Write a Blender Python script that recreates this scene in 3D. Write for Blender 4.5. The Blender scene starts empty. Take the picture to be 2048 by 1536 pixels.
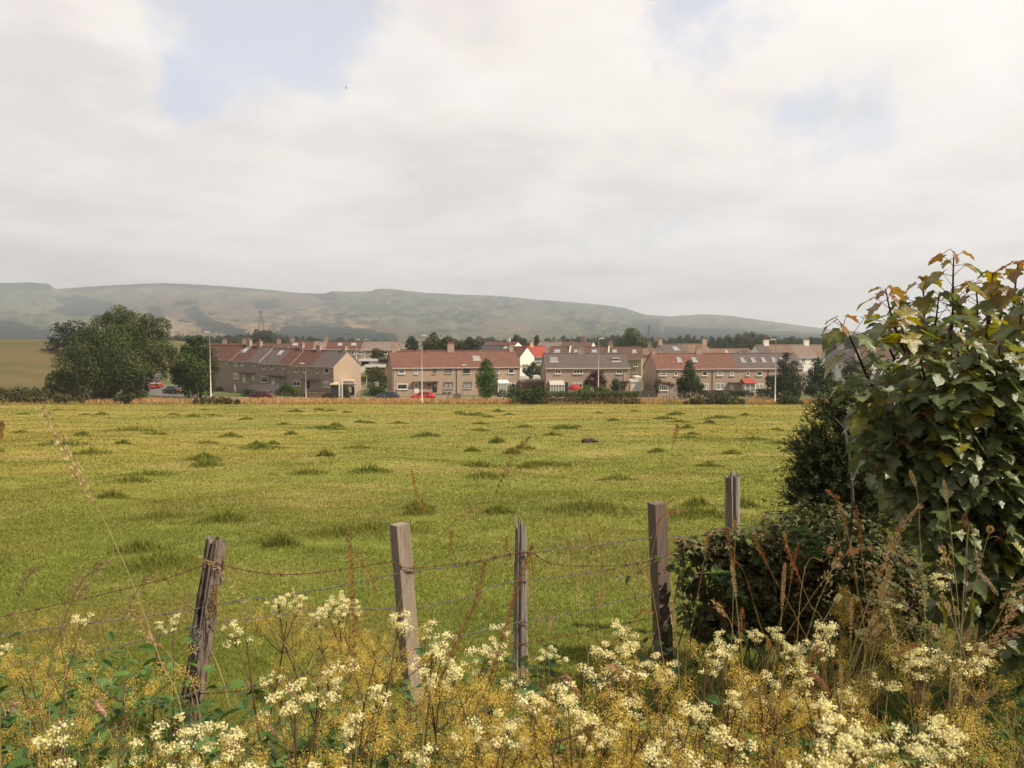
import bpy, bmesh, math, random
import numpy as np
from mathutils import Vector, Matrix
R = math.radians
rng = np.random.default_rng(7)
random.seed(7)
C = bpy.context.scene.collection
scene = bpy.context.scene

# ------------------------------------------------------------------ camera frame
E = 9.8                       # eye height above the village street
FPX, CX, CY, HV = 1600.0, 1024.0, 768.0, 682.0
PITCH = math.atan((CY - HV) / FPX)      # camera looks down a little
cp, sp = math.cos(PITCH), math.sin(PITCH)

def P(u, v, Y):
    """world point at forward distance Y seen at photo pixel (u, v)"""
    a = (u - CX) / FPX; b = -(v - CY) / FPX
    dy = cp + b * sp; dz = -sp + b * cp
    t = Y / dy
    return np.array([a * t, Y, E + dz * t])
def pxm(Y): return Y / FPX      # metres per photo pixel at distance Y
def UV(x, y, z):
    d = y * cp - (z - E) * sp
    return CX + FPX * x / d, CY - FPX * (y * sp + (z - E) * cp) / d

# ------------------------------------------------------------------ helpers
def hsh(ix, iy, s):
    n = np.sin(ix * 127.1 + iy * 311.7 + s * 74.7) * 43758.5453
    return n - np.floor(n)
def vn(x, y, s=0):
    x = np.asarray(x, float); y = np.asarray(y, float)
    ix = np.floor(x); iy = np.floor(y); fx = x - ix; fy = y - iy
    fx = fx * fx * (3 - 2 * fx); fy = fy * fy * (3 - 2 * fy)
    a = hsh(ix, iy, s); b = hsh(ix + 1, iy, s); c = hsh(ix, iy + 1, s); d = hsh(ix + 1, iy + 1, s)
    return (a + (b - a) * fx) * (1 - fy) + (c + (d - c) * fx) * fy
def fbm(x, y, s=0, o=4):
    t = 0; amp = 0.5; x = np.asarray(x, float); y = np.asarray(y, float)
    for k in range(o):
        t = t + amp * vn(x, y, s + k * 13); x = x * 2.03 + 5.1; y = y * 2.03 + 1.7; amp *= 0.5
    return t / (1 - 0.5 ** o)
def sstep(a, b, x):
    t = np.clip((np.asarray(x, float) - a) / (b - a), 0, 1); return t * t * (3 - 2 * t)
def mixc(a, b, t):
    t = np.asarray(t)[..., None]; return np.asarray(a) * (1 - t) + np.asarray(b) * t

def add_props(o, label=None, cat=None, group=None, kind=None):
    if label: o['label'] = label
    if cat: o['category'] = cat
    if group: o['group'] = group
    if kind: o['kind'] = kind
    return o
def empty(name, label, cat, loc=(0, 0, 0), rz=0.0, group=None):
    o = bpy.data.objects.new(name, None); C.objects.link(o)
    o.location = [float(c) for c in loc]; o.rotation_euler = (0, 0, rz); o.empty_display_size = 0.2
    return add_props(o, label, cat, group)

def nm(name, V, F, mat, parent=None, col=None, smooth=False, link=True):
    """numpy arrays to one mesh object; F is an (m,k) array or a list of such arrays / index lists"""
    me = bpy.data.meshes.new(name)
    V = np.asarray(V, np.float32).reshape(-1, 3)
    if isinstance(F, np.ndarray): F = [F]
    arrs = []
    for f in F:
        f = np.asarray(f, np.int32)
        if f.ndim == 1: f = f[None]
        if len(f): arrs.append(f)
    loops = np.concatenate([a.ravel() for a in arrs]).astype(np.int32)
    tot = np.concatenate([np.full(len(a), a.shape[1], np.int32) for a in arrs])
    start = np.concatenate([[0], np.cumsum(tot)[:-1]]).astype(np.int32)
    me.vertices.add(len(V)); me.vertices.foreach_set('co', V.ravel())
    me.loops.add(len(loops)); me.loops.foreach_set('vertex_index', loops)
    me.polygons.add(len(tot)); me.polygons.foreach_set('loop_start', start)
    try: me.polygons.foreach_set('loop_total', tot)
    except Exception: pass
    me.polygons.foreach_set('use_smooth', np.full(len(tot), bool(smooth)))
    me.update(calc_edges=True)
    if col is not None:
        ca = me.color_attributes.new('Col', 'FLOAT_COLOR', 'POINT')
        c4 = np.ones((len(V), 4), np.float32); c4[:, :3] = col
        ca.data.foreach_set('color', c4.ravel())
    if mat: me.materials.append(mat)
    o = bpy.data.objects.new(name, me)
    if link: C.objects.link(o)
    if parent is not None: o.parent = parent
    return o

class MB:
    """collects boxes, prisms and tubes for ONE mesh object"""
    def __init__(s): s.v = []; s.f = []; s.c = []
    def add(s, V, F, col=None):
        n = sum(len(a) for a in s.v)
        V = np.asarray(V, float).reshape(-1, 3); s.v.append(V)
        for f in (F if isinstance(F, list) else [F]):
            f = np.asarray(f)
            if f.ndim == 1: f = f[None]
            s.f.append(f + n)
        s.c.append(np.tile(np.asarray((1, 1, 1) if col is None else col, float), (len(V), 1)) if col is None or np.ndim(col) == 1 else np.asarray(col))
        return s
    def box(s, x0, x1, y0, y1, z0, z1, col=None):
        V = [(x0,y0,z0),(x1,y0,z0),(x1,y1,z0),(x0,y1,z0),(x0,y0,z1),(x1,y0,z1),(x1,y1,z1),(x0,y1,z1)]
        return s.add(V, np.array([[0,3,2,1],[4,5,6,7],[0,1,5,4],[1,2,6,5],[2,3,7,6],[3,0,4,7]]), col)
    def prism(s, prof, axis, a, b, col=None):
        """polygon prof (2-D, ccw) extruded along axis x or y from a to b"""
        n = len(prof)
        if axis == 'x': V = [(a, p, q) for p, q in prof] + [(b, p, q) for p, q in prof]
        elif axis == 'y': V = [(p, a, q) for p, q in prof] + [(p, b, q) for p, q in prof]
        else: V = [(p, q, a) for p, q in prof] + [(p, q, b) for p, q in prof]
        F = [np.array([list(range(n))[::-1]]), np.array([[n + i for i in range(n)]]),
             np.array([[i, (i + 1) % n, n + (i + 1) % n, n + i] for i in range(n)])]
        return s.add(V, F, col)
    def tube(s, pts, rad, sides=6, col=None, cap=True):
        V, F = tube(pts, rad, sides, cap); return s.add(V, F, col)
    def build(s, name, mat, parent=None, smooth=False, color=False):
        return nm(name, np.concatenate(s.v), s.f, mat, parent, np.concatenate(s.c) if color else None, smooth)

def tube(pts, rad, sides=6, cap=True):
    pts = np.asarray(pts, float); n = len(pts)
    rad = np.broadcast_to(np.asarray(rad, float), (n,))
    T = np.gradient(pts, axis=0); T /= np.linalg.norm(T, axis=1)[:, None] + 1e-9
    up = np.array([0, 0, 1.0]) if abs(T[:, 2]).mean() < 0.8 else np.array([1.0, 0, 0])
    A = np.cross(T, up); A /= np.linalg.norm(A, axis=1)[:, None] + 1e-9
    B = np.cross(T, A)
    an = np.arange(sides) / sides * 2 * math.pi
    V = pts[:, None] + rad[:, None, None] * (np.cos(an)[None, :, None] * A[:, None] + np.sin(an)[None, :, None] * B[:, None])
    i = np.arange(n - 1)[:, None]; j = np.arange(sides)[None]
    F = np.stack([i * sides + j, i * sides + (j + 1) % sides, (i + 1) * sides + (j + 1) % sides, (i + 1) * sides + j], -1).reshape(-1, 4)
    Fs = [F]
    if cap: Fs += [np.arange(sides)[None], (np.arange(sides)[::-1] + (n - 1) * sides)[None]]
    return V.reshape(-1, 3), Fs

def unit(a): return a / (np.linalg.norm(a, axis=-1, keepdims=True) + 1e-9)
def spline(pts, n):
    """Catmull-Rom through pts, n samples"""
    p = np.asarray(pts, float)
    if len(p) < 3:
        t = np.linspace(0, 1, n)[:, None]; return p[0] * (1 - t) + p[-1] * t
    q = np.vstack([2 * p[0] - p[1], p, 2 * p[-1] - p[-2]])
    s = np.linspace(0, len(p) - 1 - 1e-6, n); k = s.astype(int); t = (s - k)[:, None]
    a, b, c, d = q[k], q[k + 1], q[k + 2], q[k + 3]
    return 0.5 * (2 * b + (c - a) * t + (2 * a - 5 * b + 4 * c - d) * t ** 2 + (3 * b - a - 3 * c + d) * t ** 3)

def leaf_quads(cen, nor, size, aspect=0.6, roll=None):
    """one folded diamond (two triangles) per centre"""
    n = len(cen); nor = unit(nor)
    r = rng.normal(size=(n, 3)) if roll is None else roll
    a = unit(np.cross(nor, r)); b = np.cross(nor, a)
    size = np.broadcast_to(np.asarray(size, float), (n,))[:, None]
    w = size * aspect * 0.5; l = size * 0.5
    fold = nor * size * 0.12
    V = np.stack([cen - a * l, cen + b * w + fold, cen + a * l, cen - b * w + fold], 1).reshape(-1, 3)
    k = np.arange(n)[:, None] * 4
    F = np.concatenate([k + np.array([[0, 1, 2]]), k + np.array([[0, 2, 3]])])
    return V, F

# ------------------------------------------------------------------ materials
def lin(r, g, b):
    f = lambda c: ((c / 255 + 0.055) / 1.055) ** 2.4 if c > 10 else c / 255 / 12.92
    return (f(r), f(g), f(b))
_m = {}
def mat(name, col=(.5, .5, .5), rough=.85, var=0.0, scale=4.0, bump=0.0, attr=False, transl=0.0, spec=.3, metal=0.0,
        bands=None, col2=None, stretch=None, emis=None, coat=0.0, blotch=None):
    if name in _m: return _m[name]
    m = bpy.data.materials.new(name); m.use_nodes = True; _m[name] = m
    nt = m.node_tree; N = nt.nodes; L = nt.links
    bs = N['Principled BSDF']; out = N['Material Output']
    bs.inputs['Roughness'].default_value = rough; bs.inputs['Specular IOR Level'].default_value = spec
    bs.inputs['Metallic'].default_value = metal; bs.inputs['Coat Weight'].default_value = coat
    tc = N.new('ShaderNodeTexCoord')
    vec = tc.outputs['Object']
    if stretch:
        mp = N.new('ShaderNodeMapping'); mp.inputs['Scale'].default_value = stretch; L.new(vec, mp.inputs['Vector']); vec = mp.outputs['Vector']
    if attr:
        at = N.new('ShaderNodeAttribute'); at.attribute_name = 'Col'; c = at.outputs['Color']
    else:
        rgb = N.new('ShaderNodeRGB'); rgb.outputs[0].default_value = (*col, 1); c = rgb.outputs[0]
    def mix(fac, a, b, typ='MIX'):
        x = N.new('ShaderNodeMix'); x.data_type = 'RGBA'; x.blend_type = typ
        if isinstance(fac, (int, float)): x.inputs[0].default_value = fac
        else: L.new(fac, x.inputs[0])
        for s, k in ((a, 6), (b, 7)):
            if isinstance(s, tuple): x.inputs[k].default_value = (*s, 1)
            else: L.new(s, x.inputs[k])
        return x.outputs[2]
    def ramp(src, lo, hi):
        r = N.new('ShaderNodeMapRange'); r.inputs['From Min'].default_value = lo; r.inputs['From Max'].default_value = hi
        L.new(src, r.inputs['Value']); return r.outputs['Result']
    hgt = None
    if var or bump or col2 is not None:
        nz = N.new('ShaderNodeTexNoise'); nz.inputs['Scale'].default_value = scale; nz.inputs['Detail'].default_value = 6
        nz.inputs['Roughness'].default_value = .65
        L.new(vec, nz.inputs['Vector']); hgt = nz.outputs['Fac']
        if col2 is not None: c = mix(ramp(hgt, .38, .62), c, col2)
        if var:
            n2 = N.new('ShaderNodeTexNoise'); n2.inputs['Scale'].default_value = scale * 2.7; n2.inputs['Detail'].default_value = 5
            L.new(vec, n2.inputs['Vector'])
            mr = N.new('ShaderNodeMapRange'); mr.inputs['From Min'].default_value = .25; mr.inputs['From Max'].default_value = .75
            mr.inputs['To Min'].default_value = 1 - var; mr.inputs['To Max'].default_value = 1 + var
            L.new(n2.outputs['Fac'], mr.inputs['Value'])
            cm = N.new('ShaderNodeVectorMath'); cm.operation = 'SCALE'; L.new(c, cm.inputs[0]); L.new(mr.outputs['Result'], cm.inputs['Scale'])
            c = cm.outputs[0]
    if blotch:      # (colour, scale, lo, hi): moss, lichen or weather patches
        n3 = N.new('ShaderNodeTexNoise'); n3.inputs['Scale'].default_value = blotch[1]; n3.inputs['Detail'].default_value = 7
        n3.inputs['Roughness'].default_value = .7
        L.new(vec, n3.inputs['Vector']); c = mix(ramp(n3.outputs['Fac'], blotch[2], blotch[3]), c, blotch[0])
    if bands:       # (period in z, depth): rows of tiles
        sx = N.new('ShaderNodeSeparateXYZ'); L.new(tc.outputs['Object'], sx.inputs[0])
        mu = N.new('ShaderNodeMath'); mu.operation = 'DIVIDE'; mu.inputs[1].default_value = bands[0]; L.new(sx.outputs['Z'], mu.inputs[0])
        fr = N.new('ShaderNodeMath'); fr.operation = 'FRACT'; L.new(mu.outputs[0], fr.inputs[0])
        lo = ramp(fr.outputs[0], .0, .3)
        c = mix(lo, mix(bands[1], c, (0.02, 0.018, 0.016)), c); hgt = fr.outputs[0]
    L.new(c, bs.inputs['Base Color'])
    if bump and hgt is not None:
        b = N.new('ShaderNodeBump'); b.inputs['Strength'].default_value = bump; b.inputs['Distance'].default_value = .02
        L.new(hgt, b.inputs['Height']); L.new(b.outputs[0], bs.inputs['Normal'])
    if emis: bs.inputs['Emission Color'].default_value = (*emis[0], 1); bs.inputs['Emission Strength'].default_value = emis[1]
    if transl:
        tr = N.new('ShaderNodeBsdfTranslucent'); ms = N.new('ShaderNodeMixShader'); ms.inputs[0].default_value = transl
        hs = N.new('ShaderNodeHueSaturation'); hs.inputs['Saturation'].default_value = 1.15; hs.inputs['Value'].default_value = 1.3
        L.new(c, hs.inputs['Color']); L.new(hs.outputs[0], tr.inputs['Color'])
        L.new(bs.outputs[0], ms.inputs[1]); L.new(tr.outputs[0], ms.inputs[2]); L.new(ms.outputs[0], out.inputs['Surface'])
    return m

# ------------------------------------------------------------------ terrain
_ky = np.array([-60, -8, 0, 2, 4.5, 15, 40, 80, 105, 118, 128, 140, 152, 190, 260, 400, 800, 1500, 20000.])
_kz = np.array([-1.2, -1.55, -1.65, -1.88, -2.22, -3.0, -4.75, -7.15, -8.75, -9.35, -9.74, -9.8, -9.6, -7.6, -6.4, -5.6, -4.6, -4.2, -4.2])
_sl = np.gradient(_kz, _ky)
def HUM(x, y):
    m = np.zeros_like(x)
    if 'TUS' in globals():
        ok = (y > 6) & (y < 118) & (np.abs(x) < 110)
        if ok.any(): m[ok] = tuss(x[ok], y[ok]) * .09
    return m
def h(x, y):
    x = np.atleast_1d(np.asarray(x, float)) if np.ndim(x) == 0 else np.asarray(x, float); y = np.broadcast_to(np.asarray(y, float), x.shape)
    yy = np.clip(y, _ky[0], _ky[-1] - 1)
    k = np.clip(np.searchsorted(_ky, yy, side='right') - 1, 0, len(_ky) - 2)
    d = _ky[k + 1] - _ky[k]; t = (yy - _ky[k]) / d
    z = (2*t**3 - 3*t**2 + 1) * _kz[k] + (t**3 - 2*t**2 + t) * d * _sl[k] + (-2*t**3 + 3*t**2) * _kz[k+1] + (t**3 - t**2) * d * _sl[k+1]
    # the golden field climbing on the left
    bump = sstep(-78, -112, x) * (sstep(132, 205, y) * (1 - sstep(225, 420, y))) * 7.2
    bump = bump * (1 - 0.55 * sstep(190, 260, y) * 0)
    z = z + bump
    f = sstep(5, 12, y) * (1 - sstep(108, 118, y))
    z = z + f * ((fbm(x / 9, y / 9, 3) - .5) * .5 + (fbm(x / 2.2, y / 2.2, 5, 3) - .5) * .16)
    z = z + HUM(x, y)
    z = z + (1 - sstep(4, 9, y)) * (fbm(x / .9, y / .9, 8, 3) - .5) * .12
    z = E + z
    return z if z.size > 1 else float(z.ravel()[0]) if z.shape == (1,) else z
def G(u, Y, dz=0.0):
    """ground point under photo column u at distance Y"""
    x = (u - CX) / FPX * (Y * cp + 8 * sp * (Y > 60) + 2 * sp * (Y <= 60))
    return np.array([x, Y, float(h(x, Y)) + dz])

# tussock spots in the pasture
_tr = np.random.default_rng(21)
TUS = []
for k in range(170):
    yy = 9 + 105 * _tr.random() ** 1.5
    TUS.append((( _tr.random() - .5) * 1.45 * yy, yy, .16 + .36 * _tr.random() ** 2 + yy * .0035, _tr.random() * .8))
for u, Y, r in ((850, 38, 1.1), (1180, 13.5, 1.0), (740, 21, .8), (650, 46, 1.6), (260, 42, 1.8), (1440, 60, 1.6), (1330, 62, 1.3), (940, 72, 1.8), (520, 30, 1.2), (1130, 45, 1.0), (120, 30, 1.4)):
    TUS.append(((u - CX) / FPX * Y, Y, r * .6, .95))
TUS = np.array(TUS)
def tuss(x, y):
    x = np.asarray(x, float); y = np.asarray(y, float); m = np.zeros_like(x)
    for tx, ty, r, s in TUS:
        d = ((x - tx) / (1.3 * r)) ** 2 + ((y - ty) / (1.3 * r)) ** 2
        m = np.maximum(m, np.exp(-d * 1.2) * (.45 + .55 * s))
    return m
C_YEL = np.array([.262, .222, .046]); C_GRN = np.array([.182, .192, .038]); C_DRK = np.array([.105, .142, .032]); C_STR = np.array([.31, .235, .085])
C_GLD = np.array([.30, .175, .060])
def field_col(x, y):
    n1 = fbm(x / 14, y / 8, 31); n2 = fbm(x / 3.1, y / 2.2, 41); n3 = fbm(x / .8, y / .8, 51, 3)
    far = sstep(12, 75, y)
    c = mixc(C_GRN, C_YEL, np.clip(sstep(.36, .64, n1) * .6 + far * .35 + .05, 0, 1))
    c = mixc(c, C_STR, sstep(.52, .74, n2) * .5)
    c = mixc(c, C_DRK, sstep(.60, .80, 1 - n2) * .35)
    c = mixc(c, C_DRK * 1.1, np.clip(tuss(x, y), 0, 1) * (.40 - .12 * sstep(15, 60, y)))
    near = 1 - sstep(5, 22, y)
    dry = np.array([.25, .175, .06])
    c = mixc(c, mixc(np.array([.135, .175, .030]), dry, sstep(.52, .72, fbm(x / 1.3, y / .9, 44)) * .6), near * .6)
    return c * (.85 + .3 * n3)[..., None]
def zone_col(x, y):
    c = field_col(x, y)
    ve = sstep(117, 120, y) * (1 - sstep(129, 131, y)); c = mixc(c, C_GLD * .8, ve * .9)
    vi = sstep(129, 132, y) * (1 - sstep(215, 260, y))
    n = fbm(x / 6, y / 6, 61)
    gar = mixc(np.array([.08, .105, .03]), np.array([.17, .15, .09]), sstep(.4, .65, n))
    c = mixc(c, gar, vi)
    gl = sstep(-74, -84, x) * sstep(128, 140, y) * (1 - sstep(240, 300, y))
    c = mixc(c, mixc(np.array([.128, .098, .045]), np.array([.098, .090, .038]), sstep(.4, .6, fbm(x / 40, y / 5, 71))), gl)
    fa = sstep(240, 300, y); c = mixc(c, np.array([.07, .09, .03]), fa)
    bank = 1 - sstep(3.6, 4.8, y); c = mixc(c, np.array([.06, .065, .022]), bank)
    return c

ys = np.concatenate([np.arange(-8, 8, .2), np.arange(8, 30, .5), np.arange(30, 100, 1.2), np.arange(100, 260, 1.5), np.geomspace(260, 5600, 60)])
ss = np.concatenate([np.linspace(-.95, -.7, 8, endpoint=False), np.linspace(-.7, .7, 170), np.linspace(.7, .95, 9)[1:]])
YY, SS = np.meshgrid(ys, ss, indexing='ij'); XX = SS * (np.abs(YY) + 10)
ZZ = h(XX, YY)
nY, nS = YY.shape
i = np.arange(nY - 1)[:, None]; j = np.arange(nS - 1)[None]
GF = np.stack([i * nS + j, i * nS + j + 1, (i + 1) * nS + j + 1, (i + 1) * nS + j], -1).reshape(-1, 4)
m_ground = mat('ground_soil', attr=True, rough=.95, var=.22, scale=1.3, bump=.5, spec=.1)
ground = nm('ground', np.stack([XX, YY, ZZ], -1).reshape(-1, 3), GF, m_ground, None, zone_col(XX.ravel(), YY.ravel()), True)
add_props(ground, kind='structure')

# ------------------------------------------------------------------ hills
sk = np.array([(-1200, 600), (-700, 575), (-300, 560), (-100, 562), (0, 566), (60, 565), (96, 567), (106, 575), (112, 578), (140, 576), (180, 573), (230, 570), (320, 566), (380, 568), (440, 572),
    (520, 578), (600, 586), (650, 587), (662, 582), (690, 583), (740, 583), (750, 578), (775, 577), (800, 580), (850, 585), (900, 588), (1000, 592), (1060, 598), (1140, 604), (1200, 609),
    (1250, 616), (1290, 629), (1340, 633), (1400, 628.5), (1450, 630), (1500, 637), (1580, 648), (1640, 656), (1720, 664), (1800, 672), (1900, 678), (2100, 684), (3200, 688)])
uu = np.arange(-1200, 3200, 5.0); nu = len(uu)
vs = np.interp(uu, sk[:, 0], sk[:, 1]) + (fbm(uu / 9, uu * 0 + 3, 5, 3) - .5) * 1.6
vs = np.minimum(vs, 684)
nt_ = 110; tt = np.linspace(0, 1, nt_)
UU, TT = np.meshgrid(uu, tt, indexing='ij')
VB = 701.0
VV = VB + (vs[:, None] - VB) * TT ** .95
hn = fbm(UU / 120, VV / 28, 15, 5); hn2 = fbm(UU / 34, VV / 11, 25, 4)
DEP = 1150 + 2900 * TT ** 1.25 + (hn - .5) * 1500 * TT * (1 - TT) * 1.6 + (hn2 - .5) * 420 * TT * (1 - TT) * 2
def inpoly(u, v, poly):
    c = np.zeros(u.shape, bool); n = len(poly)
    for k in range(n):
        x1, y1 = poly[k]; x2, y2 = poly[(k + 1) % n]
        c ^= ((y1 > v) != (y2 > v)) & (u < (x2 - x1) * (v - y1) / (y2 - y1 + 1e-9) + x1)
    return c
wob = (fbm(UU / 14, VV / 6, 35) - .5) * 14; wob2 = (fbm(UU / 14, VV / 6, 45) - .5) * 7
Uw = UU + wob; Vw = VV + wob2
heath = np.array([.100, .074, .055]); olive = np.array([.074, .080, .042]); tan = np.array([.22, .155, .080]); wood = np.array([.010, .017, .014]); rock = np.array([.17, .155, .13])
hc = mixc(olive, heath, sstep(.42, .6, fbm(UU / 90, VV / 22, 55)))
hc = mixc(hc, olive * 1.15, sstep(700, 950, UU) * .65)
hc = mixc(hc, tan, sstep(.55, .72, fbm(UU / 60, VV / 12, 65)) * (.7 - .4 * sstep(700, 1000, UU)))
for poly, colr in ((((225, 640), (300, 628), (420, 655), (470, 672), (240, 676)), tan), (((478, 650), (540, 646), (575, 655), (570, 670), (480, 670)), tan * 1.1),
                   (((560, 618), (640, 612), (690, 640), (740, 655), (700, 660), (620, 632)), tan * 1.05), (((0, 585), (110, 590), (180, 612), (120, 640), (0, 630)), olive * 1.2),
                   (((860, 638), (1000, 642), (1090, 655), (990, 664), (870, 655)), heath * 1.25), (((230, 590), (520, 592), (560, 640), (350, 625), (240, 615)), heath * 1.05)):
    hc = np.where(inpoly(Uw, Vw, poly)[..., None], mixc(hc, colr, np.full(UU.shape, .75)), hc)
woodm = np.zeros(UU.shape)
for poly in (((-700, 555), (100, 560), (108, 579), (60, 581), (-700, 592)), ((138, 560), (330, 560), (460, 568), (612, 580), (612, 590), (440, 579), (330, 572), (230, 577), (150, 582)),
             ((104, 594), (150, 592), (190, 600), (228, 606), (226, 634), (150, 634), (92, 624), (130, 612)), ((296, 616), (326, 612), (330, 650), (300, 655)), ((350, 603), (395, 602), (396, 611), (352, 611)),
             ((366, 622), (388, 614), (424, 640), (492, 664), (486, 674), (408, 668), (386, 642)), ((500, 604), (560, 600), (562, 618), (512, 622)), ((612, 586), (660, 584), (690, 600), (650, 604)),
             ((-700, 640), (30, 645), (110, 668), (230, 672), (300, 720), (-700, 720)), ((560, 655), (700, 658), (790, 672), (800, 720), (540, 720)), ((1260, 640), (1320, 640), (1330, 720), (1250, 720)),
             ((1330, 655), (1700, 672), (1900, 684), (1900, 720), (1320, 720))):
    woodm = np.maximum(woodm, inpoly(Uw, Vw, poly) * 1.0)
scat = sstep(.46, .60, fbm(UU / 13, VV / 4.5, 75)) * (((UU > 540) & (VV > 588)) * 1.0) * .8 + sstep(.56, .68, fbm(UU / 11, VV / 4, 85)) * .75
scat = scat * sstep(.32, .55, fbm(UU / 150, VV / 30, 95))
wm = np.clip(np.maximum(woodm, scat * (1 - sstep(1250, 1500, UU) * .4)), 0, 1)
hc = mixc(hc, wood * 1.0, wm * .93)
for sd_, su, sv in ((201, 70, 16), (202, 45, 22)):   # old field walls and tree lines
    ln_ = np.abs(fbm(UU / su, VV / sv, sd_, 2) - .5); hc = mixc(hc, wood * 1.6, (1 - sstep(.004, .016, ln_)) * .6 * (VV > 600))
hc = hc * (.75 + .5 * fbm(UU / 5, VV / 2.5, 105))[..., None]
HX = np.empty(UU.shape); HZ = np.empty(UU.shape)
a = (UU - CX) / FPX; b = -(VV - CY) / FPX; t_ = DEP / (cp + b * sp)
HX = a * t_; HZ = E + (-sp + b * cp) * t_
HZ = HZ + wm * 9 * (fbm(UU / 3, VV * 1.3, 115, 3)) * (TT < .97)
back = np.stack([HX[:, -1] * 1.35, DEP[:, -1] * 1.35, HZ[:, -1] * .25], -1)
HV3 = np.concatenate([np.stack([HX, DEP, HZ], -1), back[:, None]], 1); nt2 = nt_ + 1
hcol = np.concatenate([hc, hc[:, -1:]], 1)
i = np.arange(nu - 1)[:, None]; j = np.arange(nt2 - 1)[None]
HF = np.stack([i * nt2 + j, (i + 1) * nt2 + j, (i + 1) * nt2 + j + 1, i * nt2 + j + 1], -1).reshape(-1, 4)
hills = nm('hills', HV3.reshape(-1, 3), HF, mat('hill_cover', attr=True, rough=1, var=.25, scale=.02, spec=0.0), None, hcol.reshape(-1, 3), True)
add_props(hills, kind='structure')
# ------------------------------------------------------------------ houses
W_HARL = lambda: mat('roughcast_brown', (.40, .30, .235), .95, .10, 1.2, .3, blotch=((.30, .225, .18), .5, .5, .75))
W_HARL2 = lambda: mat('roughcast_grey_brown', (.36, .285, .235), .95, .10, 1.2, .3, blotch=((.27, .215, .18), .6, .5, .75))
W_SUN = lambda: mat('roughcast_sunlit', (.40, .305, .235), .95, .08, 1.2, .3, blotch=((.34, .26, .20), .5, .5, .75))  # lighter copy of the terrace wall, sunlight on the gable put into its colour
W_WHITE = lambda: mat('white_render', (.78, .75, .70), .9, .04, 1.5, .1, blotch=((.66, .62, .57), .7, .55, .8))
W_CREAM = lambda: mat('cream_render', (.72, .60, .42), .9, .05, 1.5, .1)
W_OLIVE = lambda: mat('ochre_render', (.36, .29, .18), .9, .08, 1.5, .1)
W_BLUE = lambda: mat('pale_blue_render', (.50, .53, .52), .9, .05, 1.5, .1)
R_RED = lambda: mat('red_tiles', (.168, .078, .060), .9, .25, .7, .3, bands=(.145, .3), blotch=((.125, .068, .054), .8, .48, .68))
R_RED2 = lambda: mat('red_brown_tiles', (.120, .052, .042), .9, .25, .7, .3, bands=(.145, .3), blotch=((.085, .052, .045), .8, .48, .68))
R_MOSS = lambda: mat('red_tiles_with_lichen', (.172, .078, .059), .9, .25, .7, .3, bands=(.145, .3), blotch=((.34, .22, .17), 1.1, .60, .70))
R_BRIGHT = lambda: mat('bright_red_tiles', (.36, .072, .052), .85, .12, .7, .2, bands=(.145, .25))
R_GREY = lambda: mat('grey_brown_tiles', (.118, .094, .088), .85, .12, .7, .6, bands=(.255, .62))
R_DARK = lambda: mat('dark_slate', (.060, .052, .052), .75, .2, .7, .3, bands=(.145, .3))
R_DKBR = lambda: mat('dark_brown_tiles', (.115, .066, .050), .85, .2, .7, .3, bands=(.145, .3))
R_TAN = lambda: mat('tan_brown_tiles', (.20, .128, .094), .9, .2, .7, .3, bands=(.145, .3), blotch=((.14, .095, .075), .5, .45, .7))
R_GBR = lambda: mat('weathered_grey_tiles', (.20, .155, .130), .9, .2, .7, .3, bands=(.2, .35))
M_WF = lambda: mat('white_frame', (.80, .78, .74), .5)
M_BF = lambda: mat('brown_frame', (.055, .035, .028), .5)
M_GLASS = lambda: mat('window_glass', (.035, .038, .042), .12, spec=.6)
M_CURT = lambda: mat('net_curtain_glass', (.30, .29, .27), .25, .15, 3, spec=.5)
M_BLIND = lambda: mat('blue_blind_glass', (.13, .16, .22), .25, spec=.5)
M_GUT = lambda: mat('pale_gutter', (.52, .46, .40), .7)
M_DPIPE = lambda: mat('dark_pipe', (.07, .05, .045), .6)
M_POT = lambda: mat('clay_pot', (.36, .16, .09), .9, .2, 8)
M_SILL = lambda: mat('painted_sill', (.62, .58, .52), .8)

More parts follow.
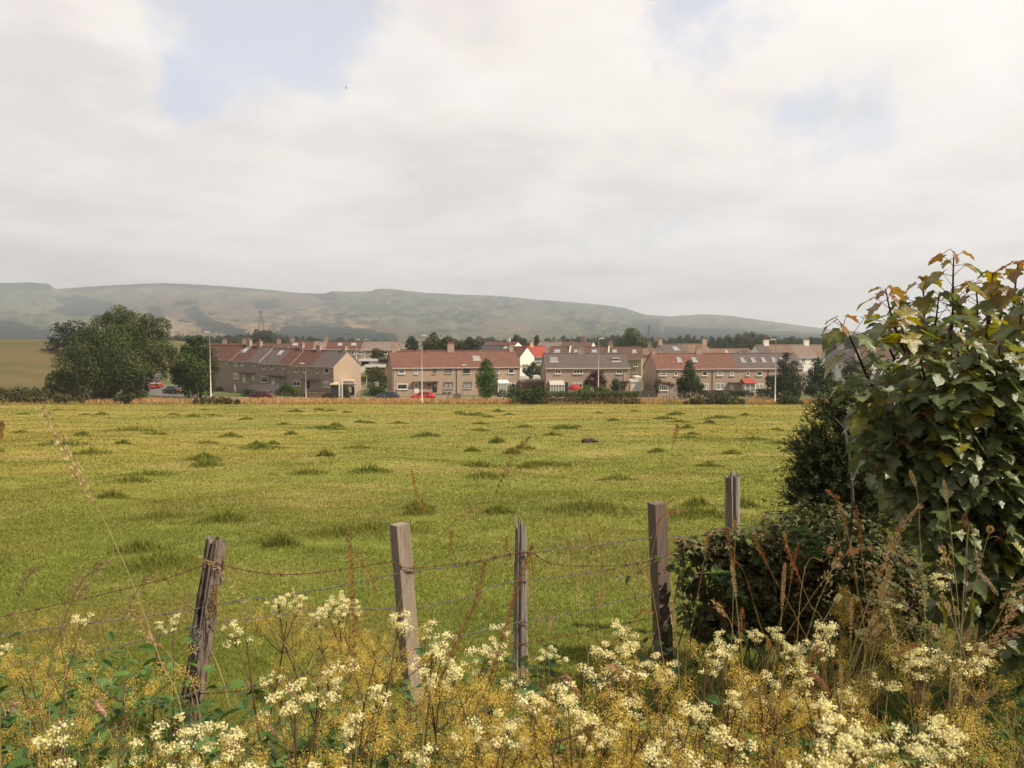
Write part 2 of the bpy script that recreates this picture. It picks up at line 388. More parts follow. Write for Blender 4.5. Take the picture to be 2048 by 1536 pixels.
class House:
    def __init__(s, name, label, cat, uL, Y, yaw, he, hr, D=7.0, uR=None, L=None, zb=0.0, group=None, zoom=None):
        """front wall starts under photo column uL at distance Y and runs right at angle yaw"""
        s.yaw = R(yaw); s.d = np.array([math.cos(s.yaw), math.sin(s.yaw)]); s.he = he; s.hr = hr; s.D = D; s.zoom = zoom
        s.o = np.array([(uL - CX) / FPX * (Y * cp + (E - zb - 3) * sp), Y, zb])
        s.L = L if L else s.ux(uR)
        s.root = empty(name, label, cat, s.o, s.yaw, group)
        s.walls = MB()
    def ux(s, u, z=3.0):
        k = (u - CX) / FPX; zz = s.o[2] + z - E
        # (ox + X dx) = k * ((oy + X dy) cp - zz sp)
        return (k * (s.o[1] * cp - zz * sp) - s.o[0]) / (s.d[0] - k * s.d[1] * cp)
    def vz(s, v, X):
        y = s.o[1] + X * s.d[1]; b = -(v - CY) / FPX
        return E + (-sp + b * cp) * y / (cp + b * sp) - s.o[2]
    def px(s, x, y):
        ox, oy, k = s.zoom; return ox + x / k, oy + y / k
    def rect(s, x0, x1, y0, y1):
        u0, v0 = s.px(x0, y0); u1, v1 = s.px(x1, y1)
        a, b = s.ux(u0), s.ux(u1); return a, b, s.vz(v1, (a + b) / 2), s.vz(v0, (a + b) / 2)
    def block(s, x0, x1, wall, zo=0.0, gl=None, gr=None):
        """one run of wall with gables, its floor shifted by zo"""
        he, hr, D = s.he + zo, s.hr + zo, s.D
        m = MB(); m.prism([(0, -3), (D, -3), (D, he), (D / 2, hr - .12), (0, he)], 'x', x0, x1)
        m.build('wall', wall, s.root)
        for gm, xa, xb in ((gl, x0 - .03, x0), (gr, x1, x1 + .03)):
            if gm: MB().prism([(0.002, -3), (D - .002, -3), (D - .002, he), (D / 2, hr - .14), (0.002, he)], 'x', xa, xb).build('gable_wall', gm, s.root)
    def roof(s, x0, x1, m, zo=0.0, eav=.18, fascia=None, xr=None):
        """xr=(x0r, x1r): the section's ends on the ridge when they are shifted"""
        he, hr, D = s.he + zo, s.hr + zo, s.D; t = .14; sl = (hr - he) / (D / 2)
        q = MB(); ze = he - eav * sl + .12
        prof = [(-eav, ze - t), (D / 2, hr - t), (D + eav, ze - t), (D + eav, ze), (D / 2, hr), (-eav, ze)]
        q.prism(prof, 'x', x0 + .003, x1 - .003); r = q.build('roof', m, s.root)
        rt = MB(); rt.tube([(x0 + .02, D / 2, hr + .03), (x1 - .02, D / 2, hr + .03)], .11, 6); rt.build('ridge_tiles', mat('ridge_' + m.name, tuple(c * 1.25 for c in m.node_tree.nodes['RGB'].outputs[0].default_value[:3]), .9, .2, 3), r)
        g = MB(); g.box(x0 + .01, x1 - .01, -eav - .10, -eav + .005, ze - t - .03, ze - .02); g.build('gutter', fascia or M_GUT(), r)
        return r
    def chimney(s, X, w=1.0, top=1.0, m=None, depth=.7, pots=2, y=None, zo=0.0, base=.8):
        y = s.D / 2 if y is None else y; hr = s.hr + zo; w *= .72; depth *= .8; top *= .9
        q = MB(); q.box(X - w / 2, X + w / 2, y - depth / 2, y + depth / 2, hr - base, hr + top); q.box(X - w / 2 - .06, X + w / 2 + .06, y - depth / 2 - .06, y + depth / 2 + .06, hr + top, hr + top + .12)
        c = q.build('chimney', m or W_HARL(), s.root)
        for k in range(pots):
            px_ = X + (k - (pots - 1) / 2) * w / max(pots, 1) * .8
            p = MB(); p.tube([(px_, y, hr + top + .1), (px_, y, hr + top + .35), (px_, y, hr + top + .38), (px_, y, hr + top + .55)], [.10, .085, .11, .09], 8); p.build('pot', M_POT(), c)
        fl = MB(); fl.box(X - w / 2 - .08, X + w / 2 + .08, y - depth / 2 - .35, y - depth / 2 - .01, hr - .62, hr - .50); fl.build('flashing', mat('lead_flashing', (.45, .40, .36), .6), c)
    def window(s, x0, x1, z0, z1, panes=1, frame=None, glass=None, sill=True, top=0, y=0.0, proud=.05):
        frame = frame or M_WF(); w = .085; q = MB(); a, b = y - proud, y + .02
        q.box(x0, x1, a, b, z0, z0 + w); q.box(x0, x1, a, b, z1 - w, z1); q.box(x0, x0 + w, a, b, z0 + w, z1 - w); q.box(x1 - w, x1, a, b, z0 + w, z1 - w)
        for k in range(1, panes):
            xm = x0 + (x1 - x0) * k / panes; q.box(xm - .045, xm + .045, a, b, z0 + w, z1 - w)
        if top:
            zt = z1 - (z1 - z0) * top; q.box(x0 + w, x1 - w, a - .004, b, zt - .045, zt + .045)
        o = q.build('window', frame, s.root)
        MB().box(x0 + .05, x1 - .05, a + .02, b - .005, z0 + .05, z1 - .05).build('pane', glass or M_GLASS(), o)
        if sill: MB().box(x0 - .12, x1 + .12, a - .10, b, z0 - .12, z0 - .004).build('sill', M_SILL(), o)
        return o
    def wpx(s, x0, x1, y0, y1, panes=1, frame=None, glass=None, **k):
        a, b, z0, z1 = s.rect(x0, x1, y0, y1); return s.window(a, b, z0, z1, panes, frame, glass, **k)
    def door(s, x0, x1, z0, z1, m, glaz=True):
        q = MB(); q.box(x0, x1, -.05, .02, z0, z1); q.box(x0 + .10, x1 - .10, -.07, -.048, z0 + .15, z0 + .75)
        o = q.build('door', m, s.root)
        if glaz: MB().box(x0 + .16, x1 - .16, -.066, -.045, z0 + 1.0, z1 - .2).build('pane', M_CURT(), o)
        MB().box(x0 + .08, x0 + .13, -.11, -.05, z0 + .95, z0 + 1.08).build('handle', mat('brass', (.5, .38, .15), .4, metal=1), o)
    def dpx(s, x0, x1, y0, y1, m, **k):
        a, b, z0, z1 = s.rect(x0, x1, y0, y1); s.door(a, b, z0, z1, m, **k)
    def canopy(s, x0, x1, z, m=None, out=.75):
        MB().box(x0, x1, -out, .01, z, z + .14).build('canopy', m or mat('concrete_canopy', (.13, .10, .085), .9, .15, 2), s.root)
    def cpx(s, x0, x1, y0, m=None):
        a, b, z0, z1 = s.rect(x0, x1, y0 + 4, y0); s.canopy(a, b, z0, m)
    def pipe(s, X, m=None, z1=None, zo=0):
        MB().tube([(X, -.07, 0 + zo), (X, -.07, (z1 or s.he) + zo)], .05, 6).build('downpipe', m or M_GUT(), s.root)
    def skylight(s, X, w=.8, f=.45, hgt=1.0, m=None, zo=0, open_=False):
        """roof window on the front slope, f = share of the slope from the eaves"""
        he, hr = s.he + zo, s.hr + zo; sl = (hr - he) / (s.D / 2); n = math.hypot(1, sl)
        def pt(X, q, o): # q along the slope in m from the eaves, o off the slope
            return (X, q / n - o * sl / n, he + .05 + q * sl / n + o / n)
        q0 = f * math.hypot(s.D / 2, hr - he); q = MB()
        def slab(xa, xb, qa, qb, oa, ob):
            V = [pt(xa, qa, oa), pt(xb, qa, oa), pt(xb, qb, oa), pt(xa, qb, oa), pt(xa, qa, ob), pt(xb, qa, ob), pt(xb, qb, ob), pt(xa, qb, ob)]
            q.add(V, np.array([[0,3,2,1],[4,5,6,7],[0,1,5,4],[1,2,6,5],[2,3,7,6],[3,0,4,7]]))
        for r in ((X - w/2, X + w/2, q0, q0 + .09), (X - w/2, X + w/2, q0 + hgt - .09, q0 + hgt), (X - w/2, X - w/2 + .08, q0 + .09, q0 + hgt - .09), (X + w/2 - .08, X + w/2, q0 + .09, q0 + hgt - .09)): slab(*r, -.05, .10)
        if open_: slab(X - w/2, X + w/2, q0 + hgt * .3, q0 + hgt * .55, .2, .28)
        o = q.build('skylight', mat('grey_frame', (.30, .27, .25), .5), s.root)
        q = MB(); slab(X - w/2 + .06, X + w/2 - .06, q0 + .07, q0 + hgt - .07, -.02, .075); q.build('pane', m or mat('sky_glass', (.62, .66, .70), .04, metal=.9), o)
        q = MB(); slab(X - w/2 - .1, X + w/2 + .1, q0 - .25, q0 - .01, -.03, .06); q.build('apron', mat('lead_flashing'), o)
def leafy(name, blobs, n, size, col, mtl, parent=None, var=.45, thick=.5, col2=None, flat=1.0):
    """foliage scattered through overlapping lobes: blobs = rows of x, y, z, r"""
    B = np.asarray(blobs, float); wgt = B[:, 3] ** 2; k = rng.choice(len(B), n, p=wgt / wgt.sum())
    d = unit(rng.normal(size=(n, 3))); d[:, 2] = np.abs(d[:, 2]) * np.where(rng.random(n) < .72, 1, -1)
    # twig clusters: directions snapped near a few bundles per lobe give lumps and gaps
    nb = 26; bun = unit(rng.normal(size=(len(B), nb, 3))); bl = rng.random((len(B), nb))
    q = rng.integers(0, nb, n); snap = rng.random(n) < .72
    d = np.where(snap[:, None], unit(bun[k, q] + rng.normal(size=(n, 3)) * .23), d)
    rr = (1 - thick * rng.random(n) ** 1.6) * (.9 + .2 * bl[k, q])
    cen = B[k, :3] + d * (B[k, 3] * rr)[:, None] * np.array([1, 1, flat])
    nor = unit(d * .8 + rng.normal(size=(n, 3)) * .55 + np.array([0, 0, .35]))
    V, F = leaf_quads(cen, nor, size * (.6 + .8 * rng.random(n)))
    tone = (1 - var / 2 + var * bl[k, q]) * (.8 + .4 * rng.random(n))
    base = np.asarray(col, float); c = np.tile(base, (n, 1))
    if col2 is not None: c = mixc(c, np.asarray(col2, float), rng.random(n) * bl[k, q])
    c = c * tone[:, None]
    return nm(name, V, F, mtl, parent, np.repeat(c, 4, 0))

# ---- terrace of four homes, front square to the camera (photo columns 785-1040)
H = House('terraced_house', 'brown terrace under one red tiled roof, behind the cypress and the bright red car', 'terrace', 785.3, 140, 17, 5.12, 7.95, uR=1040, zoom=(700, 640, 5.689))
H.block(0, H.L, W_HARL()); H.roof(-.15, H.ux(908), R_RED()); H.roof(H.ux(908), H.L + .15, R_RED(), fascia=M_GUT())
for r in ((553, 625, 558, 612), (735, 770, 558, 612)): H.wpx(*r, glass=M_BLIND())
for r in ((945, 982, 556, 608), (1085, 1155, 555, 605), (1287, 1363, 552, 606)): H.wpx(*r, frame=M_BF(), glass=M_BLIND() if r[0] < 1200 else None)
for r in ((1665, 1695, 555, 607), (1800, 1865, 553, 606)): H.wpx(*r)
H.wpx(537, 652, 720, 788, top=.2); H.wpx(1065, 1172, 707, 778, frame=M_BF(), top=.2, panes=2, glass=M_CURT()); H.wpx(1283, 1383, 705, 778, frame=M_BF(), top=.25, glass=M_CURT()); H.wpx(1790, 1880, 707, 770, top=.25, panes=2)
H.wpx(806, 838, 724, 748, sill=False); H.wpx(880, 915, 722, 746, frame=M_BF(), sill=False)
H.dpx(728, 780, 712, 833, mat('white_door', (.72, .70, .68), .5)); H.dpx(940, 990, 710, 823, mat('brown_door', (.045, .026, .022), .5)); H.cpx(708, 1005, 706)
H.pipe(H.ux(788)); H.pipe(H.ux(913), M_DPIPE()); H.pipe(H.ux(1037))
H.chimney(.75, 1.1, .9, pots=1); H.chimney(H.ux(910), 1.7, 1.3, pots=3); H.chimney(H.L - .7, 1.1, 1.0, pots=1)
H.skylight(H.ux(958), 1.4, .42, 1.1, mat('net_curtain_glass'))
x0, x1 = H.ux(992), H.ux(1014)
q = MB(); q.box(x0, x1, -1.5, -1.42, 0, .5)
for k in range(5): xx = x0 + (x1 - x0) * k / 4; q.box(xx - .05, xx + .05, -1.5, -1.42, .5, 2.15); q.box(xx - .05, xx + .05, -1.42, -.05, 2.2 + 0, 2.28)
q.prism([(-1.55, 2.12), (.02, 2.62), (.02, 2.72), (-1.55, 2.22)], 'x', x0 - .05, x1 + .05)
po = q.build('porch', M_WF(), H.root); MB().box(x0 + .05, x1 - .05, -1.47, -1.45, .5, 2.15).build('pane', M_CURT(), po)
HB = H
# ---- semi with the ribbed grey roof (1091-1258)
H = House('semi_detached_house', 'brown semi-detached pair, ribbed grey roof and white glazed porch, behind the clipped hedge', 'house pair', 1091.6, 140, 4, 5.1, 7.6, uR=1258.6, zoom=(980, 640, 5.689))
H.block(0, H.L, W_HARL()); H.roof(-.12, H.L + .12, R_GREY(), fascia=mat('white_fascia', (.66, .60, .55), .6))
for x0, x1, n in ((740, 803, 2), (953, 1053, 3), (1187, 1285, 3), (1437, 1500, 2)): H.wpx(x0, x1, 562, 612, n)
H.wpx(935, 1050, 710, 772, 3, top=.25); H.wpx(1250, 1306, 706, 762, 2); H.cpx(1482, 1592, 700)
H.dpx(1500, 1540, 712, 800, mat('brown_door'))
H.pipe(H.ux(1092.5)); H.pipe(H.L - 1.0)
H.chimney(H.ux(1167), 1.5, .9, pots=2); H.skylight(H.ux(1110), 1.4, .40, 1.3, mat('dusty_glass', (.26, .22, .20), .3, spec=.4)); H.skylight(H.ux(1235.5), 1.4, .42, 1.2, M_GLASS(), open_=True)
x0, x1 = H.ux(1098), H.ux(1126.5)
q = MB(); q.box(x0, x1, -1.8, -1.72, 0, .55); q.box(x0, x0 + .08, -1.72, -.05, 0, .55); q.box(x1 - .08, x1, -1.72, -.05, 0, .55)
for k in range(6):
    xx = x0 + .05 + (x1 - x0 - .1) * k / 5; q.box(xx - .06, xx + .06, -1.8, -1.72, .55, 2.2)
    q.prism([(-1.85, 2.24), (.02, 2.86), (.02, 2.94), (-1.85, 2.32)], 'x', xx - .04, xx + .04)
q.box(x0 - .06, x1 + .06, -1.88, -1.70, 2.16, 2.28)
po = q.build('porch', M_WF(), H.root); MB().box(x0 + .06, x1 - .06, -1.77, -1.75, .55, 2.16).build('pane', M_CURT(), po)
MB().prism([(-1.80, 2.255), (.0, 2.855), (.0, 2.885), (-1.80, 2.285)], 'x', x0, x1).build('porch_roof', mat('polycarbonate_roof', (.50, .44, .42), .5), po)
for u in (1131, 1134.3):
    X = H.ux(u); MB().box(X - .17, X + .17, -.08, .0, .2, 2.55).build('shutter', mat('dark_green_paint', (.035, .05, .04), .7), H.root)
HC = H
# ---- terrace with lichen-spotted red roof and grey end (1312-1600)
H = House('terraced_house', 'brown terrace with lichen-spotted red roof turning grey at right, creeper on its left', 'terrace', 1312.3, 140, 9, 4.95, 7.55, uR=1606, zoom=(1260, 640, 6.02))
xs = H.ux(1475)
H.block(0, H.L, W_HARL()); H.roof(-.12, H.ux(1394), R_MOSS()); H.roof(H.ux(1394), xs, R_RED()); H.roof(xs, H.L + .1, R_GREY(), fascia=mat('white_fascia'))
for x0, x1 in ((368, 437), (533, 568), (870, 928), (1048, 1115), (1205, 1250), (1398, 1432), (1527, 1588)): H.wpx(x0, x1, 620, 670, glass=M_CURT() if x0 in (1048, 1205) else None, top=.45 if x0 == 368 else 0)
H.wpx(355, 457, 788, 848, 4); H.wpx(872, 945, 765, 836, 3, glass=M_CURT()); H.wpx(1033, 1143, 760, 836, 2, glass=M_CURT()); H.wpx(1270, 1302, 772, 800, sill=False); H.wpx(1510, 1608, 762, 822, 2, top=.3, glass=M_CURT())
H.dpx(533, 572, 786, 856, mat('grey_door', (.32, .30, .30), .5)); H.dpx(1207, 1247, 772, 845, mat('white_door')); H.cpx(1183, 1335, 758)
H.pipe(H.ux(1424.5), mat('dark_red_pipe', (.10, .03, .025), .6)); H.pipe(H.ux(1536), mat('dark_red_pipe')); H.pipe(.2, M_DPIPE())
H.chimney(.6, 1.0, .75, pots=1); H.chimney(H.ux(1412), 1.5, 1.1, pots=3); H.chimney(H.ux(1521), 1.1, .5, pots=1, y=5.0)
for u in (1366, 1396.5): H.skylight(H.ux(u, 6), .85, .45, 1.15)
for u in (1494, 1515, 1536, 1557, 1574): H.skylight(H.ux(u, 6), .75, .42, 1.15)
x0, x1 = H.ux(1484), H.ux(1505)
q = MB(); q.box(x0, x1, -1.2, .01, 0, .75)
bay = q.build('bay', W_HARL2(), H.root)
q = MB()
for xx in (x0 + .06, (x0 + x1) / 2, x1 - .06): q.box(xx - .07, xx + .07, -1.2, -1.08, .75, 2.1)
q.box(x0, x1, -1.21, -1.07, 2.1, 2.26); q.box(x0, x1, -1.22, -1.07, .74, .88); q.box(x0, x0 + .1, -1.07, 0, .75, 2.2); q.box(x1 - .1, x1, -1.07, 0, .75, 2.2); q.build('window_frame', M_WF(), bay)
MB().box(x0 + .1, x1 - .1, -1.14, -1.12, .8, 2.1).build('pane', M_CURT(), bay)
MB().prism([(-1.4, 2.27), (.02, 3.0), (.02, 3.12), (-1.4, 2.39)], 'x', x0 - .15, x1 + .15).build('roof', R_BRIGHT(), bay)
HD = H
m_leaf = mat('leaves', attr=True, rough=.6, transl=.28, spec=.25)
# creeper on its left home
iv = []
for x, y, r in ((330, 730, .55), (315, 790, .6), (325, 840, .5), (370, 745, .4), (420, 760, .45), (470, 770, .45), (510, 780, .4), (320, 860, .5)):
    X = H.ux(H.px(x, y)[0]); iv.append((X, -.12, H.vz(H.px(x, y)[1], X), r))
leafy('creeper', iv, 1500, .17, (.10, .070, .035), m_leaf, H.root, flat=1.0, thick=.8)
# ---- stepped terrace on the left, gable turned to the light (581-722)
H = House('terraced_house', 'stepped brown terrace with red and grey roofs, its sunlit end gable beside the shed', 'terrace', 436, 172, -31, 5.5, 8.2, L=45, zoom=(380, 600, 5.39))
# shift so that the near front corner falls at column 667, distance 138
cor = np.array([(667 - CX) / FPX * (138 * cp + 6.8 * sp), 138.0]); Xn = 46.0
H.o[:2] = cor - H.d * Xn; H.L = Xn; H.root.location = H.o
def xa(u): return H.ux(u, 4)
B1, B2, B3, B4 = xa(581), xa(518), xa(462), xa(426)
def zoff(v, X): return H.vz(v, X) - 5.5
z1 = zoff(733.2, Xn); z2 = zoff(728.3, B1); z3 = zoff(723.0, B2); z4 = z3 + .25
print('STEPS', z1, z2, z3, z4, B1, B2, B3, B4)
H.block(B1, Xn, W_HARL2(), z1, gr=W_SUN()); H.block(B2, B1 - .02, W_HARL2(), z2); H.block(B3, B2 - .02, W_HARL2(), z3); H.block(B4, B3 - .02, W_HARL2(), z4)
m1 = xa(624); H.roof(m1, Xn + .1, R_GREY(), z1); H.roof(B1, m1, R_RED2(), z1)
m2 = xa(556); H.roof(m2, B1, R_RED2(), z2); H.roof(B2, m2, R_GREY(), z2)
m3 = xa(494); H.roof(m3, B2, R_GREY(), z3); H.roof(B3, m3, R_RED2(), z3); H.roof(B4 - 6, B3, R_RED2(), z4)
for x0, x1, y0, y1, n in ((1120, 1166, 730, 780, 2), (1228, 1250, 730, 782, 1), (1362, 1386, 733, 786, 1), (1452, 1502, 735, 788, 1), (1112, 1186, 865, 925, 2), (1440, 1508, 875, 940, 3),
        (780, 826, 693, 745, 2), (872, 900, 696, 745, 1), (1002, 1026, 698, 745, 1), (768, 838, 822, 886, 1), (475, 516, 662, 710, 2), (552, 580, 665, 710, 1), (683, 706, 670, 713, 1), (470, 528, 785, 850, 3), (392, 408, 645, 685, 1)):
    H.wpx(x0, x1, y0, y1, n, top=.3 if y0 > 780 else 0, glass=M_CURT() if n == 3 or x0 in (475, 552) else None)
H.cpx(1225, 1400, 862); H.cpx(845, 1042, 822); H.cpx(545, 705, 792)
H.dpx(1245, 1290, 875, 950, mat('brown_door')); H.dpx(880, 915, 838, 925, mat('white_door')); H.dpx(570, 598, 806, 890, mat('white_door')); H.dpx(672, 692, 806, 868, mat('white_door'))
for X, zo in ((B1 + .1, z1), (B2 + .1, z2), (B3 + .1, z3)): H.pipe(X, M_GUT(), zo=zo)
H.chimney(Xn - .6, 1.1, .7, W_SUN(), pots=0, zo=z1); H.chimney(xa(610), 1.3, .9, pots=1, zo=z1); H.chimney(B1 - .6, 1.0, 1.0, pots=1, zo=z2); H.chimney(xa(491), 1.3, 1.0, pots=2, zo=z3); H.chimney(xa(470), 1.3, 1.0, pots=1, zo=z4)
H.skylight(xa(541), .9, .62, 1.1, zo=z2); H.skylight(xa(470), 1.1, .62, 1.3, zo=z3)
HA = H

# ---- homes further back; ridge v, eaves v and the columns come from the photo
def back(label, uL, uR, Y, vr, ve, wall, secs, yaw=0, chim=(), gl=None, gr=None, wins=(), sky=(), D=7.5, base=5.2, kind='house', chm=None, grp=None, fascia=None):
    zr = P(1024, vr, Y + D / 2)[2]; ze = P(1024, ve, Y)[2]
    hr = zr - (ze - base); zb = ze - base
    h_ = House('terraced_house' if kind == 'terrace' else 'house', label, kind, uL, Y, yaw, base, hr, D=D, uR=uR, zb=zb, group=grp)
    h_.block(0, h_.L, wall, gl=gl, gr=gr)
    pr = -.1
    for k, (u1, rm) in enumerate(secs):
        x1 = h_.L + .1 if u1 is None else h_.ux(u1, base + 1); h_.roof(pr, x1, rm, fascia=fascia); pr = x1
    for u, w, t in chim: h_.chimney(h_.ux(u, base + 2), w, t, chm or wall, pots=2)
    for u, v, w, hh, n in wins:
        X = h_.ux(u); z = h_.vz(v, X); s = pxm(Y); h_.window(X - w * s / 2, X + w * s / 2, z - hh * s / 2, z + hh * s / 2, n, proud=.06)
    for u, w in sky: h_.skylight(h_.ux(u, base + 1.5), w, .5, 1.1)
    return h_
back('long red roofed terrace furthest back on the left, above the grey stepped roofs', 405, 572, 205, 687, 699, W_HARL2(), [(470, R_RED2()), (None, R_RED2())], 0, ((438, 1.4, .9), (479, 1.6, 1.1), (489, 1.6, .8), (549, 1.3, 1.0)), base=5.5, kind='terrace')
back('brown back terrace with red, grey and red roofs and a grey left gable', 577, 722, 186, 683, 699, W_HARL2(), [(625, R_RED2()), (651, R_GBR()), (None, R_RED2())], 6, ((579, 1.3, .7), (648, 1.3, .9)),
     wins=((705, 706, 7, 6, 1), (720.5, 705, 7, 6, 1)), sky=((587, 1.2), (678, 1.0), (706, 1.2)), kind='terrace')
back('brown house with a grey brown roof behind the two flat garages', 724, 796, 190, 683.5, 699.5, W_HARL2(), [(None, R_GBR())], 4, ((795, 1.2, .8),), wins=((745, 706, 6, 6, 1), (772, 705.5, 7, 6, 1)), fascia=mat('white_fascia'))
# three white-gabled roofs in a stagger
back('white house with a red brown roof, furthest of three staggered white gables', 962, 1026, 260, 683.5, 694, W_WHITE(), [(985, R_DKBR()), (None, R_RED2())], -26, ((1007, 1.3, 1.2),), gr=W_WHITE(), base=5.2)
back('cream gabled house with a dark slate roof, middle of the three staggered gables', 940, 1011, 215, 690.5, 703, W_CREAM(), [(None, R_DARK())], -26, (), gr=W_CREAM(), sky=((1003, .9),))
back('tall white gabled house with a short red brown roof right of the red terrace roof', 1005, 1040, 178, 693.5, 713, W_WHITE(), [(None, R_RED2())], -30, (), gr=W_WHITE(), base=6.5, D=6.5)
# long terrace behind the grey semi
hh = back('pale blue rendered house with a bright red roof', 1049, 1093, 182, 692.5, 713.5, W_BLUE(), [(None, R_BRIGHT())], 3, ((1066, 1.1, .9),), wins=((1059, 719.5, 7, 6, 2), (1079, 719.5, 7, 6, 2)), chm=W_CREAM())
tr = back('long dark roofed terrace behind the grey semi, its cream gable by the white garage', 1096, 1283, 172, 693.5, 717, W_OLIVE(), [(1135, R_DKBR()), (1168, R_GREY()), (1212, R_DKBR()), (None, R_DKBR())], -10,
     ((1139, 1.3, 1.0), (1219, 1.3, 1.0), (1299, 1.2, .8)), gr=W_CREAM(), wins=((1271, 729.5, 8, 7, 2), (1270, 748.5, 8, 6, 2)), sky=((1112, 1.3), (1151, 1.0), (1187, 1.1), (1228, .9), (1268, .8)), kind='terrace', D=8, base=6.2)
for u in (1137.5, 1216): # party walls standing proud of the roof
    X = tr.ux(u, 7); sl = (tr.hr - tr.he) / 4
    MB().prism([(-.3, tr.he - .1), (4, tr.hr + .06), (8.3, tr.he - .1), (8.3, tr.he + .25), (4, tr.hr + .38), (-.3, tr.he + .25)], 'x', X - .16, X + .16).build('parapet', mat('pale_coping', (.55, .48, .42), .9), tr.root)
back('dark brown terrace at the back with two dark chimneys and a small white gable', 1072, 1180, 232, 683.5, 696, W_WHITE(), [(1118, R_GBR()), (None, R_DKBR())], -20, ((1101, 1.5, 1.2), (1160, 2.0, 1.3)), gr=W_WHITE(), chm=W_HARL2(), kind='terrace')
back('low tan roof with a pale gable tip just right of the small white gable', 1186, 1208, 240, 695, 703, W_WHITE(), [(None, R_DKBR())], -20, (), gr=W_WHITE())
back('long low tan roof behind the cream gable', 1232, 1336, 225, 697.5, 709, W_HARL(), [(None, R_TAN())], 0, (), kind='terrace')
back('house with a grey and tan roof and two tall chimneys, pale grey left gable', 1336, 1430, 172, 688.5, 712, W_HARL(), [(1385, R_GREY()), (None, R_TAN())], 22, ((1338.5, 1.3, 1.0), (1428, 1.5, 1.1)), gl=mat('grey_render', (.46, .45, .42), .9), sky=((1363, 1.3),), base=5.6)
back('long tan roof behind the lichen-spotted terrace', 1424, 1506, 195, 697.5, 713, W_HARL(), [(None, R_TAN())], 0, (), sky=((1458, .7), (1487, .7)), kind='terrace')
back('small white gable tip with a dark roof beside the long tan roof', 1504, 1526, 185, 700.5, 713, W_WHITE(), [(None, R_DKBR())], 25, (), gl=W_WHITE())
hh = back('white terrace with grey and tan roof and two chimneys above the garden trees', 1527, 1662, 172, 690, 715, W_WHITE(), [(1552, R_GREY()), (1599, R_TAN()), (1636, R_GBR()), (None, R_TAN())], 12,
     ((1549.5, 1.7, 1.1), (1631.5, 1.7, 1.1)), gl=W_WHITE(), wins=((1590.5, 721.5, 8, 8.5, 1), (1606.5, 721, 8.5, 8, 2), (1625, 721.5, 8, 8, 1), (1622, 740, 9, 5.5, 2), (1642, 739, 6, 6, 1), (1576, 721, 7, 8, 1)), kind='terrace', base=6.0)
X0, X1 = hh.ux(1586), hh.ux(1610); MB().box(X0, X1, -1.0, .01, 1.6, 3.1).build('lean_to', mat('grey_render'), hh.root)
# white cottage on the right with slate roof
hh = back('white rendered cottage with dark slate roof, grey chimney and a wide side gable', 1652, 1711, 158, 697, 726.5, mat('white_cottage_render', (.74, .74, .74), .9, .04, 1.5, .1), [(1672, R_DARK()), (None, R_DARK())], -16, ((1686, 1.9, 1.0),), gr=mat('white_cottage_render'),
     wins=((1660, 733.5, 6, 8, 2), (1679.5, 733.5, 6.5, 8, 2), (1680, 757, 9, 6, 3)), chm=mat('grey_render'), D=9.5, base=6.2)
hh.pipe(hh.ux(1668), M_DPIPE())
back('dark roofed house with a skylight half hidden right of the white cottage', 1724, 1790, 185, 694, 716, W_WHITE(), [(None, R_DKBR())], -8, ((1781, 1.4, 1.0),), wins=((1757, 724, 5, 6, 1), (1775, 722, 6, 5, 1)), sky=((1747, .9),))
back('dark roofed white house behind the sycamore', 1790, 1880, 190, 704, 722, W_WHITE(), [(None, R_DKBR())], 0, ((1840, 1.4, .9),), wins=((1800, 730, 7, 7, 2),))
back('grey roofed house glimpsed behind the trees left of the stepped terrace chimneys', 796, 846, 260, 687, 697, W_HARL2(), [(None, R_GBR())], 10, ())

# ------------------------------------------------------------------ garages, sheds, walls
def bx(name, label, cat, u0, u1, v0, v1, Y, depth, m, fascia=None, door=None, roofm=None, group=None, fh=.35):
    a = P(u0, v1, Y); b = P(u1, v0, Y); w = b[0] - a[0]; hgt = b[2] - a[2]
    r = empty(name, label, cat, a, 0, group)
    MB().box(0, w, 0, depth, -1.5, hgt - fh).build('wall', m, r)
    MB().box(-.12, w + .12, -.12, depth + .1, hgt - fh + .002, hgt).build('roof', roofm or fascia or m, r)
    if fascia: MB().box(-.14, w + .14, -.16, -.121, hgt - fh - .02, hgt + .02).build('fascia', fascia, r)
    if door:
        x0, x1, hd, dm = door; q = MB(); q.box(w * x0, w * x1, -.05, -.004, 0, hgt * hd)
        for k in range(1, 5): q.box(w * x0 + .03, w * x1 - .03, -.066, -.05, hgt * hd * k / 5 - .02, hgt * hd * k / 5 + .02)
        q.build('door', dm, r)
    return r
m_brick = mat('brown_brick', (.19, .105, .078), .95, .3, 5, .3)
bx('garage', 'flat roofed brown brick garage with a dark open door, beside the grey semi', 'garage', 1041, 1091, 761, 790, 143, 6, m_brick, mat('brick_coping', (.27, .19, .16), .9), (.46, .92, .62, mat('painted_opening_shade', (.012, .011, .012), .9)))  # near-black panel: shade inside the open doorway put in as colour
bx('garage', 'white garage with a white up-and-over door between the grey semi and the ivy terrace', 'garage', 1260, 1283.5, 760, 787, 142, 5, W_WHITE(), mat('white_paint', (.80, .77, .74), .6), (.08, .86, .82, mat('garage_door_white', (.74, .71, .72), .5)))
bx('garage', 'flat roofed garage with a wide white fascia behind the stepped terrace gable', 'garage', 731, 771, 729, 742, 160, 6, m_brick, mat('white_paint'), roofm=mat('felt_roof', (.12, .115, .12), .9, .1, 2), fh=.55)
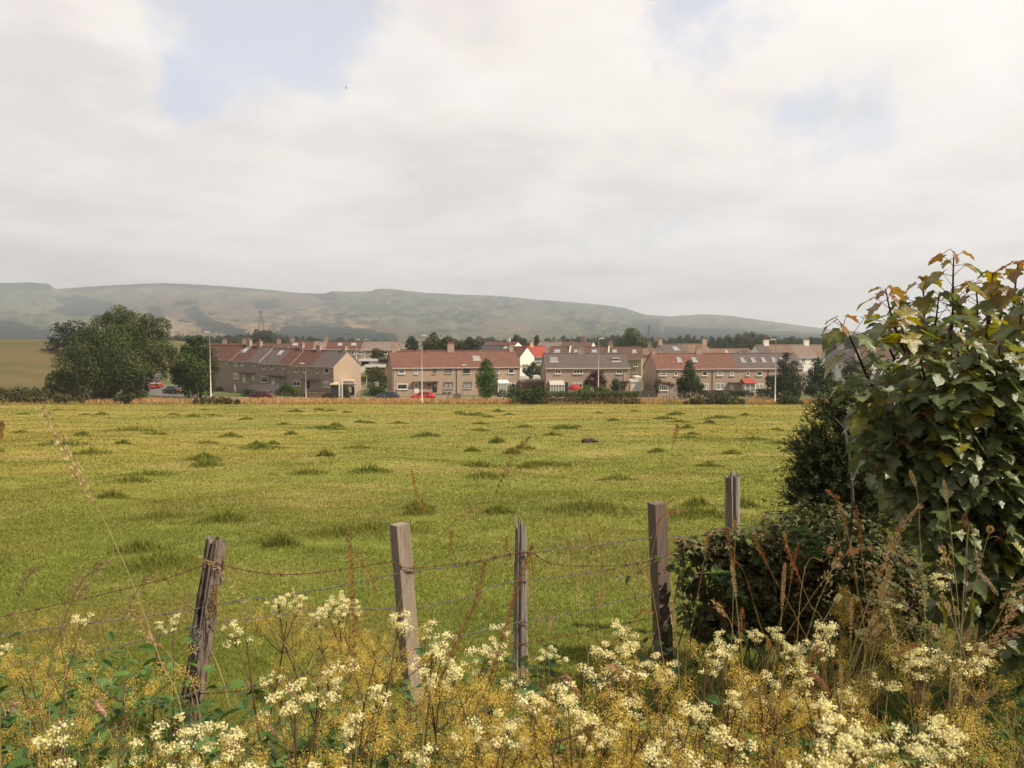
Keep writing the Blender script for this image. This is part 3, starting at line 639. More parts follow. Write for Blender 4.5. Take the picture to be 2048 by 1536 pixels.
bx('garage', 'further white edged garage with a pale roof behind the stepped terrace gable', 'garage', 719, 757, 718.5, 731, 172, 6, W_WHITE(), mat('white_paint'), (.1, .5, .7, mat('painted_opening_shade')), roofm=mat('pale_felt_roof', (.42, .38, .35), .9, .1, 2), fh=.4)
bx('shed', 'brown timber shed roof beside the white fascia garage', 'shed', 757, 778, 716, 742, 168, 4, mat('dark_timber', (.09, .07, .06), .9, .2, 3), mat('felt_roof'))
bx('shed', 'small dark shed with a pale flat roof beside the white twin posts', 'shed', 662, 678, 767, 796, 133, 3.0, mat('dark_green_paint'), mat('cream_board', (.72, .62, .45), .7), fh=.22)
r = bx('shed', 'pink grey porch shed with an arched doorway under the sunlit gable', 'shed', 690, 709, 766, 790, 137, 1.0, W_HARL(), mat('roofing_pale', (.48, .38, .32), .9), fh=.2)
q = MB(); q.prism([(.95, 0), (1.65, 0), (1.65, 1.1), (1.55, 1.38), (1.3, 1.5), (1.05, 1.38), (.95, 1.1)], 'y', -.05, -.005); q.build('doorway', mat('painted_opening_shade'), r)
# red timber fence and timber rails
def fence_run(name, label, pts, Y0, Y1, hgt, m, boards=True, group=None):
    (u0, v0), (u1, v1) = pts; a = P(u0, v0, Y0); b = P(u1, v1, Y1)
    r = empty(name, label, 'fence', a); d = b - a; n = max(2, int(np.linalg.norm(d) / 1.8)) + 1
    for k in range(n):
        p = d * k / (n - 1); MB().box(p[0] - .05, p[0] + .05, p[1] - .05, p[1] + .05, p[2] - 1.0, p[2] + hgt).build('post', m, r)
    levels = [(.05, hgt - .05)] if boards else [(hgt * .30, hgt * .30 + .14), (hgt * .58, hgt * .58 + .14), (hgt * .86, hgt * .86 + .14)]
    for l0, l1 in levels:
        q = MB(); o = np.array([0, -.075, 0])
        V = []
        for p in (np.zeros(3), d):
            for yy in (-.10, -.055):
                for z in (l0, l1): V.append((p[0], p[1] + yy, p[2] + z))
        q.add(V, np.array([[0, 1, 3, 2], [4, 6, 7, 5], [0, 4, 5, 1], [2, 3, 7, 6], [0, 2, 6, 4], [1, 5, 7, 3]])); q.build('panel' if boards else 'rail', m, r)
    return r
fence_run('garden_fence', 'bright red boarded garden fence in front of the stepped terrace', ((431, 773.5), (486, 770)), 157, 156, 1.0, mat('red_fence_paint', (.26, .022, .022), .7, .15, 4))
fence_run('rail_fence', 'pale three-rail timber fence below the sunlit gable', ((699, 789), (757, 775)), 136, 150, 1.15, mat('weathered_rail', (.40, .31, .25), .9, .15, 4), False)
fence_run('railing_fence', 'dark railings between the white garage and the ivy terrace', ((1284, 797), (1311, 797.5)), 138.5, 138.6, 1.5, mat('dark_timber'))
# sloping concrete ramp and low garden walls
def wall_run(name, label, cat, u0, v0, u1, v1, Y, hgt, m, th=.25):
    a = P(u0, v0, Y); b = P(u1, v1, Y); r = empty(name, label, cat, a); d = b - a
    V = []
    for p in (np.zeros(3), d):
        for yy in (0, th):
            for z in (-1.2, hgt): V.append((p[0], p[1] + yy, p[2] + z))
    MB().add(V, np.array([[0, 1, 3, 2], [4, 6, 7, 5], [0, 4, 5, 1], [2, 3, 7, 6], [0, 2, 6, 4], [1, 5, 7, 3]])).build('wall', m, r)
    V2 = np.array([(0, -.04, hgt + .003), (d[0], -.04, d[2] + hgt + .003), (d[0], th + .04, d[2] + hgt + .003), (0, th + .04, hgt + .003)]); V2 = np.vstack([V2, V2 + (0, 0, .08)])
    MB().add(V2, np.array([[0, 3, 2, 1], [4, 5, 6, 7], [0, 1, 5, 4], [1, 2, 6, 5], [2, 3, 7, 6], [3, 0, 4, 7]])).build('coping', mat('coping_stone', (.28, .25, .235), .9, .1, 3), r)
wall_run('garden_wall', 'grey sloping wall of the driveway above the dark red car', 'wall', 498, 781, 556, 777, 141, .75, mat('grey_concrete', (.17, .16, .165), .9, .12, 1.5))
wall_run('garden_wall', 'low brown garden wall in front of the stepped terrace doors', 'wall', 615, 793, 662, 793, 136, .55, m_brick)
wall_run('garden_wall', 'pale low wall in front of the red terrace, right of the red car', 'wall', 866, 793.5, 922, 792.5, 134.5, .35, mat('pale_stone', (.52, .42, .36), .9, .15, 3))
# ------------------------------------------------------------------ roads
def road(name, pts, width, m, dz=.05, step=1.5):
    pts = spline(np.asarray(pts, float), max(8, int(np.linalg.norm(np.diff(np.asarray(pts), axis=0), axis=1).sum() / step)))
    T = unit(np.gradient(pts, axis=0)); Nn = np.stack([-T[:, 1], T[:, 0]], 1)
    w = np.linspace(-.5, .5, 7) * width
    XY = pts[:, None] + Nn[:, None] * w[None, :, None]
    V = np.concatenate([XY, (h(XY[..., 0], XY[..., 1]) + dz)[..., None]], -1).reshape(-1, 3); n = len(pts)
    i = np.arange(n - 1)[:, None]; j = np.arange(6)[None]
    F = np.stack([i * 7 + j, (i + 1) * 7 + j, (i + 1) * 7 + j + 1, i * 7 + j + 1], -1).reshape(-1, 4)
    return add_props(nm(name, V, F, m, smooth=True), kind='structure')
m_asph = mat('asphalt', (.115, .100, .100), .95, .12, .8, .2, blotch=((.15, .13, .125), .3, .45, .7))
m_pave = mat('pavement_slabs', (.33, .29, .26), .95, .12, .8, .2)
road('road', [(-120, 133), (-60, 132.2), (0, 132), (60, 132.5), (120, 134)], 5.0, m_asph, .06)
road('pavement', [(-49, 136.4), (0, 135.8), (60, 136.2), (120, 137.8)], 1.6, m_pave, .14)
road('side_road', [(-51, 133.5), (-58, 140), (-66, 150), (-76, 166), (-86, 190)], 6.0, m_asph, .09)
road('side_street', [(60, 133.5), (66, 139), (76, 146), (92, 152), (130, 156)], 4.5, m_asph, .09)
road('lawn', [(55, 141.5), (63, 145.5), (70, 152)], 5.0, mat('mown_lawn', (.16, .19, .035), .95, .15, .8), .1)

# ------------------------------------------------------------------ mid-distance trees and hedges
m_far = mat('distant_leaves', attr=True, rough=.8, transl=.2, spec=.15)
m_bark = mat('bark', (.085, .065, .048), .95, .3, 3, .5)
def crown_blobs(bl, Y, dep=1.0):
    out = []
    for u, v, r in bl:
        y = Y + (rng.random() - .5) * r * pxm(Y) * dep; out.append((*P(u, v, y), r * pxm(Y)))
    return np.array(out)
def tree(name, label, bl, Y, ub, n, size, col, col2=None, group=None, var=.5, trunk=True, thick=.6, cat='tree', part='crown', flat=1.0, tr=None):
    B = crown_blobs(bl, Y); base = G(ub, Y, -.1); col = np.asarray(col) * 1.28; col2 = None if col2 is None else np.asarray(col2) * 1.2
    r = empty(name, label, cat, base, 0, group)
    Bl = B.copy(); Bl[:, :3] -= base
    leafy(part, Bl, n, size, col, m_far, r, var, thick, col2, flat)
    if trunk:
        top = Bl[:, :3].mean(0) * .9; hgt = top[2]; rad = tr or max(.09, hgt * .03)
        q = MB(); q.tube([(0, 0, 0), (rad * .4, 0, hgt * .3), tuple(top * np.array([.6, .6, .75])), tuple(top)], [rad * 1.35, rad, rad * .7, rad * .3], 8)
        for b in Bl[np.argsort(-Bl[:, 3])[:8]]:
            s0 = np.array([0, 0, hgt * .35]) + top * .15; q.tube([s0, (s0 + b[:3]) / 2 + np.array([0, 0, b[3] * .2]), b[:3]], [rad * .5, rad * .35, rad * .12], 5)
        q.build('trunk', m_bark, r, True)
    return r
OLV, DKG, MDG, BRT = (.062, .064, .024), (.030, .044, .016), (.050, .070, .022), (.075, .105, .026)
tree('willow_tree', 'huge spreading olive green willow at the far left corner of the field', [(240, 640, 28), (215, 668, 42), (262, 662, 40), (180, 700, 44), (300, 690, 42), (322, 655, 20), (328, 715, 26), (145, 735, 38), (118, 765, 26),
     (200, 745, 52), (262, 735, 52), (310, 745, 26), (165, 775, 38), (225, 780, 36), (272, 775, 26), (105, 783, 16), (240, 700, 50), (345, 700, 10), (296, 640, 14), (140, 788, 16), (200, 792, 15), (262, 790, 13), (230, 725, 50)], 126, 222, 60000, .30, (.052, .070, .022), (.082, .092, .032), var=.40, thick=.42)
tree('tree', 'dark round tree peeping out behind the left side of the huge willow', [(125, 672, 28), (150, 665, 26), (104, 688, 14), (160, 690, 30)], 185, 130, 2600, .55, (.022, .036, .018))
tree('tree', 'dark green tree with fuzzy top beside the road at the right foot of the willow', [(372, 722, 22), (366, 750, 26), (378, 772, 22), (390, 740, 26), (352, 745, 12), (372, 700, 12)], 129, 384, 4200, .42, (.036, .056, .014), (.055, .085, .015))
tree('tree', 'taller dark green tree just left of the tall white lamp post', [(398, 692, 20), (410, 715, 24), (390, 705, 18), (412, 745, 24), (405, 770, 24), (382, 684, 10), (425, 735, 14)], 136, 400, 4200, .42, (.030, .046, .014), (.045, .070, .016))
tree('conifer', 'dense egg-shaped cypress standing in front of the red roofed terrace', [(973, 726, 10), (973, 738, 16), (970, 752, 19), (978, 754, 19), (978, 766, 20), (969, 768, 19), (973, 780, 17), (974, 790, 9)], 132.5, 974, 7000, .24, (.040, .085, .018), (.075, .135, .026), var=.7, thick=.4)
tree('tree', 'cone shaped leafy tree in front of the lichen-spotted red roof', [(1379, 728, 8), (1379, 742, 13), (1378, 757, 19), (1385, 768, 18), (1366, 772, 15), (1378, 782, 25), (1398, 775, 12), (1360, 762, 8)], 128, 1378, 4000, .34, (.042, .058, .022), (.062, .082, .028), var=.7)
tree('tree', 'dark ragged tree beside the rightmost tall lamp post', [(1573, 712, 9), (1566, 732, 15), (1580, 742, 16), (1572, 760, 24), (1590, 765, 20), (1548, 765, 16), (1565, 785, 26), (1592, 785, 16), (1537, 757, 6), (1588, 728, 8)], 126, 1570, 5200, .34, (.026, .036, .016), (.042, .056, .024), var=.7)
tree('tree', 'dark green tree in front of the white cottage left end', [(1635, 722, 8), (1640, 735, 14), (1632, 750, 18), (1650, 752, 18), (1640, 770, 28), (1625, 778, 18), (1660, 775, 16)], 127, 1640, 4600, .34, (.026, .040, .016), (.040, .060, .02), var=.7)
tree('tree', 'slim street tree with an airy crown in front of the white cottage gable', [(1700, 728, 12), (1716, 735, 16), (1702, 748, 18), (1722, 755, 17), (1710, 765, 18), (1735, 745, 12), (1690, 742, 8)], 126, 1713, 2200, .34, (.034, .050, .022), (.052, .072, .03), var=.7, tr=.09)
tree('shrub', 'purple leaved shrub in front of the grey roofed semi', [(1186, 760, 14), (1198, 752, 13), (1176, 769, 11), (1196, 770, 14), (1206, 765, 10), (1188, 750, 8)], 135, 1190, 2600, .26, (.040, .018, .020), (.085, .045, .045), var=.8, cat='shrub', part='foliage')
tree('shrub', 'bushy green climber beside the right hand door of the grey roofed semi', [(1231, 763, 8), (1227, 772, 9), (1236, 771, 9), (1231, 782, 10)], 139, 1231, 1300, .24, (.045, .065, .022), var=.7, cat='shrub', part='foliage')
def bush(name, label, bl, Y, n, size, col, col2=None, cat='bush', var=.6, group=None, flat=1.0):
    return tree(name, label, bl, Y, bl[0][0], n, size, col, col2, group, var, False, .55, cat, 'foliage', flat)
bush('hedge', 'long clipped hedge, paler on top, in front of the grey roofed semi', [(u, v + rng.random() * 1.5, 6) for u in range(1082, 1282, 5) for v in (787, 787, 794, 801, 808)], 119, 16000, .17, (.066, .082, .027), (.13, .135, .04), 'hedge', flat=1.0)
bush('bush', 'rounded dark bush at the left end of the long clipped hedge', [(1028, 798, 13), (1042, 792, 15), (1058, 792, 16), (1072, 788, 14), (1085, 786, 12), (1050, 803, 14), (1072, 802, 14), (1078, 778, 7)], 118.3, 4200, .24, (.036, .052, .016), (.075, .095, .025))
bush('bush', 'bright green bush rising over the left part of the clipped hedge', [(1172, 779, 9), (1162, 785, 9), (1182, 786, 9), (1170, 792, 10)], 119.6, 1300, .22, (.095, .135, .028), (.06, .09, .02))
bush('bush', 'bright green bush with two tops behind the lamp post in the clipped hedge', [(1196, 780, 8), (1206, 777, 8), (1215, 784, 8), (1205, 788, 9)], 119.8, 1300, .22, (.090, .13, .028), (.06, .09, .02))
bush('bush', 'wide rounded bush at the field edge in front of the lichen-spotted terrace', [(1385, 803, 8), (1400, 801, 10), (1418, 799, 12), (1436, 798, 12), (1454, 799, 12), (1470, 801, 10), (1484, 804, 7), (1425, 805, 9), (1450, 806, 8), (1372, 806, 5)], 117.5, 4200, .22, (.040, .052, .020), (.068, .080, .028))
bush('bush', 'rounded bush at the foot of the rightmost tall lamp post', [(1562, 802, 9), (1576, 799, 11), (1590, 802, 10), (1575, 790, 9), (1602, 806, 6)], 117.8, 2200, .22, (.038, .050, .018), (.07, .085, .028))
bush('bush', 'low dark bush in the golden grass below the leftmost tall lamp post', [(392, 803, 6), (408, 802, 8), (425, 801, 9), (442, 802, 9), (458, 802, 8), (474, 804, 6), (432, 806, 7)], 118.2, 2400, .22, (.050, .052, .018), (.085, .078, .03))
bush('hedge', 'long dark overgrown hedge along the far left edge of the field', [(u, 793 - 5 * rng.random(), 13 + 4 * rng.random()) for u in range(-160, 100, 9)] + [(u, 784, 10) for u in range(-160, 95, 12)] + [(u, 803, 7) for u in range(-160, 130, 8)], 119.5, 6500, .30, (.044, .048, .018), (.085, .075, .032), 'hedge')
bush('bush', 'small brown green bush between the dark hedge and the willow trunk', [(118, 795, 10), (135, 798, 9), (152, 799, 8), (165, 801, 7)], 119, 1400, .24, (.060, .058, .022), (.09, .08, .03))
bush('bush', 'grey green bush right of the willow trunk', [(248, 797, 9), (262, 793, 8), (235, 800, 8), (255, 802, 7)], 119, 1300, .24, (.052, .056, .024), (.08, .078, .035))
bush('hedge', 'clipped green hedge below the bright red fence', [(u, 779 - (u - 432) * .02, 6) for u in range(432, 545, 4)] + [(u, 784, 5) for u in range(432, 492, 4)], 153, 2600, .2, (.038, .054, .018), None, 'hedge')
bush('hedge', 'short clipped hedge with a pale left end by the dark red car', [(u, 783, 5.5) for u in range(488, 512, 4)] + [(u, 789, 5) for u in range(486, 512, 4)], 138, 1000, .2, (.045, .065, .020), None, 'hedge')
bush('bush', 'rounded green garden bush above the small lamp post on the left', [(573, 774, 8), (566, 781, 8), (580, 781, 8), (556, 784, 6)], 137, 1200, .22, (.050, .072, .020))
bush('bush', 'yellowish bush with a round green neighbour in front of the stepped terrace', [(588, 779, 7), (596, 783, 7), (590, 787, 7)], 136.5, 1000, .2, (.11, .12, .035), (.06, .085, .02))
bush('bush', 'red brown flowering shrubs below the windows of the stepped terrace', [(625, 787, 6), (638, 786, 6), (648, 788, 5), (612, 790, 5)], 137, 1000, .2, (.085, .055, .035), (.12, .05, .05))
bush('bush', 'dark evergreen bush around the twin white posts', [(670, 783, 8), (690, 778, 8), (692, 788, 8), (672, 792, 8), (696, 795, 6)], 134, 1700, .2, (.024, .036, .016), (.05, .075, .022))
bush('hedge', 'neat rounded hedge between the sunlit gable and the red roofed terrace', [(u, 779, 7) for u in range(744, 767, 4)] + [(u, 786, 6) for u in range(742, 769, 4)], 137, 1700, .2, (.036, .060, .016), None, 'hedge')
bush('shrub', 'large green and yellow garden shrub above the rounded hedge', [(752, 741, 9), (760, 748, 10), (742, 752, 10), (765, 757, 10), (752, 760, 10), (735, 745, 6), (770, 768, 9)], 152, 2600, .26, (.046, .066, .018), (.12, .12, .03), 'shrub')
tree('tree', 'round dark brown green tree in front of the house behind the flat garages', [(752, 706, 10), (762, 708, 10), (757, 714, 11), (748, 713, 7)], 178, 755, 1500, .34, (.058, .054, .026), (.075, .07, .035))
bush('bush', 'broad dark bush in the gap between the red terrace and the grey semi', [(1052, 738, 10), (1066, 737, 11), (1080, 741, 10), (1058, 748, 9), (1074, 750, 9), (1066, 730, 7)], 162, 2200, .3, (.040, .052, .020), (.08, .085, .03))
bush('bush', 'small round bush in front of the white porch of the red terrace', [(1005, 785, 7), (1000, 789, 6), (1012, 790, 6)], 133, 700, .2, (.06, .075, .028), (.10, .10, .04))
bush('bush', 'leafy shrub beside the white porch of the red terrace', [(1022, 779, 8), (1030, 785, 9), (1018, 788, 8)], 131, 900, .2, (.050, .075, .020), (.08, .11, .03))
bush('flower_bed', 'round flower bed with red blossoms in front of the red terrace', [(890, 789, 6), (899, 788, 5), (882, 790, 4)], 137, 700, .16, (.060, .070, .028), (.16, .05, .05), 'flower bed')
bush('hedge', 'dark clipped garden hedge in front of the grey end of the lichen-spotted terrace', [(u, 785, 5.5) for u in range(1400, 1506, 4)] + [(u, 790, 4) for u in range(1400, 1506, 4)], 135, 2600, .2, (.026, .038, .014), None, 'hedge')
bush('hedge', 'dark green clipped hedge left of the rightmost tall lamp post', [(u, 782, 6.5) for u in range(1516, 1548, 4)] + [(u, 790, 5) for u in range(1516, 1548, 4)], 135.5, 1300, .2, (.024, .038, .016), None, 'hedge')
bush('hedge', 'squared bright green hedge end beside the mown lawn', [(1668, 775, 8), (1672, 783, 8), (1664, 788, 8), (1672, 768, 5)], 131, 1100, .2, (.060, .085, .022), None, 'hedge')
bush('hedge', 'dark hedge in front of the white cottage', [(u, 766, 7) for u in range(1672, 1762, 5)] + [(u, 772, 5) for u in range(1672, 1762, 5)], 152, 2200, .24, (.024, .034, .014), None, 'hedge')
bush('bush', 'yellow green shrub in front of the white terrace lean-to', [(1592, 748, 6), (1604, 750, 6), (1612, 756, 6), (1598, 757, 7)], 158, 900, .24, (.10, .11, .035), (.06, .08, .02))

# ---- the distant belt of trees: four kinds, copied
def kind_tree(name, label, shape, n, col, col2=None, var=.6):
    r = empty(name, label, 'tree', (0, -400, -400), 0, 'distant belt of trees')
    leafy('crown', shape, n, .085, col, m_far, r, var, .55, col2)
    q = MB(); q.tube([(0, 0, -.3), (0, 0, .25), (.02, 0, .55)], [.035, .028, .012], 6); q.build('trunk', m_bark, r); return r
sh1 = [(0, 0, .70, .26), (.16, 0, .58, .24), (-.17, .05, .56, .25), (.05, -.1, .48, .28), (-.05, .1, .82, .15), (.2, .1, .42, .2), (-.22, 0, .40, .2), (0, 0, .3, .24)]
sh2 = [(0, 0, .62, .30), (.24, 0, .52, .24), (-.26, 0, .50, .24), (.1, .1, .76, .2), (-.14, 0, .74, .18), (.34, 0, .40, .18), (-.36, 0, .38, .18), (0, 0, .34, .28)]
sh3 = [(0, 0, .90, .07), (0, 0, .78, .11), (.02, 0, .64, .15), (-.02, 0, .50, .18), (0, 0, .36, .22), (0, 0, .22, .24)]
sh4 = [(0, 0, .85, .14), (.05, 0, .68, .18), (-.07, 0, .56, .2), (.06, 0, .42, .2), (-.03, 0, .28, .2)]
KT = [kind_tree('tree', 'dark green round topped tree in the belt of trees beyond the roofs', sh1, 1500, (.026, .038, .018), (.045, .055, .024)),
      kind_tree('tree', 'mid green spreading tree in the belt of trees beyond the roofs', sh2, 1500, (.036, .046, .022), (.06, .062, .028)),
      kind_tree('conifer', 'dark pointed conifer in the belt of trees beyond the roofs', sh3, 1200, (.018, .030, .018)),
      kind_tree('tree', 'narrow olive tree in the belt of trees beyond the roofs', sh4, 1200, (.050, .054, .024), (.07, .066, .03))]
used = set()
def put(k, u, v, Y, hgt, wf=1.0, rz=None):
    src = KT[k]
    if k in used: r = src.copy(); C.objects.link(r)
    else: r = src; used.add(k)
    top = P(u, v, Y); r.location = (top[0], Y, top[2] - hgt * .97); r.scale = (hgt * wf, hgt * wf, hgt); r.rotation_euler = (0, 0, rng.random() * 6.3 if rz is None else rz)
    if r is not src:
        for ch in src.children: c = ch.copy(); c.parent = r; C.objects.link(c)
    return r
_tk = random.Random(5)
belt = np.array([(-260, 690), (0, 690), (20, 683), (60, 700), (100, 690), (330, 672), (350, 666), (420, 668), (470, 667), (500, 660), (530, 653), (560, 667), (600, 671), (680, 673), (740, 677), (800, 682), (818, 677), (835, 677),
    (850, 674), (868, 668), (890, 675), (915, 676), (940, 676), (975, 669), (1000, 677), (1030, 672), (1060, 682), (1085, 676), (1110, 673), (1140, 670), (1165, 672), (1195, 673), (1230, 668), (1300, 671), (1340, 671), (1370, 668), (1400, 671),
    (1450, 667), (1505, 662), (1540, 667), (1580, 671), (1640, 671), (1680, 668), (1720, 662), (1760, 668), (1850, 668), (2050, 672), (2300, 674)])
for row, (Y0, dv, st) in enumerate(((640, 0, 17), (480, 4, 15), (360, 9, 19))):
    u = -230
    while u < 2250:
        if 90 < u < 320 and row < 3: u += st; continue
        v = np.interp(u, belt[:, 0], belt[:, 1]) + dv + _tk.random() * 6
        Y = Y0 * (.92 + .16 * _tk.random())
        r_ = _tk.random()
        con = (1290 < u < 1500) and row == 0
        k = 2 if (con and r_ < .6) or r_ < .05 else (0 if r_ < .45 else 1 if r_ < .85 else 3)
        put(k, u, v, Y, (10 + 4 * _tk.random()) * (1.25 if k == 2 else 1), .85 + .4 * _tk.random())
        u += st * (.7 + .6 * _tk.random())
def lone(label, bl, Y, n, size, col, col2=None, cat='tree'): return tree('tree', label, bl, Y, bl[0][0], n, size, col, col2, None, .65, True, .55, cat)
lone('big bright green round tree standing out of the distant belt, left of the far pylon', [(1264, 672, 17), (1250, 684, 15), (1278, 684, 16), (1264, 692, 20), (1240, 694, 10), (1290, 692, 10), (1258, 664, 8)], 300, 3200, .7, (.055, .085, .020), (.075, .105, .03))
lone('tall pale olive tree behind the red roofed terrace, right of its lamp post', [(868, 672, 8), (862, 684, 12), (872, 690, 14), (852, 690, 10)], 200, 1700, .45, (.062, .064, .030), (.08, .075, .035))
lone('broad olive green tree right behind the red terrace chimney', [(896, 682, 11), (886, 690, 11), (908, 690, 11), (922, 692, 9)], 195, 1900, .45, (.060, .066, .026))
lone('mid green tree behind the right half of the red terrace roof', [(938, 684, 10), (946, 690, 11), (930, 692, 9), (956, 692, 8)], 200, 1700, .45, (.046, .060, .020))
lone('dark bushy tree right of the furthest white gable', [(1034, 678, 9), (1046, 684, 9), (1040, 692, 10), (1028, 688, 8), (1054, 694, 7)], 285, 1600, .6, (.050, .054, .024))
lone('ragged dark fir above the bright red roofed house', [(1074, 674, 4), (1073, 681, 6), (1073, 690, 8), (1068, 697, 8), (1081, 695, 7)], 290, 1100, .6, (.028, .038, .020), None)
lone('dark tree left of the red terrace chimney stack', [(822, 680, 8), (828, 686, 8), (818, 692, 8), (830, 694, 8)], 240, 1300, .5, (.028, .042, .020))
# woodland floor behind: one far mass
W = []
for u in range(-300, 2400, 9):
    v = np.interp(u, belt[:, 0], belt[:, 1]) + 6 + 6 * rng.random()
    if 90 < u < 320: v = 690
    Y = 780 + 160 * rng.random(); p = P(u, v + 10, Y); W.append((*p, 6.5 + 3 * rng.random())); p = P(u + 4, v + 22, Y); W.append((*p, 8.5))
add_props(leafy('woodland', W, 22000, 2.0, (.024, .036, .020), m_far, None, .6, .5, (.045, .055, .026)), kind='stuff', label='dark far woodland closing the plain below the hills', cat='woodland')

# ------------------------------------------------------------------ lamp posts
m_galv = mat('pale_grey_steel', (.62, .57, .52), .5, .05, 2)
m_lampw = mat('lamp_housing', (.72, .70, .68), .4)
def lamp(label, u, vt, vb, Y, side=1, arm=.9, rad=.10):
    b = P(u, vb, Y); t = P(u, vt, Y); H_ = t[2] - b[2]
    r = empty('street_lamp', label, 'street lamp', b, 0, 'street lamps')
    q = MB(); q.tube([(0, 0, -1), (0, 0, H_ * .16), (0, 0, H_ * .165), (0, 0, H_)], [rad, rad, rad * .75, rad * .5], 10); q.tube([(0, 0, H_ - .05), (side * arm * .6, 0, H_ + .02)], [rad * .5, rad * .4], 8); q.build('pole', m_galv, r, True)
    q = MB(); q.prism([(-.08, -.06), (.62, -.05), (.68, .02), (.55, .10), (.0, .10), (-.08, .04)], 'y', -.13, .13); o = q.build('lamp_head', m_lampw, r); o.location = (side * arm * .35, 0, H_); o.rotation_euler = (0, 0, 0 if side > 0 else math.pi)
    q = MB(); q.box(.1, .55, -.10, .10, -.075, -.052); q.build('lens', mat('lamp_lens', (.55, .53, .48), .2), o)
    MB().box(-.06, .06, -rad - .012, -rad + .03, .7, 1.5).build('access_door', m_lampw, r)
    return r
lamp('tall pale lamp post left of the stepped terrace, by the dark trees', 421.8, 664, 797, 121.5, -1, .3, .11)
lamp('tall pale lamp post in front of the left half of the red roofed terrace', 844, 671, 803, 119.5, 1, .3, .11)
lamp('tall pale lamp post rising from the clipped hedge', 1196.5, 677, 800, 120.5, 1, .5, .11)
lamp('tall pale lamp post in front of the dark ragged tree on the right', 1550, 679, 797, 120.5, -1, .5, .11)
lamp('short lamp post in front of the stepped terrace', 612, 727, 795, 134, -1, .9, .075)
lamp('short lamp post in front of the right half of the red terrace', 925, 730, 794, 133.5, 1, .15, .075)
lamp('short lamp post below the white fascia garage', 733.5, 732, 775, 158, 1, .8, .075)
lamp('thin lamp post before the red roofs behind the stepped terrace', 713, 679, 725, 178, 1, .5, .07)
lamp('thin lamp post right beside the gap between the two back terraces', 729.5, 679, 722, 180, 1, .5, .07)

# ------------------------------------------------------------------ pylons
def pylon(label, u, vt, vb, Y, arms, wf):
    b = P(u, vb, Y); t = P(u, vt, Y); Hh = t[2] - b[2]; r = empty('pylon', label, 'pylon', b, R(20)); m = mat('galvanised_lattice', (.16, .145, .14), .7)
    th = pxm(Y) * .42; q = MB()
    def wd(f): return Hh * wf * ((1 - f) ** 1.3 * .5 + .06)
    lev = [0, .2, .38, .53, .66, .77, .87, 1.0]
    for sx, sy in ((1, 1), (1, -1), (-1, 1), (-1, -1)): q.tube([(sx * wd(f) / 2, sy * wd(f) / 2, f * Hh) for f in lev], th, 4)
    for f0, f1 in zip(lev, lev[1:]):
        a, c = wd(f0) / 2, wd(f1) / 2
        for s in (1, -1):
            q.tube([(-a, s * a, f0 * Hh), (c, s * c, f1 * Hh)], th * .6, 4); q.tube([(a, s * a, f0 * Hh), (-c, s * c, f1 * Hh)], th * .6, 4)
            q.tube([(s * a, -a, f0 * Hh), (s * c, c, f1 * Hh)], th * .6, 4); q.tube([(-c, s * c, f1 * Hh), (c, s * c, f1 * Hh)], th * .6, 4)
    q.build('tower', m, r)
    for f, w in arms:
        for s in (1, -1):
            q = MB(); q.tube([(0, 0, f * Hh + th * 3), (s * w * Hh, 0, f * Hh)], th * .7, 4); q.tube([(0, 0, f * Hh - th * 2), (s * w * Hh, 0, f * Hh)], th * .7, 4); q.tube([(s * w * Hh, 0, f * Hh), (s * w * Hh, 0, f * Hh - Hh * .05)], th * .5, 4); q.build('arm', m, r)
pylon('tall tapering lattice pylon above the stepped terrace roofs', 523, 621, 700, 520, ((.84, .10), (.97, .06)), .62)
pylon('smaller lattice pylon beyond the big bright green tree', 1297, 650, 690, 760, ((.62, .20), (.78, .26), (.93, .17)), .35)

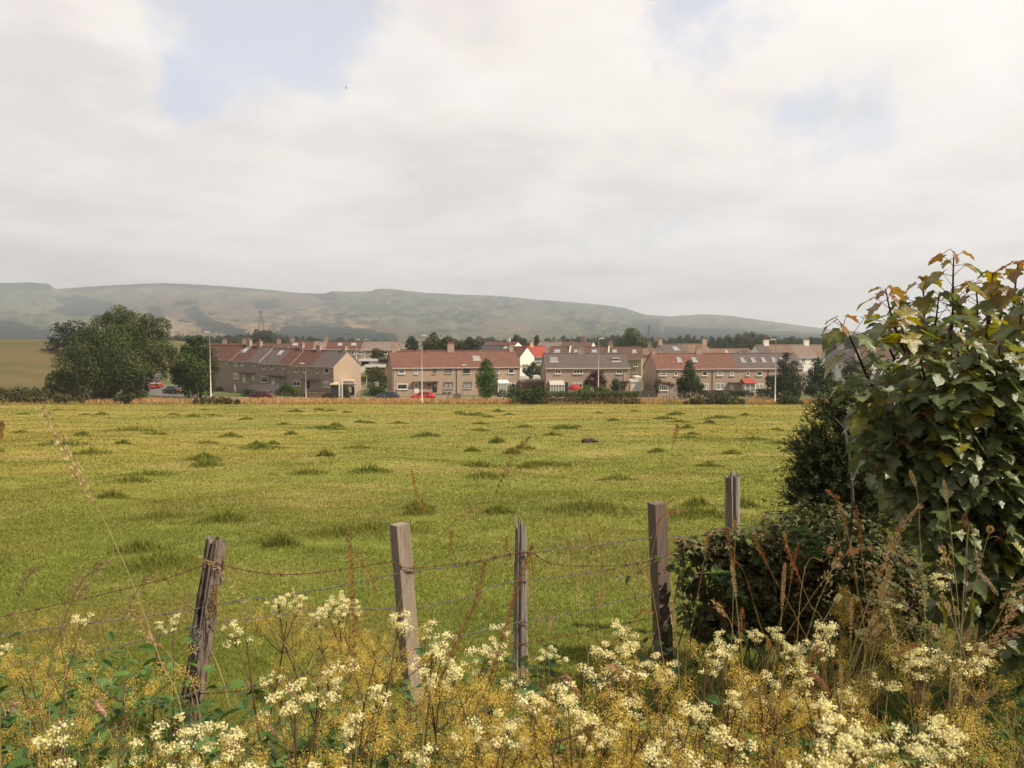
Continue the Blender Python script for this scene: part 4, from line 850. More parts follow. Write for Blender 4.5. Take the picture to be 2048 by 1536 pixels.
# ------------------------------------------------------------------ cars
m_tyre = mat('tyre_rubber', (.02, .02, .02), .9); m_rim = mat('wheel_rim', (.45, .45, .46), .35, metal=.8)
m_cglass = mat('car_glass', (.02, .025, .03), .08, spec=.7)
m_tail = mat('tail_lamp', (.45, .02, .015), .25); m_headl = mat('head_lamp', (.75, .76, .78), .15)
def car(label, loc, rz, paint, Lc=4.1, Wc=1.74, Hc=1.46, glass=None, est=False):
    r = empty('parked_car', label, 'car', loc, rz)
    h_ = Hc; L2 = Lc / 2; W2 = Wc / 2
    # cross sections along x: (x, z low, z belt, z top, half width at belt, half width at top)
    rear = .98 if est else .84
    st = [(-L2, .34, .72, .78, .80, .74), (-L2 * .93, .24, .86, .92, .95, .88), (-L2 * rear, .20, .90, .98, 1, .88), (-L2 * (rear - .26), .20, .91, h_ * .965, 1, .74), (-L2 * .25, .20, .92, h_, 1, .76), (L2 * .12, .20, .92, h_ * .985, 1, .76),
          (L2 * .52, .20, .90, .97, 1, .86), (L2 * .80, .22, .80, .86, .98, .86), (L2 * .95, .26, .66, .72, .90, .80), (L2, .34, .56, .60, .78, .70)]
    V = []
    for x, a, b, c, wb, wt in st:
        for y, z in ((-.86 * wb, a), (-wb, a + .18), (-wb, b), (-wt, c), (-wt * .5, c + .025), (wt * .5, c + .025), (wt, c), (wb, b), (wb, a + .18), (.86 * wb, a)): V.append((x, y * W2, z))
    n = len(st); k = 10
    F = np.array([[i * k + j, (i + 1) * k + j, (i + 1) * k + (j + 1) % k, i * k + (j + 1) % k] for i in range(n - 1) for j in range(k)])[:, ::-1]
    body = nm('body', V, [F, np.arange(k)[None], np.arange(k)[::-1][None] + (n - 1) * k], paint, r, None, True)
    V = np.array(V).reshape(n, k, 3); gm = glass or m_cglass
    def panel(name, pts, m, off):
        pts = np.array(pts); nn = unit(np.cross(pts[1] - pts[0], pts[2] - pts[0])); 
        if (pts.mean(0) - np.array([0, 0, .6])) @ nn < 0: nn = -nn
        nm(name, np.vstack([pts + nn * off, pts + nn * (off - .03)]), [np.array([[0, 1, 2, 3], [7, 6, 5, 4], [0, 4, 5, 1], [1, 5, 6, 2], [2, 6, 7, 3], [3, 7, 4, 0]])], m, r)
    lp = lambda a, b, t: a + (b - a) * t
    for s, (ja, jb) in ((-1, (2, 3)), (1, (7, 6))):
        for i0, i1, ta, tb in ((3, 4, .12, .95), (4, 5, .08, .98), (5, 6, .05, .55)):
            a0, a1 = V[i0, ja], V[i1, ja]; b0, b1 = V[i0, jb], V[i1, jb]
            l0, l1 = lp(a0, a1, ta), lp(a0, a1, tb); u0, u1 = lp(b0, b1, ta), lp(b0, b1, tb)
            panel('side_window', [lp(l0, u0, .10), lp(l1, u1, .10), lp(l1, u1, .86), lp(l0, u0, .86)], gm, .012)
    panel('windscreen', [lp(V[6, 3], V[5, 3], .06), lp(V[6, 6], V[5, 6], .06), lp(V[6, 6], V[5, 6], .94), lp(V[6, 3], V[5, 3], .94)], gm, .03)
    panel('rear_window', [lp(V[2, 3], V[3, 3], .15), lp(V[2, 6], V[3, 6], .15), lp(V[2, 6], V[3, 6], .9), lp(V[2, 3], V[3, 3], .9)], gm, .03)
    for x in (-L2 * .62, L2 * .62):
        for s in (-1, 1):
            q = MB(); an = np.arange(17) / 16 * 2 * math.pi; y0 = s * (W2 - .19); y1 = s * (W2 + .012)
            q.tube([(x, y0, .31), (x, y1, .31)], .31, 18); w = q.build('wheel', m_tyre, r, False)
            q = MB(); q.tube([(x, y1 + s * .001, .31), (x, y1 + s * .012, .31)], .19, 14); q.build('rim', m_rim, w)
    for s in (-1, 1):
        MB().box(L2 * .955, L2 * .985, s * W2 * .62 - .17, s * W2 * .62 + .17, .52, .66).build('headlight', m_headl, r)
        MB().box(-L2 * 1.005, -L2 * .95, s * W2 * .72 - .11, s * W2 * .72 + .11, .62, .84).build('tail_light', m_tail, r)
    MB().box(-L2 - .012, -L2 * .97, -.26, .26, .50, .60).build('number_plate', mat('plate_yellow', (.6, .45, .06), .6), r)
    MB().box(L2 * .97, L2 + .012, -.26, .26, .40, .50).build('number_plate', mat('plate_white', (.7, .7, .68), .6), r)
    return r
def paint(name, c=(.5,.5,.5)): return mat(name, c, .28, spec=.5, coat=.6)
def gp(u, Y, dz=.07): p = G(u, Y); p[2] += dz; return p
car('bright red hatchback parked in front of the red roofed terrace', gp(845, 131), math.pi + R(6), paint('bright_red_paint', (.50, .012, .022)))
car('dark blue hatchback parked left of the bright red car', gp(775, 132), math.pi + R(4), paint('dark_blue_paint', (.022, .028, .06)), 3.9)
car('dark red car parked by the short hedge below the stepped terrace', gp(524, 134), math.pi + R(-14), paint('maroon_paint', (.10, .010, .018)), 4.4)
car('red car coming down the side road beside the huge willow', gp(304, 157), R(-118), paint('red_paint', (.42, .035, .028)), 4.0, glass=mat('painted_glare_glass', (.75, .74, .72), .15, spec=.6, metal=.5))  # white glare on the windows is put into the pale glass colour
car('black car half hidden in the shade of the dark green trees', gp(345, 147), R(150), paint('black_paint', (.012, .012, .014)), 4.2)
car('dark car parked in front of the dark cottage hedge', gp(1718, 157), R(8), paint('grey_black_paint', (.03, .032, .038)), 4.0)
car('silver car parked right of the dark car by the cottage', gp(1738, 158), R(8), paint('silver_paint', (.42, .42, .43)), 4.1)
car('pale grey car half hidden behind the dark tree by the cottage', gp(1604, 155), R(10), paint('pale_grey_paint', (.5, .5, .48)), 4.1)
car('dark grey car parked at the right behind the sycamore shoots', gp(1762, 150), R(160), paint('grey_black_paint'), 4.2)
# caravans behind the brick garage
def caravan(label, u0, u1, v0, v1, Y, rz=0):
    a = P((u0 + u1) / 2, v1, Y); w = (u1 - u0) * pxm(Y); hg = (v1 - v0) * pxm(Y); r = empty('caravan', label, 'caravan', a, rz)
    hg = max(hg, 2.2); r.location.z = P(1024, v0, Y)[2] - hg
    q = MB(); q.prism([(-w/2, .35), (w/2 * .95, .35), (w/2, .9), (w/2 * .96, hg * .62), (w/2 * .78, hg * .88), (w/2 * .3, hg), (-w/2 * .7, hg), (-w/2 * .94, hg * .9), (-w/2, hg * .6)], 'y', -1.05, 1.05)
    q.build('body', mat('caravan_white', (.80, .77, .73), .4), r)
    MB().box(-w * .3, w * .3, -1.07, -1.045, hg * .52, hg * .74).build('window', m_cglass, r)
    for s in (-1, 1): MB().tube([(0, s * .9, .3), (0, s * 1.08, .3)], .3, 14).build('wheel', m_tyre, r)
caravan('white caravan roof showing above the left end of the brick garage', 1037, 1060, 751.5, 768, 152)
caravan('second white caravan, only its rounded front showing against the grey semi', 1066, 1082, 750.5, 768, 152.5)
# yellow van behind the white garage
a = P(1273, 772, 152); r = empty('van', 'yellow van with a white roof half hidden behind the white garage', 'van', a)
w = 12 * pxm(152); zt = P(1024, 753, 152)[2] - a[2]
q = MB(); q.prism([(-.25, -.6), (w, -.6), (w, zt - .5), (w - .12, zt - .3), (-.13, zt - .3), (-.25, zt - .5)], 'y', 0, 4.2); q.build('body', mat('yellow_paint', (.55, .36, .02), .4), r)
MB().prism([(-.2, zt - .298), (w - .05, zt - .298), (w - .15, zt), (-.1, zt)], 'y', .05, 4.1).build('roof', mat('caravan_white'), r)
MB().box(.0, w - .25, -.02, -.003, zt - 1.15, zt - .6).build('windscreen', m_cglass, r)
# red garden parasol
a = P(1149, 788, 134.5); zt = P(1024, 768.6, 134.5)[2] - a[2]; r = empty('parasol', 'red domed garden parasol behind the clipped hedge', 'parasol', a)
MB().tube([(0, 0, -.3), (0, 0, zt)], .025, 8).build('pole', m_galv, r)
V = [(0, 0, zt)]; ns = 16
for k, (rr, dz) in enumerate(((.45, .07), (.85, .28), (1.08, .62), (1.13, .86))):
    for j in range(ns): an = j / ns * 2 * math.pi; V.append((math.cos(an) * rr, math.sin(an) * rr, zt - dz))
F3 = np.array([[0, 1 + j, 1 + (j + 1) % ns] for j in range(ns)]); F4 = np.array([[1 + k * ns + j, 1 + (k + 1) * ns + j, 1 + (k + 1) * ns + (j + 1) % ns, 1 + k * ns + (j + 1) % ns] for k in range(3) for j in range(ns)])
nm('canopy', V, [F3, F4], mat('red_canvas', (.38, .022, .035), .85), r)
# twin white posts with a board between, at the verge
a = P(682, 797, 129); r = empty('sign', 'tall narrow white sign on two posts standing in the golden grass', 'sign', a); s_ = pxm(129)
MB().box(-.06 + 2.2 * s_, .12 + 2.2 * s_, -.08, .08, -.5, 37 * s_).build('post', mat('white_paint'), r); MB().box(-.14 - 2.6 * s_, .10 - 2.6 * s_, .02, .14, .3, 34 * s_).build('board', mat('white_paint'), r)
MB().box(-.1 - 2.6 * s_, 2.2 * s_ - .065, .0, .06, 30 * s_, 31.5 * s_).build('rail', m_galv, r)
bx('shed', 'low pale roofed shed right of the tall narrow white sign', 'shed', 686, 703, 760.5, 772, 139, 2.0, mat('dark_green_paint'), mat('cream_board'), fh=.2)

# ------------------------------------------------------------------ field boundary fence at the far side
m_oldpost = mat('grey_old_timber', (.20, .165, .14), .95, .25, 6, .4, stretch=(1, 1, .2))
src = None
for k, u in enumerate((385, 545, 601, 700, 723, 748, 770, 948, 975, 1007, 1283, 1297, 1308, 1326, 1334, 1349, 1363, 1497, 1527, 1621, 1637, 1668, 1690, 1712, 1738)):
    Y = 120.5 + (k * 7 % 5) * .3; p = G(u, Y); 
    if src is None:
        q = MB(); q.box(-.06, .06, -.06, .06, -.5, 1.2); q.prism([(-.06, 1.2), (.06, 1.2), (.0, 1.27)], 'y', -.06, .06); src = q.build('fence_post', m_oldpost); o = src
    else: o = src.copy(); C.objects.link(o)
    o.location = p; o.rotation_euler = (R(random.uniform(-5, 5)), R(random.uniform(-5, 5)), random.random()); o.scale = (1, 1, random.uniform(.85, 1.15))
    add_props(o, 'thin grey post of the far field fence in the golden grass', 'fence post', 'thin posts of the far field fence')
a = P(1339, 802, 119); r = empty('field_gate', 'low timber field gate in the golden grass left of the wide rounded bush', 'gate', a)
for k in range(3): MB().box(0, 2.5, -.03, .03, .3 + k * .33, .38 + k * .33).build('rail', m_oldpost, r)
for x in (0, 2.5): MB().box(x - .06, x + .06, -.075, -.032, -.3, 1.25).build('post', m_oldpost, r)

# ------------------------------------------------------------------ people
m_skin = mat('skin', (.50, .30, .22), .6)
def skin_body(name, joints, edges, radii, m, parent):
    me = bpy.data.meshes.new(name); me.from_pydata(joints, edges, []); o = bpy.data.objects.new(name, me); C.objects.link(o)
    md = o.modifiers.new('s', 'SKIN'); 
    for i, rr in enumerate(radii): me.skin_vertices[0].data[i].radius = (rr, rr) if np.isscalar(rr) else rr
    me.skin_vertices[0].data[0].use_root = True
    md.use_smooth_shade = True; sb = o.modifiers.new('b', 'SUBSURF'); sb.levels = 2; sb.render_levels = 2
    dg = bpy.context.evaluated_depsgraph_get(); m2 = bpy.data.meshes.new_from_object(o.evaluated_get(dg)); bpy.data.objects.remove(o)
    m2.name = name; m2.materials.clear(); m2.materials.append(m); o = bpy.data.objects.new(name, m2); C.objects.link(o); o.parent = parent; return o
def person(label, loc, rz, shirt, shorts, hair, sc=1.0):
    r = empty('person', label, 'person', loc, rz); r.scale = (sc, sc, sc)
    J = [(0,0,.95),(0,.01,1.2),(0,0,1.42),(0,0,1.53),(0,-.01,1.64),(0,0,1.76), (.19,0,1.40),(.26,.06,1.13),(.25,-.08,.90),(.25,-.11,.82), (-.19,0,1.40),(-.26,-.05,1.13),(-.25,-.20,.95),(-.25,-.24,.88),
         (.10,0,.90),(.11,-.17,.50),(.11,-.10,.09),(.12,-.24,.04), (-.10,0,.90),(-.11,.06,.50),(-.11,.24,.12),(-.12,.15,.04), (0,-.11,1.63)]
    Ed = [(0,1),(1,2),(2,3),(3,4),(4,5),(2,6),(6,7),(7,8),(8,9),(2,10),(10,11),(11,12),(12,13),(0,14),(14,15),(15,16),(16,17),(0,18),(18,19),(19,20),(20,21),(4,22)]
    Rd = [.14,.13,.13,.055,.095,.07,.06,.045,.035,.03,.06,.045,.035,.03,.085,.058,.04,.035,.085,.058,.04,.035,.022]
    skin_body('body', J, Ed, Rd, m_skin, r)
    skin_body('shirt', [(0,0,.95),(0,.01,1.2),(0,0,1.43),(.19,0,1.41),(.25,.05,1.18),(-.19,0,1.41),(-.25,-.04,1.18)], [(0,1),(1,2),(2,3),(3,4),(2,5),(5,6)], [(.165,.14),(.16,.14),(.14,.12),.075,.062,.075,.062], shirt, r)
    skin_body('shorts', [(0,0,.95),(.10,0,.90),(.11,-.13,.58),(-.10,0,.90),(-.11,.04,.58)], [(0,1),(1,2),(0,3),(3,4)], [.155,.105,.09,.105,.09], shorts, r)
    skin_body('hair', [(0,.03,1.70),(0,.02,1.78),(0,.08,1.62)], [(0,1),(0,2)], [.10,.075,.05], hair, r)
person('person walking along the pavement in a blue grey top and pale shorts', G(469, 148, .02), R(75), mat('blue_grey_cloth', (.16, .17, .20), .9), mat('pale_cloth', (.35, .32, .27), .9), mat('brown_hair', (.09, .06, .04), .8), .96)
person('person in a pale yellow top half hidden behind the wide rounded bush', G(1417, 135.8, .14), R(20), mat('pale_yellow_cloth', (.65, .58, .36), .9), mat('dark_cloth', (.05, .05, .06), .9), mat('red_brown_hair', (.16, .07, .04), .8), .85)
person('person in a white top half hidden behind the wide rounded bush', G(1422.5, 136, .14), R(-30), mat('white_cloth', (.75, .74, .72), .9), mat('dark_cloth'), mat('pale_hair', (.6, .58, .55), .8), .80)

# ------------------------------------------------------------------ birds
def bird(label, u, v, Y, span, rz, bank):
    p = P(u, v, Y); r = empty('bird', label, 'bird', p, rz); r.rotation_euler = (bank, R(20), rz); s = span
    q = MB(); q.tube([(-.30*s, 0, 0), (-.16*s, 0, 0), (0, 0, .01*s), (.14*s, 0, .01*s), (.22*s, 0, 0), (.27*s, 0, -.005*s)], [.01*s, .035*s, .055*s, .045*s, .03*s, .006*s], 8)
    for sd in (1, -1):
        V = [(.10*s, 0, .02*s), (.08*s, sd*.22*s, .07*s), (.0, sd*.5*s, .02*s), (-.04*s, sd*.44*s, .025*s), (-.06*s, sd*.2*s, .065*s), (-.08*s, 0, .02*s)]
        V2 = [(x, y, z - .012 * s) for x, y, z in V]
        q.add(V + V2, [np.array([[0, 1, 4, 5], [1, 2, 3, 4]]), np.array([[11, 10, 7, 6], [10, 9, 8, 7]]), np.array([[i, (i + 1) % 6, 6 + (i + 1) % 6, 6 + i] for i in range(6)])])
    V = [(-.14*s, .03*s, 0), (-.34*s, .07*s, 0), (-.34*s, -.07*s, 0), (-.14*s, -.03*s, 0)]
    q.add(V + [(x, y, z - .01*s) for x, y, z in V], np.array([[0,1,2,3],[7,6,5,4],[0,4,5,1],[1,5,6,2],[2,6,7,3],[3,7,4,0]])); q.build('body', mat('dark_plumage', (.05, .045, .045), .8), r)
bird('dark bird with upright wings high in the upper left of the sky', 692, 175, 60, .38, R(70), R(75))
bird('small dark bird in the middle of the sky', 1180, 337, 90, .30, R(30), R(25))
bird('tiny dark bird low in the sky right of centre', 1252, 513, 140, .30, R(10), R(10))

bm = bmesh.new(); bmesh.ops.create_icosphere(bm, subdivisions=3, radius=.22)
for v_ in bm.verts:
    k_ = .7 + .6 * float(vn(v_.co.x * 9 + 3, v_.co.y * 9 + v_.co.z * 7, 4)); v_.co.x *= 1.5 * k_; v_.co.y *= k_; v_.co.z = max(v_.co.z * .55 * k_, -.05)
me = bpy.data.meshes.new('earth_clod'); bm.to_mesh(me); bm.free(); me.materials.append(mat('dark_earth', (.05, .035, .025), .95, .4, 9, .6)); o = bpy.data.objects.new('earth_clod', me); C.objects.link(o)
o.location = G(1180, 33, .05); add_props(o, 'small dark clod of earth lying alone on the pasture', 'clod')
# ------------------------------------------------------------------ grass
m_grass = mat('grass_blade', attr=True, rough=.65, transl=.30, spec=.2)
m_dry = mat('dry_grass', attr=True, rough=.8, transl=.25, spec=.15)
def blades(x, y, z, hgt, wid, col, lean=.45, seg=1, bend=.5, tipc=1.15, yawb=None):
    n = len(x); yaw = rng.random(n) * 6.283 if yawb is None else yawb + rng.normal(size=n) * .6
    dx, dy = np.cos(yaw), np.sin(yaw); ln = np.abs(rng.normal(size=n)) * lean * hgt
    base = np.stack([x, y, z], 1); fw = rng.random(n) * 6.283; sx, sy = np.cos(fw), np.sin(fw)
    W = np.stack([sx, sy, sx * 0], 1); D = np.stack([dx, dy, dx * 0], 1); U = np.array([0, 0, 1.0])
    Vs = []; Cs = []
    for k in range(seg):
        f = k / seg; c = base + D * (ln * f ** (1 + bend))[:, None] + U * (hgt * (f - .12 * bend * f * f))[:, None]
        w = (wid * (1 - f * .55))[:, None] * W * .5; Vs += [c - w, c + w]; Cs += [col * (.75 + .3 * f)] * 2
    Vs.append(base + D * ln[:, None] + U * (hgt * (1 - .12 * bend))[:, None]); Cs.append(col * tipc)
    m = 2 * seg + 1; V = np.stack(Vs, 1).reshape(-1, 3); Cc = np.stack(Cs, 1).reshape(-1, 3); k = np.arange(n)[:, None] * m; Fs = []
    for s in range(seg - 1): Fs.append(k + np.array([[2*s, 2*s+1, 2*s+3, 2*s+2]]))
    Fs.append(k + np.array([[2*seg-2, 2*seg-1, 2*seg]]))
    return V, Fs, Cc
def fan(n, y0, y1, half=.74, pad=1.0, pw=-1.0):
    """points spread over the wedge the picture can see, thinning with distance"""
    q = rng.random(n); y = (y0 ** pw + q * (y1 ** pw - y0 ** pw)) ** (1 / pw) if pw else y0 * (y1 / y0) ** q
    x = (rng.random(n) * 2 - 1) * (y * half + pad); return x, y
n = 560000
x, y = fan(n, 4.4, 119.5, pw=-.35)
c = field_col(x, y); tu = tuss(x, y); d = np.sqrt(x * x + y * y)
hg = (.020 + .026 * rng.random(n)) * (1 + 1.1 * tu + .010 * d) * (1 + .5 * sstep(.5, .7, fbm(x / 3, y / 3, 141)))
hg = np.minimum(hg, .14)
wd = np.maximum(.0040, d * .0011) * (.7 + .6 * rng.random(n))
c = c * (.72 + .56 * rng.random(n))[:, None]; straw = rng.random(n) < .10
c[straw] = mixc(c[straw], np.array([.30, .235, .10]), np.full(straw.sum(), .6))
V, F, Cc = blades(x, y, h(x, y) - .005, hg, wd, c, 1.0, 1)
add_props(nm('grass', V, F, m_grass, None, Cc), kind='stuff', label='sunlit yellow green pasture grass of the field', cat='grass')
# extra fine blades close to the fence
n = 150000; x, y = fan(n, 3.9, 18, pw=-.2); c = mixc(field_col(x, y), C_GRN * .9, np.full(n, .35)) * (.7 + .6 * rng.random(n))[:, None]
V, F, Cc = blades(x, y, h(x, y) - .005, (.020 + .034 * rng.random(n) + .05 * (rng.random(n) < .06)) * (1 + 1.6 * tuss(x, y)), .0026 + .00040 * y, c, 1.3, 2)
add_props(nm('short_grass', V, F, m_grass, None, Cc), kind='stuff', label='short grazed green grass just behind the barbed wire', cat='grass')
# tussock blades
near_t = np.where(TUS[:, 1] < 90)[0]; k = near_t[rng.integers(0, len(near_t), 34000)]; ang = rng.random(34000) * 6.283; rf = rng.random(34000) ** .7; rr = rf * TUS[k, 2]
x = TUS[k, 0] + np.cos(ang) * rr * 1.2; y = TUS[k, 1] + np.sin(ang) * rr; ok = y > 6; x, y, k, rf = x[ok], y[ok], k[ok], rf[ok]
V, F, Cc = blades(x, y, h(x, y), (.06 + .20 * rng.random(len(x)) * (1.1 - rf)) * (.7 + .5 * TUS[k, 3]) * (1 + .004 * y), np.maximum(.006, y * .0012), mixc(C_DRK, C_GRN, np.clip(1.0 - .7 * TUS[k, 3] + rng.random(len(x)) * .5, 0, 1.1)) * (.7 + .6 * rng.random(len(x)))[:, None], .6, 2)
add_props(nm('grass_tussocks', V, F, m_grass, None, Cc), kind='stuff', label='darker rank tufts dotted about the pasture', cat='grass')
# white clover heads
n = 2600; x, y = fan(n, 5.5, 40, pw=-.6); ok = fbm(x / 3.2, y / 2.6, 151) > .52; x, y = x[ok], y[ok]; n = len(x)
V, F = leaf_quads(np.stack([x, y, h(x, y) + .06 + .04 * rng.random(n)], 1), rng.normal(size=(n, 3)) * .4 + (0, -.5, .8), np.maximum(.014, y * .0011) * (.7 + .6 * rng.random(n)), .9)
add_props(nm('white_clover', V, F, mat('clover_petal', (.62, .60, .52), .8, transl=.2)), kind='stuff', label='small white clover heads speckling the pasture', cat='clover')
# golden verge
n = 60000; y = 114.5 + 14 * rng.random(n) ** .9; x = (rng.random(n) * 2 - 1) * 112
kp = y > 116 + 4.5 * fbm(x / 4, x * 0 + 2, 163) - 1.2 * rng.random(n); x, y = x[kp], y[kp]; n = len(x)
cl = sstep(.38, .62, fbm(x / 5, y / 2.5, 161)); rt = sstep(25, 60, x)
c = mixc(np.array([.56, .335, .165]), np.array([.38, .29, .10]), np.clip(cl * .7 + rt * .5, 0, 1)); c = mixc(c, np.array([.20, .19, .05]), sstep(119.5, 116.5, y) * .75) * (.75 + .5 * rng.random(n))[:, None]
V, F, Cc = blades(x, y, h(x, y), (.40 + .5 * rng.random(n)) * (.40 + .60 * sstep(116, 121, y)) * (.65 + .7 * fbm(x / 3, y / 1.5, 165)), .10 + .07 * rng.random(n), c, .45, 2, tipc=1.1)
add_props(nm('long_grass', V, F, m_dry, None, Cc), kind='stuff', label='long golden seeding grass of the far verge', cat='grass')

# ------------------------------------------------------------------ the near fence
m_old = mat('weathered_wood', (.25, .195, .165), .95, .35, 10, .9, stretch=(5, 5, .3), blotch=((.040, .025, .020), 6, .47, .58))
m_silver = mat('silvery_wood', (.27, .23, .205), .95, .28, 10, .9, stretch=(4, 4, .3), blotch=((.075, .052, .045), 6, .56, .68))
m_sawn = mat('sawn_post', (.29, .235, .185), .9, .22, 9, .6, stretch=(3, 3, .3), blotch=((.20, .155, .125), 5, .46, .66))
m_dksawn = mat('dark_sawn_post', (.155, .112, .092), .9, .25, 9, .6, stretch=(3, 3, .3), blotch=((.29, .22, .18), 4, .62, .75))
m_lich = mat('lichen', (.30, .29, .26), .95, .2, 30); m_lich2 = mat('ochre_lichen', (.20, .135, .03), .95, .2, 30)
def old_post(label, top, bot, Y, wpx, m, seed, split=.10, lichen=True, sides=22, taper=.9, group='old split posts of the near fence', jag=.06, wbot=1.1):
    """round weathered post with grain furrows and a broken top"""
    t = P(*top, Y); b = P(*bot, Y); zg_ = float(h(b[0], Y)) - .15; b = b if b[2] <= zg_ else t + (b - t) * (t[2] - zg_) / (t[2] - b[2]); ax = t - b; Lh = np.linalg.norm(ax)
    r = empty('fence_post', label, 'fence post', b); g = np.random.default_rng(seed); rad = wpx * pxm(Y) / 2
    zx = ax / Lh; xx = unit(np.cross(np.array([0, 1., 0]), zx)); yy = np.cross(zx, xx)
    nz = 46; an = np.arange(sides * 3) / (sides * 3) * 2 * math.pi; S = len(an)
    fur = np.zeros(S)
    for a0, w, dp in [(g.random() * 6.28, .05 + .09 * g.random(), .05 + .16 * g.random()) for _ in range(13)] + [(4.3 + .5 * g.random(), .16, .34)]:
        dd = np.abs((an - a0 + math.pi) % (2 * math.pi) - math.pi); fur = np.maximum(fur, dp * np.exp(-(dd / w) ** 2))
    topz = np.array([Lh - jag * (vn(np.cos(a) * 2.6 + seed, np.sin(a) * 2.6, seed) * 1.3 + .9 * vn(a * 6, 0, seed + 2)) for a in an])
    V = []
    for k in range(nz):
        f = k / (nz - 1)
        for j, a in enumerate(an):
            zz = f * topz[j]
            rr = rad * (wbot + (taper - wbot) * f) * (1 - fur[j] * (.6 + .6 * vn(zz * 3, j * .2, seed))) * (.93 + .14 * vn(np.cos(a) * 1.5 + 9, zz * 5 + np.sin(a) * 1.5, seed + 5))
            V.append(xx * math.cos(a) * rr + yy * math.sin(a) * rr + zx * zz)
    i = np.arange(nz - 1)[:, None]; j = np.arange(S)[None]
    F = np.stack([i * S + j, i * S + (j + 1) % S, (i + 1) * S + (j + 1) % S, (i + 1) * S + j], -1).reshape(-1, 4)
    V = np.array(V); ctop = (V[-S:].mean(0) - zx * jag * .9)[None]
    inner = V[-S:] * .5 + ctop * .5; n0 = len(V); V = np.vstack([V, inner, ctop])
    F2 = np.array([[n0 - S + q, n0 - S + (q + 1) % S, n0 + (q + 1) % S, n0 + q] for q in range(S)]); F3 = np.array([[n0 + q, n0 + (q + 1) % S, n0 + S] for q in range(S)])
    nm('timber', V, [F, F2, F3], m, r, None, False)
    if lichen:
        cen = []
        for _ in range(600):
            a = 4.2 + np.clip(g.normal(), -1.6, 1.6) * .45; zz = Lh * (.55 + np.clip(g.normal(), -1.7, 1.7) * .032); rr = rad * 1.02; cen.append(xx * math.cos(a) * rr + yy * math.sin(a) * rr + zx * zz)
        V, F = leaf_quads(np.array(cen), np.array(cen) - zx * (np.array(cen) @ zx)[:, None] + g.normal(size=(600, 3)) * .03, .0045 + .005 * g.random(600), .9); nm('lichen', V, F, m_lich, r)
        cen = []
        for _ in range(320):
            a = 5.6 + np.clip(g.normal(), -1.7, 1.7) * .2; zz = Lh * (.72 + np.clip(g.normal(), -1.7, 1.7) * .04); rr = rad * 1.0; cen.append(xx * math.cos(a) * rr + yy * math.sin(a) * rr + zx * zz)
        V, F = leaf_quads(np.array(cen), np.array(cen) - zx * (np.array(cen) @ zx)[:, None] + g.normal(size=(320, 3)) * .03, .008, .9); nm('lichen', V, F, m_lich2, r)
    return r
def sawn_post(label, top, bot, Y, wpx, m, rz, dep=1.0):
    t = P(*top, Y); b = P(*bot, Y); zg_ = float(h(b[0], Y)) - .15; b = b if b[2] <= zg_ else t + (b - t) * (t[2] - zg_) / (t[2] - b[2]); ax = t - b; Lh = np.linalg.norm(ax); r = empty('fence_post', label, 'fence post', b)
    zx = ax / Lh; xx = unit(np.cross(np.array([0, 1., 0]), zx)); yy = np.cross(zx, xx)
    w = wpx * pxm(Y) / (abs(math.cos(rz)) + abs(math.sin(rz)) * dep) / 2; cz, sz = math.cos(rz), math.sin(rz); X2 = xx * cz + yy * sz; Y2 = -xx * sz + yy * cz
    bm = bmesh.new(); vv = []; ns = 16
    for k in range(ns):
        f = k / (ns - 1); wob = .985 + .03 * vn(f * 7, 3, int(w * 999))
        vv.append([bm.verts.new(Vector(X2 * a * w * wob + Y2 * c_ * w * dep * wob + zx * f * Lh)) for a, c_ in ((-1, -1), (1, -1), (1, 1), (-1, 1))])
    for k in range(ns - 1):
        for q in range(4): bm.faces.new((vv[k][q], vv[k][(q + 1) % 4], vv[k + 1][(q + 1) % 4], vv[k + 1][q]))
    bm.faces.new(vv[-1]); bm.faces.new(vv[0][::-1])
    ed = [e for e in bm.edges if len(e.link_faces) == 2 and e.calc_face_angle() > .8]; bmesh.ops.bevel(bm, geom=ed, offset=.004, segments=2, affect='EDGES')
    me = bpy.data.meshes.new('timber'); bm.to_mesh(me); bm.free(); me.materials.append(m); o = bpy.data.objects.new('timber', me); C.objects.link(o); o.parent = r; return r
old_post('leaning grey brown split post with lichen and a jagged top, leftmost of the fence', (436, 1062), (374, 1470), 4.30, 47, m_old, 3, jag=.05, wbot=1.0, taper=.85)
sawn_post('squared pale sawn post with one sunlit face, leaning left', (799, 1048), (833, 1480), 4.55, 42, m_sawn, R(38))
old_post('thin silvery post worn to a sharp point at its top', (1042, 1006), (1040, 1420), 4.90, 36, m_silver, 17, lichen=False, jag=.13, wbot=1.0, taper=.64)
sawn_post('dark squared post with a flat top at the edge of the brambles', (1314, 1006), (1328, 1330), 5.20, 37, m_dksawn, R(24))
old_post('stout grey post with a notched split top rising out of the brambles', (1464, 936), (1466, 1150), 6.40, 33, m_silver, 29, lichen=False, jag=.05, wbot=.95, taper=.85)
FU = np.array([-300, 400, 800, 1040, 1310, 1465, 1700]); FY = np.array([3.9, 4.30, 4.55, 4.90, 5.20, 6.0, 6.2]) - .07
m_rust = mat('rusty_wire', (.13, .052, .026), .85, .4, 60); m_zinc = mat('galvanised_wire', (.135, .125, .12), .65, .5, 60)
